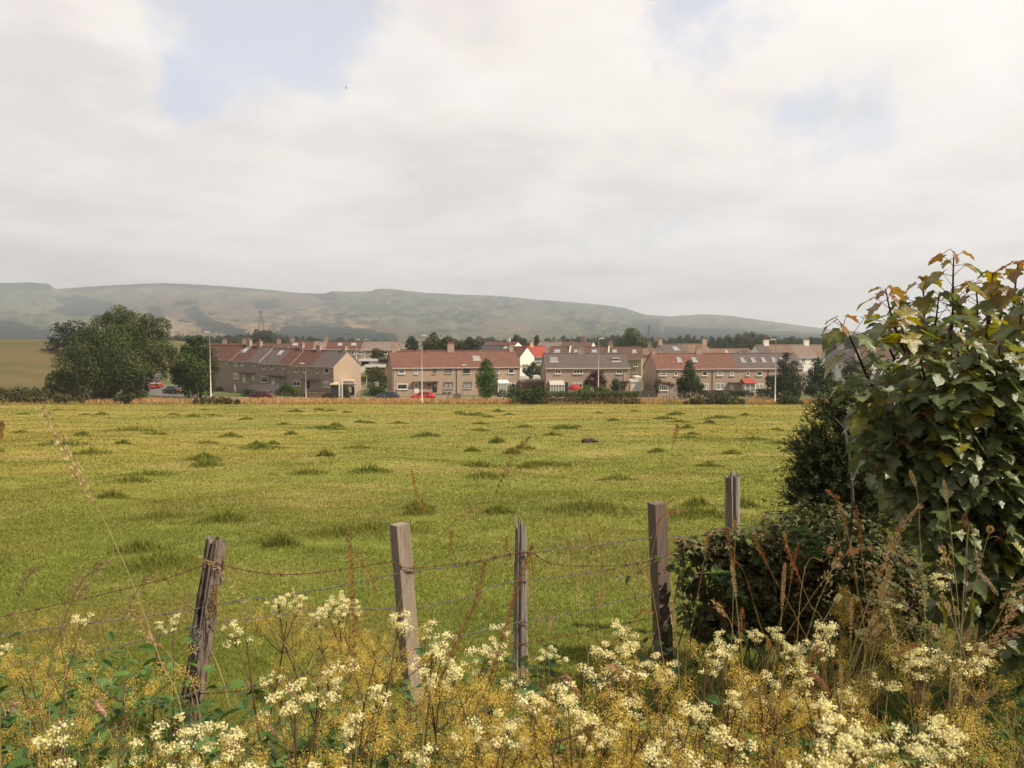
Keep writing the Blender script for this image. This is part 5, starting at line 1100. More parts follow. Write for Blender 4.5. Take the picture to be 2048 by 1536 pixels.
def wire(label, pts, m, seed, dz=0):
    g = np.random.default_rng(seed); pts = np.asarray(pts, float); W = np.array([P(u, v, float(np.interp(u, FU, FY)) + dz) for u, v in pts])
    L_ = np.linalg.norm(np.diff(W, axis=0), axis=1).sum(); n = int(L_ / .012); S = spline(W, n)
    q = MB(); T = unit(np.gradient(S, axis=0)); A = unit(np.cross(T, np.array([0, 0, 1.]))); B = np.cross(T, A); ph = np.arange(n) * .012 / .045 * 2 * math.pi
    for o in (0, math.pi): q.tube(S + A * (np.cos(ph + o) * .0019)[:, None] + B * (np.sin(ph + o) * .0019)[:, None], .0016, 4)
    k = 4
    while k < n - 4:
        for _ in range(2):
            dd = unit(A[k] * g.normal() + B[k] * g.normal() + T[k] * g.normal() * .4) * .019; q.tube([S[k] - dd, S[k] + dd], [.0014, .0014], 4)
        q.tube([S[k] - T[k] * .006, S[k] + T[k] * .006], .0046, 6); k += int(8 + g.integers(0, 2))
    return add_props(q.build('barbed_wire', m), label, 'barbed wire', 'barbed wires of the near fence')
wire('rusty top strand of barbed wire sagging between all the posts', [(-120, 1250), (0, 1234), (120, 1208), (240, 1180), (330, 1158), (405, 1131), (428, 1126), (455, 1133), (530, 1147), (600, 1148), (700, 1137), (780, 1124), (815, 1136), (900, 1129), (960, 1121), (1025, 1106), (1062, 1106), (1105, 1127), (1190, 1132), (1280, 1127), (1310, 1117), (1345, 1118), (1420, 1125)], m_rust, 1)
wire('bright galvanised barbed wire just below the rusty top strand', [(-120, 1283), (0, 1270), (150, 1250), (300, 1232), (390, 1218), (440, 1207), (560, 1192), (680, 1172), (780, 1150), (830, 1142), (930, 1130), (1030, 1108), (1062, 1105), (1150, 1095), (1230, 1086), (1300, 1075), (1400, 1072), (1460, 1070)], m_zinc, 2, .01)
wire('third strand of barbed wire, grey and partly hidden behind the tallest blossom', [(-120, 1345), (0, 1330), (100, 1320), (250, 1290), (370, 1258), (440, 1245), (540, 1233), (640, 1221), (780, 1217), (835, 1216), (930, 1195), (1000, 1169), (1060, 1161), (1150, 1149), (1230, 1137), (1300, 1119), (1400, 1098)], m_zinc, 3, .02)
wire('rusty brown fourth strand of barbed wire near the ground', [(-120, 1460), (0, 1446), (80, 1438), (200, 1420), (360, 1394), (410, 1378), (540, 1364), (680, 1335), (790, 1307), (840, 1295), (920, 1272), (1030, 1246), (1060, 1243), (1150, 1226), (1220, 1207), (1300, 1190), (1390, 1176)], m_zinc, 4)
wire('lowest rusty strand of barbed wire looping among the flower stems', [(-120, 1530), (0, 1500), (120, 1470), (260, 1440), (370, 1392), (430, 1386), (540, 1374), (680, 1340), (780, 1322), (840, 1320), (930, 1300), (1030, 1290), (1180, 1262), (1300, 1236)], m_rust, 5, .015)

# ------------------------------------------------------------------ meadowsweet
m_cream = mat('cream_floret', (.82, .76, .55), .8, attr=True, transl=.30, spec=.1); m_seed = mat('ochre_seed', attr=True, rough=.85, transl=.35, spec=.1)
m_stem = mat('red_brown_stem', (.12, .065, .032), .7, .25, 20); m_mleaf = mat('meadow_leaf', attr=True, rough=.55, transl=.3, spec=.3)
def ellipse_leaves(base, dirn, up, L_, W_, col):
    """pointed oval leaflets (six-sided, folded)"""
    n = len(base); dirn = unit(dirn); side = unit(np.cross(dirn, up)); nn = np.cross(side, dirn); L_ = np.broadcast_to(L_, (n,))[:, None]; W_ = np.broadcast_to(W_, (n,))[:, None]
    prof = [(0, 0, 0), (.28, .5, .10), (.62, .42, .10), (1, 0, -.10), (.62, -.42, .10), (.28, -.5, .10), (.45, 0, -.0)]
    V = np.stack([base + dirn * L_ * a + side * W_ * b + nn * L_ * c for a, b, c in prof], 1).reshape(-1, 3); k = np.arange(n)[:, None] * 7
    F = np.concatenate([k + np.array([[6, q, (q + 1) % 6]]) for q in range(6)]); return V, F, np.repeat(col, 7, 0)
def make_sweet(seed, ncream, nochre, tall=1.0, label='', leafy_=True):
    g = np.random.default_rng(seed); root = empty('meadowsweet', label, 'wildflower', (0, -300, -300), 0, 'meadowsweet on the bank')
    st = MB(); lean = g.normal(size=2) * .07; main = spline([(0, 0, 0), (lean[0] * .3, lean[1] * .3, .35), (lean[0] + g.normal() * .015, lean[1], .68), (lean[0] * 1.5, lean[1] * 1.4, .86 if ncream + nochre > 1 else .93)], 12)
    st.tube(main, np.linspace(.0045, .0022, 12), 5); tips = []
    n = ncream + nochre; crm = []; och = []
    for k in range(n):
        top = k < ncream; f = g.uniform(.80, 1) if top else g.uniform(.45, .92); p0 = main[int(f * 11)]; a = k * 2.4 + g.random(); rr = (.03 + .07 * g.random()) if top else (.05 + .11 * g.random())
        p1 = p0 + np.array([math.cos(a) * rr, math.sin(a) * rr, (.10 if top else .07) + .09 * g.random()]); br = spline([p0, p0 * .6 + p1 * .4 + np.array([0, 0, -.01]), p1], 5); st.tube(br, np.linspace(.0022, .0012, 5), 4)
        (crm if top else och).append(p1)
    rays = []
    def spray(p, cream):
        rays.clear()
        nr = g.integers(5, 14) if cream else g.integers(6, 12); an_ = g.uniform(.65, 1.5, 3); st_ = g.uniform(0, 6.28); pts = []; nn_ = []
        for q in range(nr):
            a = q * 2.4 + g.random() * .8; sp = (.005 + .034 * g.random() ** 1.3) if cream else (.016 + .036 * g.random()); up = (-.006 + .052 * g.random()) if cream else (-.055 + .095 * g.random())
            e = p + np.array([math.cos(a) * sp, math.sin(a) * sp, up]) * an_; rays.append(tube([p - (0, 0, .02), (p + e) / 2 + (0, 0, -.004), e], [.0010, .0008, .0006], 3, False))
            m = g.integers(30, 74) if cream else g.integers(70, 100)
            o = unit(g.normal(size=(m, 3))) * (g.random(m) ** .5)[:, None] * ((g.uniform(.010, .019) if cream else .021)); o[:, 2] *= .65 if cream else 1.15
            pts.append(e + o); nn_.append(o + np.array([0, 0, .008]))
        return np.concatenate(pts), np.concatenate(nn_)
    V = []
    parts = []
    for cream, ps in ((True, crm), (False, och)):
        for p in ps:
            c, nn_ = spray(p, cream); m = len(c)
            V, F = leaf_quads(c, nn_ + g.normal(size=(m, 3)) * .012, (.0042 if cream else .0031) * (.6 + .8 * g.random(m)), .95)
            if cream: col = mixc(np.array([.86, .81, .54]), np.array([.76, .68, .26]), g.random(m) ** 2)
            else: col = mixc(np.array([.68, .475, .13]), np.array([.53, .43, .10]), g.random(m)); col = mixc(col, np.array([.74, .60, .27]), (g.random(m) < .06) * 1.0)
            cc_ = np.repeat(col * ((.8 + .35 * g.random(m)) if cream else (.9 + .2 * g.random(m)))[:, None], 4, 0); Fl = [F]; Vl = [V]; nv = len(V)
            for tv, tf in rays:
                Vl.append(tv); Fl += [f_ + nv for f_ in tf]; nv += len(tv); cc_ = np.vstack([cc_, np.tile((.22, .17, .06), (len(tv), 1))])
            parts.append(('flower_head' if cream else 'seed_head', np.concatenate(Vl), Fl, m_cream if cream else m_seed, cc_))
    st.build('stem', m_stem, root)
    for nme, V, F, mm, cc in parts: nm(nme, V, F, mm, root, cc)
    if leafy_:
        bs, ds, ls = [], [], []
        for q in range(g.integers(5, 8)):
            f = g.uniform(.1, .68); p0 = main[int(f * 11)]; a = g.random() * 6.28; d = np.array([math.cos(a), math.sin(a), .35]); L_ = .15 * (1.2 - f)
            for t in (.35, .6, .85):
                for s in (-1, 1):
                    sd = np.array([-math.sin(a), math.cos(a), 0]) * s; bs.append(p0 + d * L_ * t + np.array([0, 0, -.10 * t * t * L_ / .15])); ds.append(sd * .8 + d * .5); ls.append(.055 * (1.15 - f))
            bs.append(p0 + d * L_); ds.append(d - (0, 0, .5)); ls.append(.075 * (1.15 - f))
        bs, ds, ls = np.array(bs), np.array(ds), np.array(ls); col = np.array([.075, .125, .030]) * (.6 + .8 * g.random((len(bs), 1)))
        V, F, cc = ellipse_leaves(bs, ds, np.tile([0, 0, 1.], (len(bs), 1)) + g.normal(size=(len(bs), 3)) * .3, ls, ls * .55, col); nm('foliage', V, F, m_mleaf, root, cc)
    return root
SW = [make_sweet(100 + k, c, o, label=l) for k, (c, o, l) in enumerate((
    (2, 5, 'meadowsweet with cream heads over ochre seed sprays in the flowering bank'), (3, 6, 'bushy meadowsweet with several cream heads in the flowering bank'), (1, 7, 'meadowsweet with few cream heads above many ochre sprays in the bank'),
    (0, 5, 'meadowsweet gone over to ochre seed sprays in the bank'), (1, 7, 'meadowsweet with one cream head above golden ochre sprays in the bank'), (3, 4, 'meadowsweet crowded with fresh cream heads in the bank'), (1, 0, 'slender meadowsweet with a single cream head in the bank'), (0, 7, 'broad ochre brown meadowsweet without any cream flowers in the bank')))]
def dup(src, loc, rz, sc, label=None):
    r = src.copy(); C.objects.link(r); r.location = [float(q) for q in loc]; r.rotation_euler = (0, 0, rz); r.scale = (sc, sc, sc)
    if label: r['label'] = label
    for ch in src.children: c = ch.copy(); c.parent = r; C.objects.link(c)
    return r
used_sw = set(); _g = random.Random(3)
def sweet(u, v, kind, hgt=None, label=None, d=None):
    """plant whose top shows at photo pixel (u, v)"""
    hh_ = hgt or _g.uniform(.92, 1.18); t = (v - HV) / FPX
    if d is None: d = min(max((1.66 - hh_) / max(t - .122, .02), 1.15), 4.1)
    gx = (u - CX) / FPX * (d * cp + 1.2 * sp); gz = float(h(gx, d)); top = P(u, v, d)[2]; sc = max(.5, (top - gz) / 1.02)
    sc = min(sc, 1.45)
    if kind in used_sw: return dup(SW[kind], (gx, d, gz), _g.random() * 6.28, sc, label)
    used_sw.add(kind); r = SW[kind]; r.location = (gx, d, gz); r.rotation_euler = (0, 0, _g.random() * 6.28); r.scale = (sc, sc, sc)
    if label: r['label'] = label
    return r
for u, v, k, *rest in ((105, 1228, 2), (140, 1258, 3), (70, 1262, 2), (295, 1215, 6, 'slender meadowsweet with greenish buds under the galvanised wire left of the leaning post'), (338, 1232, 6, 'slender meadowsweet with one flat cream head just left of the leaning split post'), (300, 1372, 4), (190, 1300, 7), (330, 1395, 3), (60, 1400, 3),
    (50, 1495, 5), (345, 1465, 5), (180, 1500, 2), (520, 1148, 3, 'tall thin ochre meadowsweet standing highest right of the leaning post'), (565, 1214, 6, 'small lone cream head on a thin stalk right of the tall ochre meadowsweet'), (660, 1180, 1, 'tall meadowsweet with the widest cream head, between leaning and sawn posts'), (725, 1196, 1, 'tall meadowsweet with creamy heads just left of the sawn post'), (690, 1215, 2), (648, 1188, 5), (690, 1196, 5), (738, 1206, 5), (710, 1225, 0),
    (640, 1245, 7), (720, 1262, 7), (600, 1290, 4), (578, 1302, 6), (655, 1332, 6), (555, 1388, 5), (500, 1470, 5), (580, 1455, 1), (640, 1452, 5), (690, 1454, 6), (770, 1418, 2), (745, 1330, 3), (600, 1400, 3), (540, 1510, 3),
    (830, 1245, 6, 'meadowsweet with a flat cream head crossing the foot of the sawn post'), (850, 1245, 6), (800, 1255, 6), (905, 1290, 4), (945, 1278, 5), (880, 1340, 7), (935, 1240, 4), (960, 1350, 7), (1000, 1345, 7), (985, 1300, 2), (1030, 1285, 5), (1060, 1295, 5), (1000, 1400, 3), (1105, 1275, 2), (1090, 1300, 4), (1150, 1278, 0), (1190, 1300, 2), (1215, 1245, 5), (1250, 1288, 5), (1290, 1320, 0), (1170, 1360, 7), (1120, 1390, 3), (1230, 1390, 4),
    (1075, 1365, 5), (1010, 1455, 5), (1050, 1470, 1), (980, 1470, 4), (1090, 1395, 2), (1140, 1480, 0), (1260, 1460, 2), (1290, 1410, 0), (850, 1490, 3), (1330, 1440, 4), (1385, 1375, 6),
    (1320, 1282, 6), (1350, 1288, 6), (1420, 1312, 6), (1465, 1268, 6), (1450, 1290, 2), (1510, 1300, 1), (1540, 1330, 2), (1500, 1345, 7), (1480, 1400, 5), (1470, 1395, 1), (1625, 1205, 2, 'tall meadowsweet spire standing against the dark brambles'), (1610, 1270, 3), (1660, 1285, 4), (1700, 1275, 5), (1745, 1305, 0), (1590, 1335, 5), (1640, 1350, 2), (1720, 1330, 6), (1690, 1390, 4),
    (1825, 1135, 0, 'meadowsweet with cream heads high against the sycamore leaves'), (1790, 1130, 3, 'ochre meadowsweet high against the sycamore leaves'), (1770, 1165, 3), (1850, 1305, 6), (1830, 1310, 5), (1945, 1312, 5), (1925, 1310, 2), (1940, 1380, 3), (1590, 1475, 5), (1620, 1500, 5), (1790, 1378, 6), (1800, 1460, 0), (1950, 1425, 5), (1935, 1475, 5), (1880, 1440, 3),
    (1430, 1480, 4), (1330, 1510, 2)):
    sweet(u, v, k, None, rest[0] if rest else None, d=2.9 if (v < 1170 and u > 1700) else (3.4 if v < 1200 and u < 1000 else None))

# ------------------------------------------------------------------ undergrowth of the bank
def bank_pts(n, y0=.9, y1=4.6): return fan(n, y0, y1, .78, .5, 1.2)
n = 34000; x, y = bank_pts(n); rgt = sstep(.2, 1.6, x / np.maximum(y, .5) * 3)
keep = rng.random(n) < (.32 + .68 * rgt) * (1 - .75 * (sstep(3.2, 4.3, y) * (1 - rgt))); x, y, rgt = x[keep], y[keep], rgt[keep]; n = len(x)
c = mixc(np.array([.115, .165, .028]), np.array([.20, .20, .042]), rng.random(n)); dead = rng.random(n) < .27; c[dead] = np.array([.42, .31, .14]) * (.7 + .5 * rng.random((dead.sum(), 1)))
hg = (.22 + .42 * rng.random(n)) * (.75 + .5 * rgt); hg = np.where(dead, hg * 1.1, hg)
V, F, Cc = blades(x, y, h(x, y) - .01, hg, .004 + .004 * rng.random(n), c * (.7 + .6 * rng.random(n))[:, None], .65, 4, 1.0)
add_props(nm('tall_grass', V, F, m_grass, None, Cc), kind='stuff', label='long uncut green grass between the meadowsweet stems', cat='grass')
n = 9000; x, y = bank_pts(n, .9, 4.0); g0 = fbm(x / .5, y / .5, 171); keep = g0 > .46; x, y = x[keep], y[keep]; n = len(x); a = rng.random(n) * 6.28
V, F, Cc = ellipse_leaves(np.stack([x, y, h(x, y) + .05 + .6 * rng.random(n) ** 1.3], 1), np.stack([np.cos(a), np.sin(a), .1 + .3 * rng.normal(size=n)], 1), np.tile([0, 0, 1.], (n, 1)) + rng.normal(size=(n, 3)) * .35, .05 + .05 * rng.random(n), .03 + .02 * rng.random(n), np.array([.075, .14, .034]) * (.6 + .8 * rng.random((n, 1))))
add_props(nm('undergrowth', V, F, m_mleaf, None, Cc), kind='stuff', label='dark green leaves low among the meadowsweet stems', cat='undergrowth')

# ------------------------------------------------------------------ dry grass stalks
m_stalk = mat('straw_stalk', attr=True, rough=.7, transl=.15, spec=.25)
PALE, GOLD, RUST, PURP = (.42, .31, .14), (.40, .22, .075), (.30, .12, .05), (.22, .11, .09)
def stalk(path, d, kind='spike', hf=.3, col=GOLD, w=1.0, label=None, seed=0, group='dry grass stalks on the bank'):
    """path: tip first, photo pixels; d: distance; hf: share of the path that carries seed"""
    g = np.random.default_rng(seed + int(path[0][0]) * 3 + int(path[0][1])); W = np.array([P(u, v, d + .04 * k) for k, (u, v) in enumerate(path)])
    b = W[-1].copy(); zg = float(h(b[0], b[1]))
    if b[2] > zg: W = np.vstack([W, [b[0] + (W[-1] - W[-2])[0] * .3, b[1] + .02, zg - .02]])
    base = W[-1].copy(); r = empty('grass_stalk', label or 'dry seeding grass stalk', 'grass stalk', base, 0, group); S = spline(W - base, 40); px_ = d / FPX
    ln = np.concatenate([[0], np.cumsum(np.linalg.norm(np.diff(S, axis=0), axis=1))]); vis = ln[-1]
    q = MB(); q.tube(S, np.linspace(.0006, .0011, 40) * min(w, 1.2) * (.8 + .10 * d), 5); st_col = np.array(mixc(np.array(col), np.array([.26, .24, .07]), np.array(.45)))
    nm('stem', np.concatenate(q.v), q.f, m_stalk, r, st_col)
    plen = sum(math.hypot(path[k + 1][0] - path[k][0], path[k + 1][1] - path[k][1]) for k in range(len(path) - 1)); hl = hf * plen * px_
    n = int({'spike': 2100, 'panicle': 620, 'oat': 420}[kind] * hl * w ** .5 + 25); s = g.random(n) * hl; k = np.searchsorted(ln, s); k = np.clip(k, 1, 39); p = S[k]; T = unit(S[k - 1] - S[np.minimum(k + 1, 39)])
    rd = unit(g.normal(size=(n, 3))); rd = unit(rd - T * (rd * T).sum(1)[:, None]); f = s / hl
    if kind == 'spike': off = .0024 * w * np.minimum(1, 3 * f + .25) * np.minimum(1, 3.2 * (1 - f) + .3); dirn = T * 1.0 + rd * .5; L_ = .0052 * min(w, 1.4)
    elif kind == 'panicle': off = .009 * w * np.sin(np.pi * np.clip(f * .9 + .1, 0, 1)) * g.random(n); dirn = T + rd * .45; L_ = .0085 * min(w, 1.25)
    else: off = .020 * w * (f * .8 + .1) * g.random(n); dirn = T * .9 + rd * .4 - (0, 0, .35); L_ = .010 * min(w, 1.2)
    pos = p + rd * np.asarray(off).reshape(-1, 1) if np.ndim(off) else p + rd * off
    cc = np.array(col) * (.65 + .7 * g.random((n, 1)))
    V, F, c3 = ellipse_leaves(pos, dirn, rd, L_ * (.7 + .6 * g.random(n)), L_ * .26, cc); tv, tf = tube(S[:max(3, int(np.searchsorted(ln, hl)) + 1)], .0008, 4, False); nm('seed_head', np.vstack([V, tv]), [F] + [f_ + len(V) for f_ in tf], m_stalk, r, np.vstack([c3, np.tile(st_col, (len(tv), 1))]))
    return r
S_ = stalk
S_([(78, 806), (120, 880), (170, 970), (210, 1045), (262, 1160), (320, 1320), (372, 1500)], 1.5, 'panicle', .33, (.55, .42, .24), 1.3, 'tallest pale straw grass stalk, leaning left above everything at the left')
S_([(262, 1222), (300, 1275), (345, 1320), (400, 1440)], 2.0, 'panicle', .45, (.45, .29, .15), 1.4, 'drooping brown grass head just left of the leaning split post')
S_([(310, 1140), (270, 1190), (200, 1330), (130, 1470)], 1.6, 'oat', .4, (.42, .30, .17), 1.0, 'faint oat-like stalk bending right at the far left')
S_([(215, 1120), (160, 1170), (110, 1290), (60, 1450)], 1.4, 'oat', .45, (.40, .28, .16), 1.2, 'spreading brown stalk leaning right at the far left edge')
S_([(75, 1130), (40, 1180), (20, 1290), (-10, 1450)], 1.5, 'panicle', .35, (.42, .28, .16), 1.0, 'short brown head near the left edge below the rusty wire')
S_([(2, 840), (-8, 930), (-10, 1200)], 1.1, 'spike', .2, (.42, .25, .10), 1.2, 'orange head cut by the left edge of the picture')
S_([(696, 1058), (703, 1180), (708, 1300), (712, 1520)], .95, 'spike', .9, (.42, .26, .11), 1.0, 'thick upright orange brown stalk close by, left of the sawn post')
S_([(972, 1118), (948, 1210), (905, 1300), (872, 1390), (845, 1536)], .95, 'spike', .9, (.42, .26, .115), 1.05, 'thick curving brown stalk close by, right of the sawn post')
S_([(1066, 1086), (1035, 1170), (1010, 1260), (975, 1370), (925, 1470), (900, 1540)], 1.0, 'spike', .85, (.38, .21, .09), 1.05, 'reddish thick stalk leaning across the thin silvery post')
S_([(1062, 872), (1030, 905), (1000, 965), (980, 1025), (965, 1090), (900, 1300), (870, 1480)], 2.2, 'panicle', .25, (.35, .21, .09), 1.0, 'tall stalk with drooping brown head, left of the silvery post')
S_([(823, 938), (832, 985), (846, 1028), (850, 1120), (858, 1400)], 3.2, 'spike', .22, (.48, .27, .10), 1.7, 'orange head floating high just right of the sawn post')
S_([(1356, 848), (1348, 880), (1335, 950), (1318, 1040), (1290, 1180), (1270, 1330)], 2.6, 'spike', .09, (.50, .30, .15), 2.0, 'thin tall stalk with a small pale head above the dark squared post')
S_([(965, 1008), (925, 1030), (890, 1062), (845, 1115), (800, 1200), (780, 1380)], 2.5, 'oat', .32, (.48, .33, .17), 1.0, 'pale nodding oat head bending right beside the sawn post')
S_([(903, 1060), (902, 1090), (900, 1122), (905, 1400)], 3.6, 'spike', .18, (.46, .28, .11), 1.8, 'short upright orange head behind the rusty wire')
S_([(706, 1100), (735, 1140), (752, 1190), (765, 1230), (780, 1400)], 3.3, 'spike', .36, (.46, .27, .12), 2.0, 'bent orange brown head just left of the sawn post')
S_([(1012, 1072), (1014, 1130), (1020, 1380)], 3.8, 'spike', .2, (.45, .27, .10), 1.8, 'upright orange head just left of the silvery post')
S_([(1060, 1110), (1068, 1165), (1075, 1330)], 3.8, 'spike', .24, (.45, .25, .10), 1.8, 'upright orange head touching the right side of the silvery post')
S_([(1133, 1075), (1143, 1122), (1160, 1330)], 3.8, 'spike', .18, (.46, .27, .10), 1.6, 'left of two little orange heads between silvery and dark posts')
S_([(1176, 1065), (1184, 1112), (1195, 1330)], 3.8, 'spike', .17, (.46, .27, .10), 1.6, 'right of two little orange heads between silvery and dark posts')
S_([(1262, 1088), (1290, 1140), (1308, 1200), (1330, 1340), (1368, 1520)], 2.4, 'spike', .3, (.50, .36, .18), 1.2, 'long pale stalk crossing the lower half of the dark squared post')
S_([(1342, 1192), (1347, 1240), (1354, 1290), (1362, 1420), (1370, 1536)], 2.0, 'spike', .28, (.56, .44, .26), 1.9, 'stout pale cream seed head right of the dark squared post')
S_([(1375, 1020), (1330, 1030), (1302, 1080), (1270, 1230)], 2.4, 'oat', .3, (.45, .25, .12), .9, 'nodding orange oat head in front of the dark squared post')
S_([(1305, 1226), (1280, 1225), (1240, 1290), (1220, 1400)], 2.2, 'spike', .25, (.46, .28, .12), 1.4, 'small hooked head left of the stout pale head')
for k, (p, d, kd, hf, col, w) in enumerate((
    ([(1452, 1052), (1462, 1110), (1490, 1150), (1520, 1250), (1560, 1380)], 2.6, 'panicle', .32, (.32, .13, .06), 1.1), ([(1508, 1070), (1520, 1100), (1545, 1150), (1600, 1250), (1660, 1400)], 2.6, 'panicle', .25, RUST, 1.1),
    ([(1468, 1040), (1470, 1068), (1466, 1200), (1460, 1400)], 2.8, 'spike', .10, (.5, .33, .15), 2.2), ([(1416, 1072), (1408, 1120), (1390, 1220), (1370, 1350)], 2.8, 'spike', .14, (.42, .26, .1), 1.6),
    ([(1652, 980), (1675, 1000), (1690, 1050), (1705, 1110), (1715, 1180), (1730, 1320)], 2.5, 'panicle', .35, (.36, .19, .09), 1.1), ([(1712, 1010), (1720, 1070), (1725, 1130), (1740, 1320)], 2.6, 'panicle', .4, RUST, 1.0),
    ([(1842, 1008), (1800, 1060), (1772, 1120), (1745, 1180), (1700, 1320), (1680, 1420)], 1.7, 'panicle', .55, (.45, .32, .17), 1.2), ([(1598, 1085), (1588, 1120), (1575, 1200), (1545, 1330)], 2.6, 'panicle', .4, (.36, .17, .08), 1.0),
    ([(1566, 1062), (1580, 1110), (1600, 1160), (1620, 1210), (1650, 1300)], 2.6, 'panicle', .5, (.42, .21, .09), 1.1), ([(1570, 1125), (1566, 1180), (1562, 1240), (1545, 1390)], 2.2, 'spike', .45, (.52, .36, .2), 1.3),
    ([(1714, 1100), (1690, 1112), (1640, 1170), (1560, 1290), (1500, 1400)], 2.3, 'spike', .08, (.46, .27, .14), 3.0), ([(1662, 1095), (1650, 1120), (1600, 1200)], 2.4, 'spike', .2, (.46, .30, .16), 2.4),
    ([(1820, 940), (1835, 990), (1840, 1080), (1850, 1300)], 2.6, 'spike', .12, (.45, .36, .2), 1.6), ([(1887, 960), (1895, 1010), (1905, 1100), (1920, 1320)], 2.6, 'spike', .15, (.5, .42, .26), 1.5),
    ([(1928, 1030), (1934, 1072), (1930, 1200), (1900, 1400)], 2.4, 'spike', .12, (.26, .11, .09), 2.6), ([(1982, 1055), (1975, 1075), (1950, 1170), (1900, 1380)], 2.3, 'spike', .07, (.52, .36, .2), 3.0),
    ([(1992, 1185), (1960, 1145), (1932, 1105)], 2.2, 'spike', .9, (.46, .35, .24), 1.6), ([(2048, 1190), (2000, 1260), (1950, 1330), (1900, 1420)], 1.8, 'oat', .5, (.48, .33, .19), 1.3), ([(2060, 1245), (2010, 1275), (1960, 1320), (1900, 1450)], 1.8, 'oat', .5, (.48, .32, .18), 1.3), ([(2075, 1140), (2030, 1180), (1990, 1250), (1930, 1400)], 1.8, 'oat', .4, (.46, .31, .17), 1.2),
    ([(1768, 1165), (1755, 1200), (1710, 1330), (1680, 1450)], 2.2, 'spike', .15, (.48, .38, .2), 2.2), ([(1680, 1190), (1660, 1220), (1620, 1290), (1560, 1400)], 2.1, 'spike', .1, (.62, .55, .40), 2.0), ([(1752, 1232), (1735, 1262), (1700, 1340), (1660, 1450)], 2.1, 'spike', .14, (.52, .40, .24), 2.2),
    ([(1762, 1250), (1744, 1280), (1720, 1350), (1700, 1460)], 2.0, 'spike', .18, (.50, .37, .2), 2.4), ([(1830, 1240), (1815, 1255), (1760, 1330), (1700, 1420)], 2.1, 'spike', .1, (.55, .45, .3), 2.2), ([(1895, 1205), (1893, 1235), (1860, 1350), (1840, 1450)], 2.2, 'spike', .12, (.5, .4, .22), 2.0),
    ([(1910, 1215), (1918, 1250), (1900, 1360)], 2.2, 'spike', .2, (.46, .36, .2), 1.8), ([(1425, 1200), (1445, 1225), (1465, 1260), (1480, 1400)], 2.3, 'panicle', .35, (.5, .33, .18), 1.2), ([(1484, 1215), (1482, 1270), (1478, 1330), (1470, 1430)], 2.2, 'panicle', .45, (.34, .17, .09), 1.1), ([(1538, 1280), (1536, 1310), (1530, 1420)], 2.1, 'spike', .3, (.45, .26, .15), 1.4),
    ([(1780, 1130), (1770, 1170), (1745, 1260), (1720, 1400)], 2.1, 'spike', .3, (.45, .33, .18), 1.6), ([(1835, 1290), (1800, 1305), (1740, 1370)], 1.9, 'spike', .5, (.42, .24, .13), 1.8), ([(1990, 1382), (1960, 1400), (1900, 1450)], 1.8, 'spike', .5, (.46, .36, .2), 2.0),
    ([(1215, 1330), (1240, 1345), (1200, 1400), (1150, 1500)], 1.8, 'oat', .4, (.42, .28, .15), 1.2), ([(1100, 1240), (1098, 1262), (1098, 1400)], 3.0, 'spike', .14, (.5, .37, .2), 1.6), ([(985, 1200), (980, 1240), (968, 1400)], 3.2, 'panicle', .2, (.42, .27, .14), 1.1), ([(1160, 1395), (1130, 1350), (1100, 1390), (1060, 1500)], 1.9, 'oat', .35, (.45, .24, .16), 1.1),
    ([(600, 1400), (560, 1370), (520, 1420), (480, 1536)], 1.9, 'oat', .3, (.42, .26, .17), 1.0), ([(208, 1430), (190, 1400), (160, 1460), (120, 1540)], 1.7, 'oat', .4, (.46, .30, .2), 1.2), ([(30, 1400), (15, 1430), (0, 1500)], 1.5, 'oat', .6, (.46, .29, .2), 1.6), ([(395, 1110), (440, 1140), (500, 1210), (600, 1330), (680, 1500)], 2.2, 'oat', .3, (.46, .33, .17), .9), ([(560, 1480), (520, 1440), (470, 1460), (440, 1540)], 1.8, 'spike', .3, (.42, .26, .16), 1.2),
    ([(1640, 1290), (1600, 1345), (1560, 1400)], 2.0, 'panicle', .6, (.36, .17, .09), 1.2), ([(1660, 1390), (1625, 1350), (1590, 1380), (1540, 1500)], 1.8, 'spike', .3, (.40, .22, .12), 1.6), ([(1945, 1250), (1925, 1290), (1890, 1370), (1850, 1480)], 1.9, 'spike', .3, (.44, .32, .18), 1.6))):
    S_(p, d, kd, hf, col, w, ['rust brown', 'straw coloured', 'reddish'][0 if col[1] < .22 and col[0] > .3 else 2 if col[1] < .18 else 1] + {'spike': ' grass stalk with a narrow head', 'panicle': ' grass stalk with a loose head', 'oat': ' grass stalk with a nodding oat-like head'}[kd] + (' in front of the brambles and sycamore' if p[0][0] > 1380 else ' among the meadowsweet left of the brambles'), k)

_q = np.random.default_rng(77)
for k in range(26):
    u = _q.uniform(-20, 1350) if k < 14 else _q.uniform(1380, 2060); v = _q.uniform(1120, 1330) if k < 14 else _q.uniform(1080, 1330); ln_ = _q.uniform(-90, 90); d = _q.uniform(1.7, 2.7)
    S_([(u + ln_, v), (u + ln_ * .7, v + 55), (u + ln_ * .3, v + 150), (u, v + 300)], d, ('oat', 'panicle', 'spike')[k % 3], _q.uniform(.2, .35), (.52, .40, .21), _q.uniform(.8, 1.2),
       'pale fine straw stalk among the meadowsweet left of the brambles' if k < 14 else 'pale fine straw stalk in front of the brambles and sycamore', 500 + k)
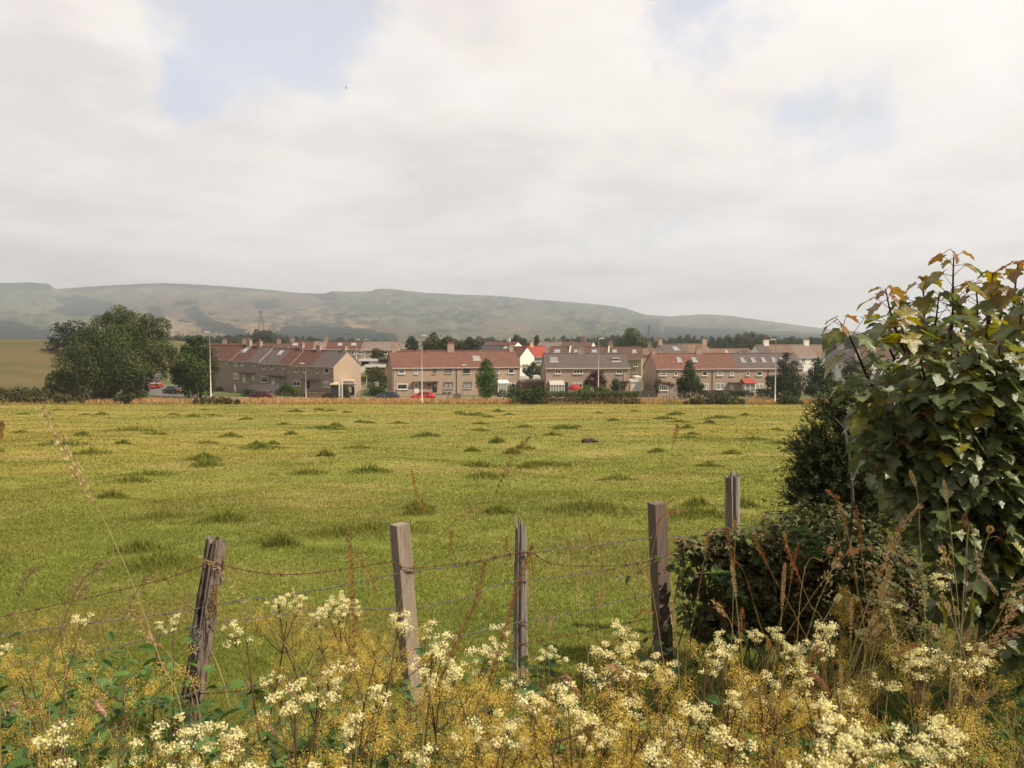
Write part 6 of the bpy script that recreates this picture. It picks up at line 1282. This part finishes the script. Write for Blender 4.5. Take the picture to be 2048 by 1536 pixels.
# ------------------------------------------------------------------ sycamore sapling on the right
half = [(0, 0), (.10, -.10), (.25, -.13), (.43, -.04), (.36, .08), (.40, .16), (.37, .23), (.52, .29), (.56, .39), (.66, .50), (.50, .50), (.44, .55), (.33, .53), (.25, .58), (.31, .68), (.24, .74), (.23, .83), (.13, .90), (.0, 1.06)]
outl = np.array(half + [(-x, y) for x, y in half[-2:0:-1]]); nO = len(outl); cen0 = np.array([0, .32])
def maple(pos, dirn, nor, size, col, droop=.35, fold=.22):
    """lobed leaves: pos = petiole joint, dirn = midrib, nor = upper side"""
    n = len(pos); dirn = unit(dirn); side = unit(np.cross(dirn, nor)); nn = np.cross(side, dirn); size = np.asarray(size).reshape(-1, 1)
    rings = [np.zeros((1, 2)) + cen0, cen0 + (outl - cen0) * .5, outl]; pts = np.concatenate(rings); m = len(pts)
    wv = rng.normal(size=(n, 3)); V = np.empty((n, m, 3)); dr = (droop * (.5 + rng.random(n)))[:, None]; fo = (fold * (.3 + 1.2 * rng.random(n)))[:, None]
    for q, (a, b) in enumerate(pts):
        zz = fo * abs(a) - dr * (b * b) * .55 - .35 * dr * a * a * 2 + .055 * np.sin(a * 9 + wv[:, :1] * 3) * abs(a) + .05 * np.sin(b * 8 + wv[:, 1:2] * 3) * (abs(a) + .2)
        V[:, q] = pos + side * size * a + dirn * size * b + nn * size * zz
    k = np.arange(n)[:, None] * m; j = np.arange(nO)
    T = np.stack([0 * j, 1 + j, 1 + (j + 1) % nO], 1); Q = np.stack([1 + j, 1 + nO + j, 1 + nO + (j + 1) % nO, 1 + (j + 1) % nO], 1)
    Ft = (k[:, None] + T[None]).reshape(-1, 3); Fq = (k[:, None] + Q[None]).reshape(-1, 4)
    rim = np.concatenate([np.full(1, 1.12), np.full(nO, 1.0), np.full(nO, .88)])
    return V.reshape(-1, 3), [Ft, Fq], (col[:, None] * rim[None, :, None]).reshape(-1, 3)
m_syc = mat('sycamore_leaf', attr=True, rough=.30, var=.18, scale=60, transl=.38, spec=.75, bump=.25)
m_twig = mat('sycamore_twig', (.085, .042, .030), .7, .25, 20); m_pet = mat('red_petiole', (.22, .055, .040), .6)
m_branch = mat('grey_branch', (.13, .105, .085), .9, .3, 12, .4)
sy = empty('sycamore_tree', 'young sycamore with big lobed leaves and reddish top shoots filling the right edge', 'tree', G(1960, 3.9)); so = np.array(sy.location)
tw = MB(); pe = MB(); LP, LD, LN, LS, LC = [], [], [], [], []
GREEN = np.array([.145, .175, .062]); YEL = np.array([.32, .28, .030]); RED = np.array([.26, .12, .065]); DARK = np.array([.135, .165, .068])
def leafcol(g, top):
    r_ = g.random()
    if top > .6: return mixc(RED, YEL, np.array(g.random() * .8))
    if top > .3 and g.random() < .5: return mixc(np.array([.20, .13, .05]), YEL * .8, np.array(g.random()))
    if r_ < .14 + .16 * top: return mixc(GREEN, YEL, np.array(.4 + .6 * g.random()))
    return mixc(DARK, GREEN * 1.1, np.array(g.random() * .6 + .4 * top))
_s = np.random.default_rng(17)
SHOOTS = [([(1908, 503), (1906, 560), (1905, 640), (1893, 760), (1880, 900)], 3.2, 1.0), ([(1771, 578), (1780, 620), (1795, 670), (1815, 720), (1850, 850)], 3.1, 1.0), ([(1680, 645), (1697, 670), (1712, 700), (1738, 760), (1790, 850)], 3.0, .7),
    ([(2036, 526), (2030, 580), (2024, 650), (2010, 760), (1990, 880)], 3.2, 1.0), ([(1950, 565), (1955, 610), (1953, 660), (1945, 760), (1930, 860)], 3.35, 1.0), ([(1878, 588), (1872, 640), (1862, 700), (1855, 780), (1850, 860)], 3.25, .4),
    ([(2010, 590), (2000, 640), (1985, 700), (1970, 800)], 3.4, .7), ([(1820, 610), (1826, 650), (1835, 700), (1850, 800)], 3.4, .3), ([(1925, 628), (1920, 690), (1910, 800)], 3.0, .3), ([(1975, 630), (1972, 690), (1962, 800)], 3.1, .4), ([(2075, 560), (2070, 640), (2050, 780)], 3.3, .8),
    ([(1845, 560), (1848, 610), (1850, 680), (1860, 790)], 3.3, .8), ([(1985, 545), (1982, 600), (1975, 680), (1965, 790)], 3.25, .9), ([(1800, 640), (1812, 690), (1835, 760)], 3.0, .5), ([(1900, 650), (1902, 700), (1900, 790)], 2.95, .4), ([(2045, 600), (2040, 660), (2030, 770)], 2.95, .6), ([(1760, 650), (1780, 700), (1820, 780)], 3.35, .5), ([(1840, 720), (1850, 760), (1860, 840)], 2.9, .2), ([(1935, 690), (1935, 740), (1930, 830)], 2.85, .3), ([(2000, 690), (1995, 740), (1985, 830)], 2.85, .3),
    ([(2040, 660), (2030, 740), (2010, 840)], 2.95, .3), ([(1890, 690), (1895, 760), (1900, 860)], 2.95, .2), ([(1960, 700), (1955, 770), (1945, 870)], 2.9, .2),
    ([(1725, 905), (1760, 905), (1810, 930), (1870, 960)], 2.95, .1), ([(1750, 940), (1800, 950), (1860, 990)], 2.9, .05), ([(1790, 880), (1830, 905), (1890, 940)], 2.9, .1), ([(1700, 790), (1740, 800), (1790, 840), (1850, 900)], 3.1, .0), ([(1715, 830), (1755, 850), (1810, 900)], 3.3, .0),
    ([(1800, 1010), (1840, 1000), (1900, 1010)], 2.9, .0), ([(1850, 1060), (1890, 1040), (1950, 1040)], 2.85, .0), ([(1880, 1140), (1920, 1100), (1970, 1080)], 2.85, .0), ([(1905, 1195), (1950, 1150), (2000, 1120)], 2.85, .0), ([(2000, 1080), (2020, 1050), (2040, 1010)], 2.8, .0), ([(1990, 960), (2010, 930), (2030, 900)], 2.8, .1), ([(1930, 930), (1950, 900), (1970, 860)], 2.85, .1), ([(2080, 900), (2090, 880), (2100, 830)], 2.8, .1), ([(1850, 830), (1870, 810), (1900, 800)], 2.85, .1)]
for path, d, tops in SHOOTS:
    W = np.array([P(u, v, d + .10 * k) for k, (u, v) in enumerate(path)]); S = spline(W, 60); ln = np.concatenate([[0], np.cumsum(np.linalg.norm(np.diff(S, axis=0), axis=1))])
    tw.tube((S - so)[::4], np.linspace(.0022, .0075, 15), 6); s = .004; node = 0; az = _s.random() * 6.28
    while s < ln[-1]:
        k = int(np.clip(np.searchsorted(ln, s), 1, 58)); p = S[k]; T = unit(S[k - 1] - S[k + 1]); e1 = unit(np.cross(T, [.3, .9, .2])); e2 = np.cross(T, e1); young = max(0, 1 - s / .12)
        for sd in (0, math.pi):
            a = az + sd + _s.normal() * .2; out = e1 * math.cos(a) + e2 * math.sin(a); pl = (.02 + .065 * min(1, s / .14)) * (.8 + .4 * _s.random()); pd = unit(out * .9 + T * .45 + np.array([0, 0, .1])); jn = p + pd * pl
            pe.tube([p - so, p + pd * pl * .5 + np.array([0, 0, .004]) - so, jn - so], [.0016, .0012, .0011], 4)
            o2 = unit(np.array([out[0], out[1], out[2] * .3])); LP.append(jn); LD.append(unit(o2 * .9 + np.array([0, 0, -.35 - .45 * _s.random()]))); LN.append(unit(np.array([0, 0, 1.]) + o2 * .25 + _s.normal(size=3) * .22))
            LS.append((.042 + .046 * min(1, s / .15)) * (.8 + .4 * _s.random())); LC.append(leafcol(_s, tops * min(1, .35 + young)))
        s += .024 + .034 * min(1, s / .1) + .02 * _s.random(); az += math.pi / 2; node += 1
# body of the crown: leaves hung through the volume, tilted outward
poly = [(1790, 800), (1850, 740), (1960, 710), (2060, 700), (2120, 760), (2150, 900), (2130, 1330), (1960, 1300), (1890, 1190), (1870, 1080), (1800, 990), (1740, 900), (1715, 820), (1750, 790)]
u_ = _s.uniform(1690, 2350, 24000); v_ = _s.uniform(600, 1330, 24000); ok = inpoly(u_ + _s.normal(size=24000) * 14, v_ + _s.normal(size=24000) * 14, poly); u_, v_ = u_[ok][:6200], v_[ok][:6200]
for u, v in zip(u_, v_):
    q = _s.random(); d = 2.82 + 1.5 * q ** 1.3 + .25 * max(0, (1900 - u) / 200); p = P(u, v, d); o = unit(np.array([(u - 2000) / 300, -.8, (900 - v) / 500]) + _s.normal(size=3) * .5)
    o2 = unit(np.array([o[0], o[1], 0])); LP.append(p); LD.append(unit(o2 * .8 + np.array([0, 0, -.25 - .55 * _s.random()]) + _s.normal(size=3) * .3)); LN.append(unit(np.array([0.25, 0, .9]) + o * .45 + _s.normal(size=3) * .3)); LS.append(.042 + .040 * _s.random()); LC.append(leafcol(_s, .12 if v < 820 else .0))
    if _s.random() < .35: pe.tube([p - so, p - so + np.array([_s.normal() * .02, .05, .03])], [.0012, .0015], 4)
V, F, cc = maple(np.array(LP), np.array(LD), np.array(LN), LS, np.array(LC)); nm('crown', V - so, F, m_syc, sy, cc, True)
pe.build('petioles', m_pet, sy, True)
for path, d, r0 in (([(1880, 880), (1900, 1010), (1930, 1150), (1960, 1330)], 3.6, .016), ([(1990, 860), (1985, 1000), (1975, 1150), (1965, 1330)], 3.7, .018), ([(1790, 850), (1850, 960), (1910, 1100), (1955, 1330)], 3.6, .014), ([(1850, 850), (1880, 980), (1930, 1160), (1960, 1330)], 3.6, .013), ([(2100, 830), (2060, 1000), (1990, 1200), (1970, 1330)], 3.7, .016)):
    W = np.array([P(u, v, d) for u, v in path]); W[-1] = so + (0, 0, -.05); tw.tube(spline(W, 24) - so, np.linspace(r0 * .55, r0 * 1.5, 24), 7)
tw.build('branches', m_twig, sy, True)

# ------------------------------------------------------------------ gorse
go = empty('gorse_bush', 'dark spiny gorse bush behind the left side of the sycamore', 'bush', G(1700, 5.4)); g0 = np.array(go.location); gs = np.random.default_rng(9)
sp_p, sp_d, sp_c, sp_l = [], [], [], []; gb = MB()
lobes = [(1700, 850, 62), (1660, 905, 62), (1740, 870, 70), (1640, 970, 50), (1700, 960, 80), (1765, 950, 80), (1670, 1030, 70), (1740, 1050, 80), (1790, 830, 50), (1630, 925, 38), (1690, 835, 40), (1720, 1000, 75), (1775, 1040, 85), (1650, 1000, 60), (1790, 920, 75), (1620, 1010, 45)]
for k in range(2100):
    u, v, r_ = lobes[gs.integers(len(lobes))]; c = P(u, v, 5.3); rr = r_ * pxm(5.3); dd = unit(gs.normal(size=3)); dd[2] = abs(dd[2]) * (1 if gs.random() < .75 else -1); dd[1] -= .25; dd = unit(dd)
    s0 = c + dd * rr * gs.uniform(.45, .85); tipd = unit(dd + np.array([0, 0, .5]) + gs.normal(size=3) * .25); L_ = .09 + .11 * gs.random(); gb.tube([s0 - g0, s0 + tipd * L_ * .9 - g0], [.0022, .0012], 3, None, False)
    m = 26; t = gs.random(m); pos = s0 + tipd * (L_ * t)[:, None]; rd = unit(gs.normal(size=(m, 3))); sp_p.append(pos); sp_d.append(unit(rd + tipd * .9)); sp_l.append(.020 + .014 * gs.random(m)); br = gs.random() < .2
    sp_c.append(np.tile(np.array([.125, .145, .058] if br else [.070, .090, .042]) * (.6 + .8 * gs.random()), (m, 1)))
sp_p, sp_d, sp_l, sp_c = map(np.concatenate, (sp_p, sp_d, sp_l, sp_c)); V, F, cc = ellipse_leaves(sp_p, sp_d, unit(gs.normal(size=sp_p.shape)), sp_l, sp_l * .16, sp_c); nm('spines', V - g0, F, m_leaf, go, cc)
for k in range(9):
    u, v, r_ = lobes[k]; gb.tube([(gs.normal() * .05, gs.normal() * .05, -.05), (P(u, v, 5.3) - g0) * .5 + gs.normal(size=3) * .06, P(u, v, 5.3) - g0], [.018, .012, .004], 6)
gb.build('stems', m_branch, go)
ds = MB(); W = P(1690, 1130, 4.6)
dst = empty('dead_branch', 'bare forked grey branch sticking up between gorse and sycamore', 'branch', W)
for path in ([(1690, 1130), (1705, 1020), (1700, 930), (1692, 865), (1670, 838)], [(1703, 960), (1730, 900), (1755, 850)], [(1698, 905), (1690, 870), (1688, 835)]):
    ds.tube(spline([P(u, v, 4.6) - W for u, v in path], 14), np.linspace(.011, .003, 14), 6)
ds.build('wood', m_branch, dst, True)

# ------------------------------------------------------------------ brambles
br = empty('bramble_bush', 'tangled dark bramble thicket swallowing the fence below the gorse', 'bush', G(1540, 5.0)); b0 = np.array(br.location); bs_ = np.random.default_rng(13)
lob = [(1455, 1125, 42), (1400, 1108, 20), (1480, 1140, 70), (1540, 1130, 68), (1600, 1100, 72), (1500, 1200, 80), (1580, 1190, 90), (1660, 1120, 100), (1690, 1210, 100), (1440, 1225, 44), (1770, 1160, 80), (1790, 1240, 80), (1372, 1095, 14), (1388, 1172, 24), (1490, 1080, 22), (1440, 1075, 18), (1405, 1255, 28), (1655, 1060, 50), (1570, 1080, 32)]
n = 10500; li = bs_.choice(len(lob), n, p=np.array([l[2] ** 2 for l in lob]) / sum(l[2] ** 2 for l in lob)); L3 = np.array([(*P(u, v, 4.75 + .0012 * (u - 1400)), r_ * pxm(4.8)) for u, v, r_ in lob])
dd = unit(bs_.normal(size=(n, 3)) + (0, -.3, .2)); pos = L3[li, :3] + dd * (L3[li, 3] * (1.18 - .85 * bs_.random(n) ** 1.2) * (.55 + .9 * fbm(dd[:, 0] * 3 + li * 7, dd[:, 2] * 3, 7)))[:, None]; a = bs_.random(n) * 6.28
dirn = unit(dd * .6 + np.stack([np.cos(a), np.sin(a), -.4 + 0 * a], 1)); c = mixc(np.array([.095, .105, .048]), np.array([.19, .20, .078]), bs_.random(n) ** 2); dead = bs_.random(n) < .24; c[dead] = np.array([.24, .15, .085]) * (.5 + .6 * bs_.random((dead.sum(), 1)))
P3, D3, C3, S3 = [], [], [], []
for k, off in enumerate((0, .95, -.95)): # three leaflets
    ca, sa = math.cos(off), math.sin(off); up_ = unit(dd + (0, 0, .8)); sd = np.cross(up_, dirn); D3.append(dirn * ca + sd * sa); P3.append(pos); C3.append(c); S3.append((.026 + .030 * bs_.random(n)) * (1 if k == 0 else .85))
V, F, cc = ellipse_leaves(np.concatenate(P3), np.concatenate(D3), np.tile(unit(dd + (0, 0, .8)), (3, 1)) + bs_.normal(size=(3 * n, 3)) * .2, np.concatenate(S3), np.concatenate(S3) * .62, np.concatenate(C3) * (.7 + .6 * bs_.random((3 * n, 1)))); nm('foliage', V - b0, F, m_mleaf, br, cc)
q = MB()
cl_p, cl_d = [], []
for k in range(52):
    l = lob[bs_.integers(len(lob))]; s0 = b0 + np.array([bs_.normal() * .35, bs_.normal() * .15, 0]); e = P(l[0] + bs_.normal() * l[2] * .8, l[1] - l[2] * (.2 + .9 * bs_.random()), 4.6 + .3 * bs_.random()); mid = (s0 + e) / 2 + np.array([0, 0, .25]); e2 = e + np.array([bs_.normal() * .22, -.1, -.15])
    cs = spline([s0, mid, e, e2], 16); q.tube(cs - b0, np.linspace(.0045, .0018, 16), 5)
    for t in range(8, 16):
        for _ in range(3): cl_p.append(cs[t] + bs_.normal(size=3) * .012); cl_d.append(unit(bs_.normal(size=3) + (0, -.3, -.2)))
cl_p, cl_d = np.array(cl_p), np.array(cl_d); m_ = len(cl_p)
V, F, cc = ellipse_leaves(cl_p, cl_d, np.tile([0, -.3, 1.], (m_, 1)) + bs_.normal(size=(m_, 3)) * .4, .035 + .03 * bs_.random(m_), .022 + .016 * bs_.random(m_), mixc(np.array([.075, .10, .035]), np.array([.17, .19, .06]), bs_.random(m_)) * (.6 + .7 * bs_.random((m_, 1)))); nm('cane_leaves', V - b0, F, m_mleaf, br, cc)
q.build('canes', mat('bramble_cane', (.12, .045, .035), .7, .3, 20), br, True)
# fresh shoots
def fresh(name, label, pts, d):
    r = empty(name, label, 'bramble shoot', P(pts[0][0], pts[0][1] + 120, d)); o = np.array(r.location); pp, dr, st = [], [], MB()
    for u, v in pts:
        p = P(u, v, d); a0 = bs_.random() * 6
        st.tube(spline([np.zeros(3), (p - o) * .6 + np.array([0, .03, 0]), p - o], 8), np.linspace(.003, .0012, 8), 5)
        for k in range(5): a = a0 + k * 1.25; pp.append(p); dr.append((math.cos(a), math.sin(a) * .8 - .2, .25 + bs_.normal() * .2))
    pp, dr = np.array(pp), np.array(dr); V, F, cc = ellipse_leaves(pp, dr, np.tile([0, 0, 1.], (len(pp), 1)) + bs_.normal(size=(len(pp), 3)) * .2, .065 + .02 * bs_.random(len(pp)), .04 + .01 * bs_.random(len(pp)), np.array([.085, .14, .028]) * (.7 + .6 * bs_.random((len(pp), 1)))); nm('foliage', V - o, F, m_mleaf, r, cc); st.build('stem', m_stem, r)
fresh('bramble_shoot', 'fresh bright green bramble leaves in front of the gorse', [(1600, 1065), (1625, 1075), (1612, 1100), (1640, 1110), (1595, 1090), (1632, 1090)], 4.35)
fresh('bramble_shoot', 'fresh bright green leaves at the left edge of the brambles', [(1448, 1150), (1440, 1165), (1458, 1175), (1470, 1195), (1432, 1150)], 4.35)

# ------------------------------------------------------------------ air, sky, sun, camera
HAZE = True
if HAZE:
    q = MB(); q.box(-9600, 9600, -60, 5700, -1.5 + float(E + _kz.min()), 400); hz = q.build('haze', None); hz['kind'] = 'stuff'
    m = bpy.data.materials.new('haze'); m.use_nodes = True; nt = m.node_tree; nt.nodes.clear(); o = nt.nodes.new('ShaderNodeOutputMaterial'); pv = nt.nodes.new('ShaderNodeVolumePrincipled')
    pv.inputs['Color'].default_value = (.74, .80, .91, 1); pv.inputs['Density'].default_value = .00023; pv.inputs['Anisotropy'].default_value = .25
    nt.links.new(pv.outputs[0], o.inputs['Volume']); hz.data.materials.append(m); m.cycles.homogeneous_volume = True if hasattr(m, 'cycles') and hasattr(m.cycles, 'homogeneous_volume') else False

EL, AZ = R(47), R(112)       # sun: to the right and a little behind the camera
sunv = np.array([math.sin(AZ) * math.cos(EL), math.cos(AZ) * math.cos(EL), math.sin(EL)])
sl = bpy.data.lights.new('sun', 'SUN'); sl.energy = 5.0; sl.angle = R(.6); sl.color = (1, .878, .69)
so_ = bpy.data.objects.new('sun', sl); C.objects.link(so_); so_.rotation_euler = Vector(sunv).to_track_quat('Z', 'Y').to_euler()
w = bpy.data.worlds.new('World'); scene.world = w; w.use_nodes = True; nt = w.node_tree; N = nt.nodes; L = nt.links; N.clear()
out = N.new('ShaderNodeOutputWorld'); sky = N.new('ShaderNodeTexSky'); sky.sky_type = 'NISHITA'; sky.sun_disc = False; sky.sun_elevation = EL; sky.sun_rotation = AZ; sky.air_density = 1.0; sky.dust_density = 2.0
bgs = N.new('ShaderNodeBackground'); bgs.inputs['Strength'].default_value = .17; L.new(sky.outputs[0], bgs.inputs['Color'])
tc = N.new('ShaderNodeTexCoord'); nrm = N.new('ShaderNodeVectorMath'); nrm.operation = 'NORMALIZE'; L.new(tc.outputs['Generated'], nrm.inputs[0])
sep = N.new('ShaderNodeSeparateXYZ'); L.new(nrm.outputs[0], sep.inputs[0])
def M(op, a, b=None, clamp=False):
    n_ = N.new('ShaderNodeMath'); n_.operation = op; n_.use_clamp = clamp
    for i_, s_ in enumerate((a, b)):
        if s_ is None: continue
        if isinstance(s_, (int, float)): n_.inputs[i_].default_value = s_
        else: L.new(s_, n_.inputs[i_])
    return n_.outputs[0]
# a flat deck of cloud: direction projected to a plane overhead
zz = M('ADD', M('MAXIMUM', sep.outputs['Z'], 0.0), .16)
cmb = N.new('ShaderNodeCombineXYZ'); L.new(M('DIVIDE', sep.outputs['X'], zz), cmb.inputs[0]); L.new(M('DIVIDE', sep.outputs['Y'], zz), cmb.inputs[1])
def noise(scale, det, rough, off, dist=0.0):
    mp = N.new('ShaderNodeMapping'); mp.inputs['Location'].default_value = off; L.new(cmb.outputs[0], mp.inputs['Vector'])
    n_ = N.new('ShaderNodeTexNoise'); n_.inputs['Scale'].default_value = scale; n_.inputs['Detail'].default_value = det; n_.inputs['Roughness'].default_value = rough; n_.inputs['Distortion'].default_value = dist; L.new(mp.outputs[0], n_.inputs['Vector']); return n_.outputs['Fac']
nA = noise(.95, 8, .52, (3.1, 1.7, 0), .3); nB = noise(2.1, 8, .55, (7.3, 2.2, 4), .2); nC = noise(.5, 3, .5, (1.0, 9.0, 2))
hole = None
wn = N.new('ShaderNodeTexNoise'); wn.inputs['Scale'].default_value = 4.5; wn.inputs['Detail'].default_value = 7; wn.inputs['Roughness'].default_value = .62; L.new(nrm.outputs[0], wn.inputs['Vector'])
w1 = N.new('ShaderNodeVectorMath'); w1.operation = 'SUBTRACT'; L.new(wn.outputs['Color'], w1.inputs[0]); w1.inputs[1].default_value = (.5, .5, .5)
w2 = N.new('ShaderNodeVectorMath'); w2.operation = 'SCALE'; L.new(w1.outputs[0], w2.inputs[0]); w2.inputs['Scale'].default_value = .26
w3 = N.new('ShaderNodeVectorMath'); w3.operation = 'ADD'; L.new(nrm.outputs[0], w3.inputs[0]); L.new(w2.outputs[0], w3.inputs[1]); wdir = w3.outputs[0]
for u, v, r_ in ((480, 40, .11), (600, 30, .11), (400, 110, .075), (1660, 245, .085), (1560, 290, .07), (1470, 30, .08), (1500, 200, .04), (1380, 5, .07), (1130, 440, .03), (560, 100, .07), (1340, 385, .035)):
    dv = unit(P(u, v, 10.) - np.array([0, 0, E])); d_ = N.new('ShaderNodeVectorMath'); d_.operation = 'DISTANCE'; L.new(wdir, d_.inputs[0]); d_.inputs[1].default_value = tuple(dv)
    q = M('SUBTRACT', 1.0, M('DIVIDE', d_.outputs['Value'], r_), True); hole = q if hole is None else M('MAXIMUM', hole, q)
cov = M('SUBTRACT', M('ADD', M('MULTIPLY', nA, 1.5), .10), M('MULTIPLY', hole, 1.15))
mr = N.new('ShaderNodeMapRange'); mr.interpolation_type = 'SMOOTHSTEP'; mr.inputs['From Min'].default_value = .0; mr.inputs['From Max'].default_value = .75; mr.inputs['To Min'].default_value = .54; L.new(cov, mr.inputs['Value'])
ramp = N.new('ShaderNodeValToRGB'); cr = ramp.color_ramp; cr.elements[0].position = .34; cr.elements[0].color = (.68, .63, .605, 1); cr.elements[1].position = .64; cr.elements[1].color = (.89, .84, .795, 1); e = cr.elements.new(.48); e.color = (.81, .75, .715, 1)
lit = M('ADD', M('MULTIPLY', nB, .65), M('MULTIPLY', nC, .35)); el_ = M('MULTIPLY', sep.outputs['Z'], .20); lit = M('ADD', M('ADD', lit, M('SUBTRACT', el_, .06)), M('MULTIPLY', sep.outputs['X'], .07)); L.new(lit, ramp.inputs[0])
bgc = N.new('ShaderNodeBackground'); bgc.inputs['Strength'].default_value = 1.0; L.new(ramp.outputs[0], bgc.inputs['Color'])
frt = N.new('ShaderNodeMapRange'); frt.interpolation_type = 'SMOOTHSTEP'; frt.inputs['From Min'].default_value = -.25; frt.inputs['From Max'].default_value = .62; frt.inputs['To Min'].default_value = .5; frt.inputs['To Max'].default_value = 1.0   # unseen sky overhead and behind dimmed on purpose, to weaken the fill light
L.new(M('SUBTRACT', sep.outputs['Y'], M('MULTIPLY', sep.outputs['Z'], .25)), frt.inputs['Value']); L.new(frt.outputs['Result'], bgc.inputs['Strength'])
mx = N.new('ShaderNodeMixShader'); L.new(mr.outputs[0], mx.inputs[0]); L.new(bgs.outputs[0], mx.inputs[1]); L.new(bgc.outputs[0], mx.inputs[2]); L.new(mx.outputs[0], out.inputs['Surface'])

cam = bpy.data.cameras.new('camera'); co = bpy.data.objects.new('camera', cam); C.objects.link(co); scene.camera = co
cam.sensor_fit = 'HORIZONTAL'; cam.sensor_width = 36; cam.lens = 36 * FPX / 2048; cam.clip_start = .05; cam.clip_end = 30000; cam.dof.use_dof = True; cam.dof.focus_distance = 6.0; cam.dof.aperture_fstop = 9.0
co.location = (0, 0, E); co.rotation_euler = (math.pi / 2 - PITCH, 0, 0)
vs_ = scene.view_settings; vs_.view_transform = 'Standard'; vs_.look = 'None'; vs_.gamma = 1; vs_.exposure = 0.3
scene.render.engine = 'CYCLES'; cy = scene.cycles
cy.use_denoising = True
try: cy.denoiser = 'OPENIMAGEDENOISE'; cy.denoising_input_passes = 'RGB_ALBEDO_NORMAL'
except Exception: pass
cy.max_bounces = 6; cy.diffuse_bounces = 3; cy.glossy_bounces = 2; cy.transmission_bounces = 3; cy.volume_bounces = 1; cy.transparent_max_bounces = 8
cy.use_adaptive_sampling = True; cy.adaptive_threshold = .02; cy.sample_clamp_indirect = 6
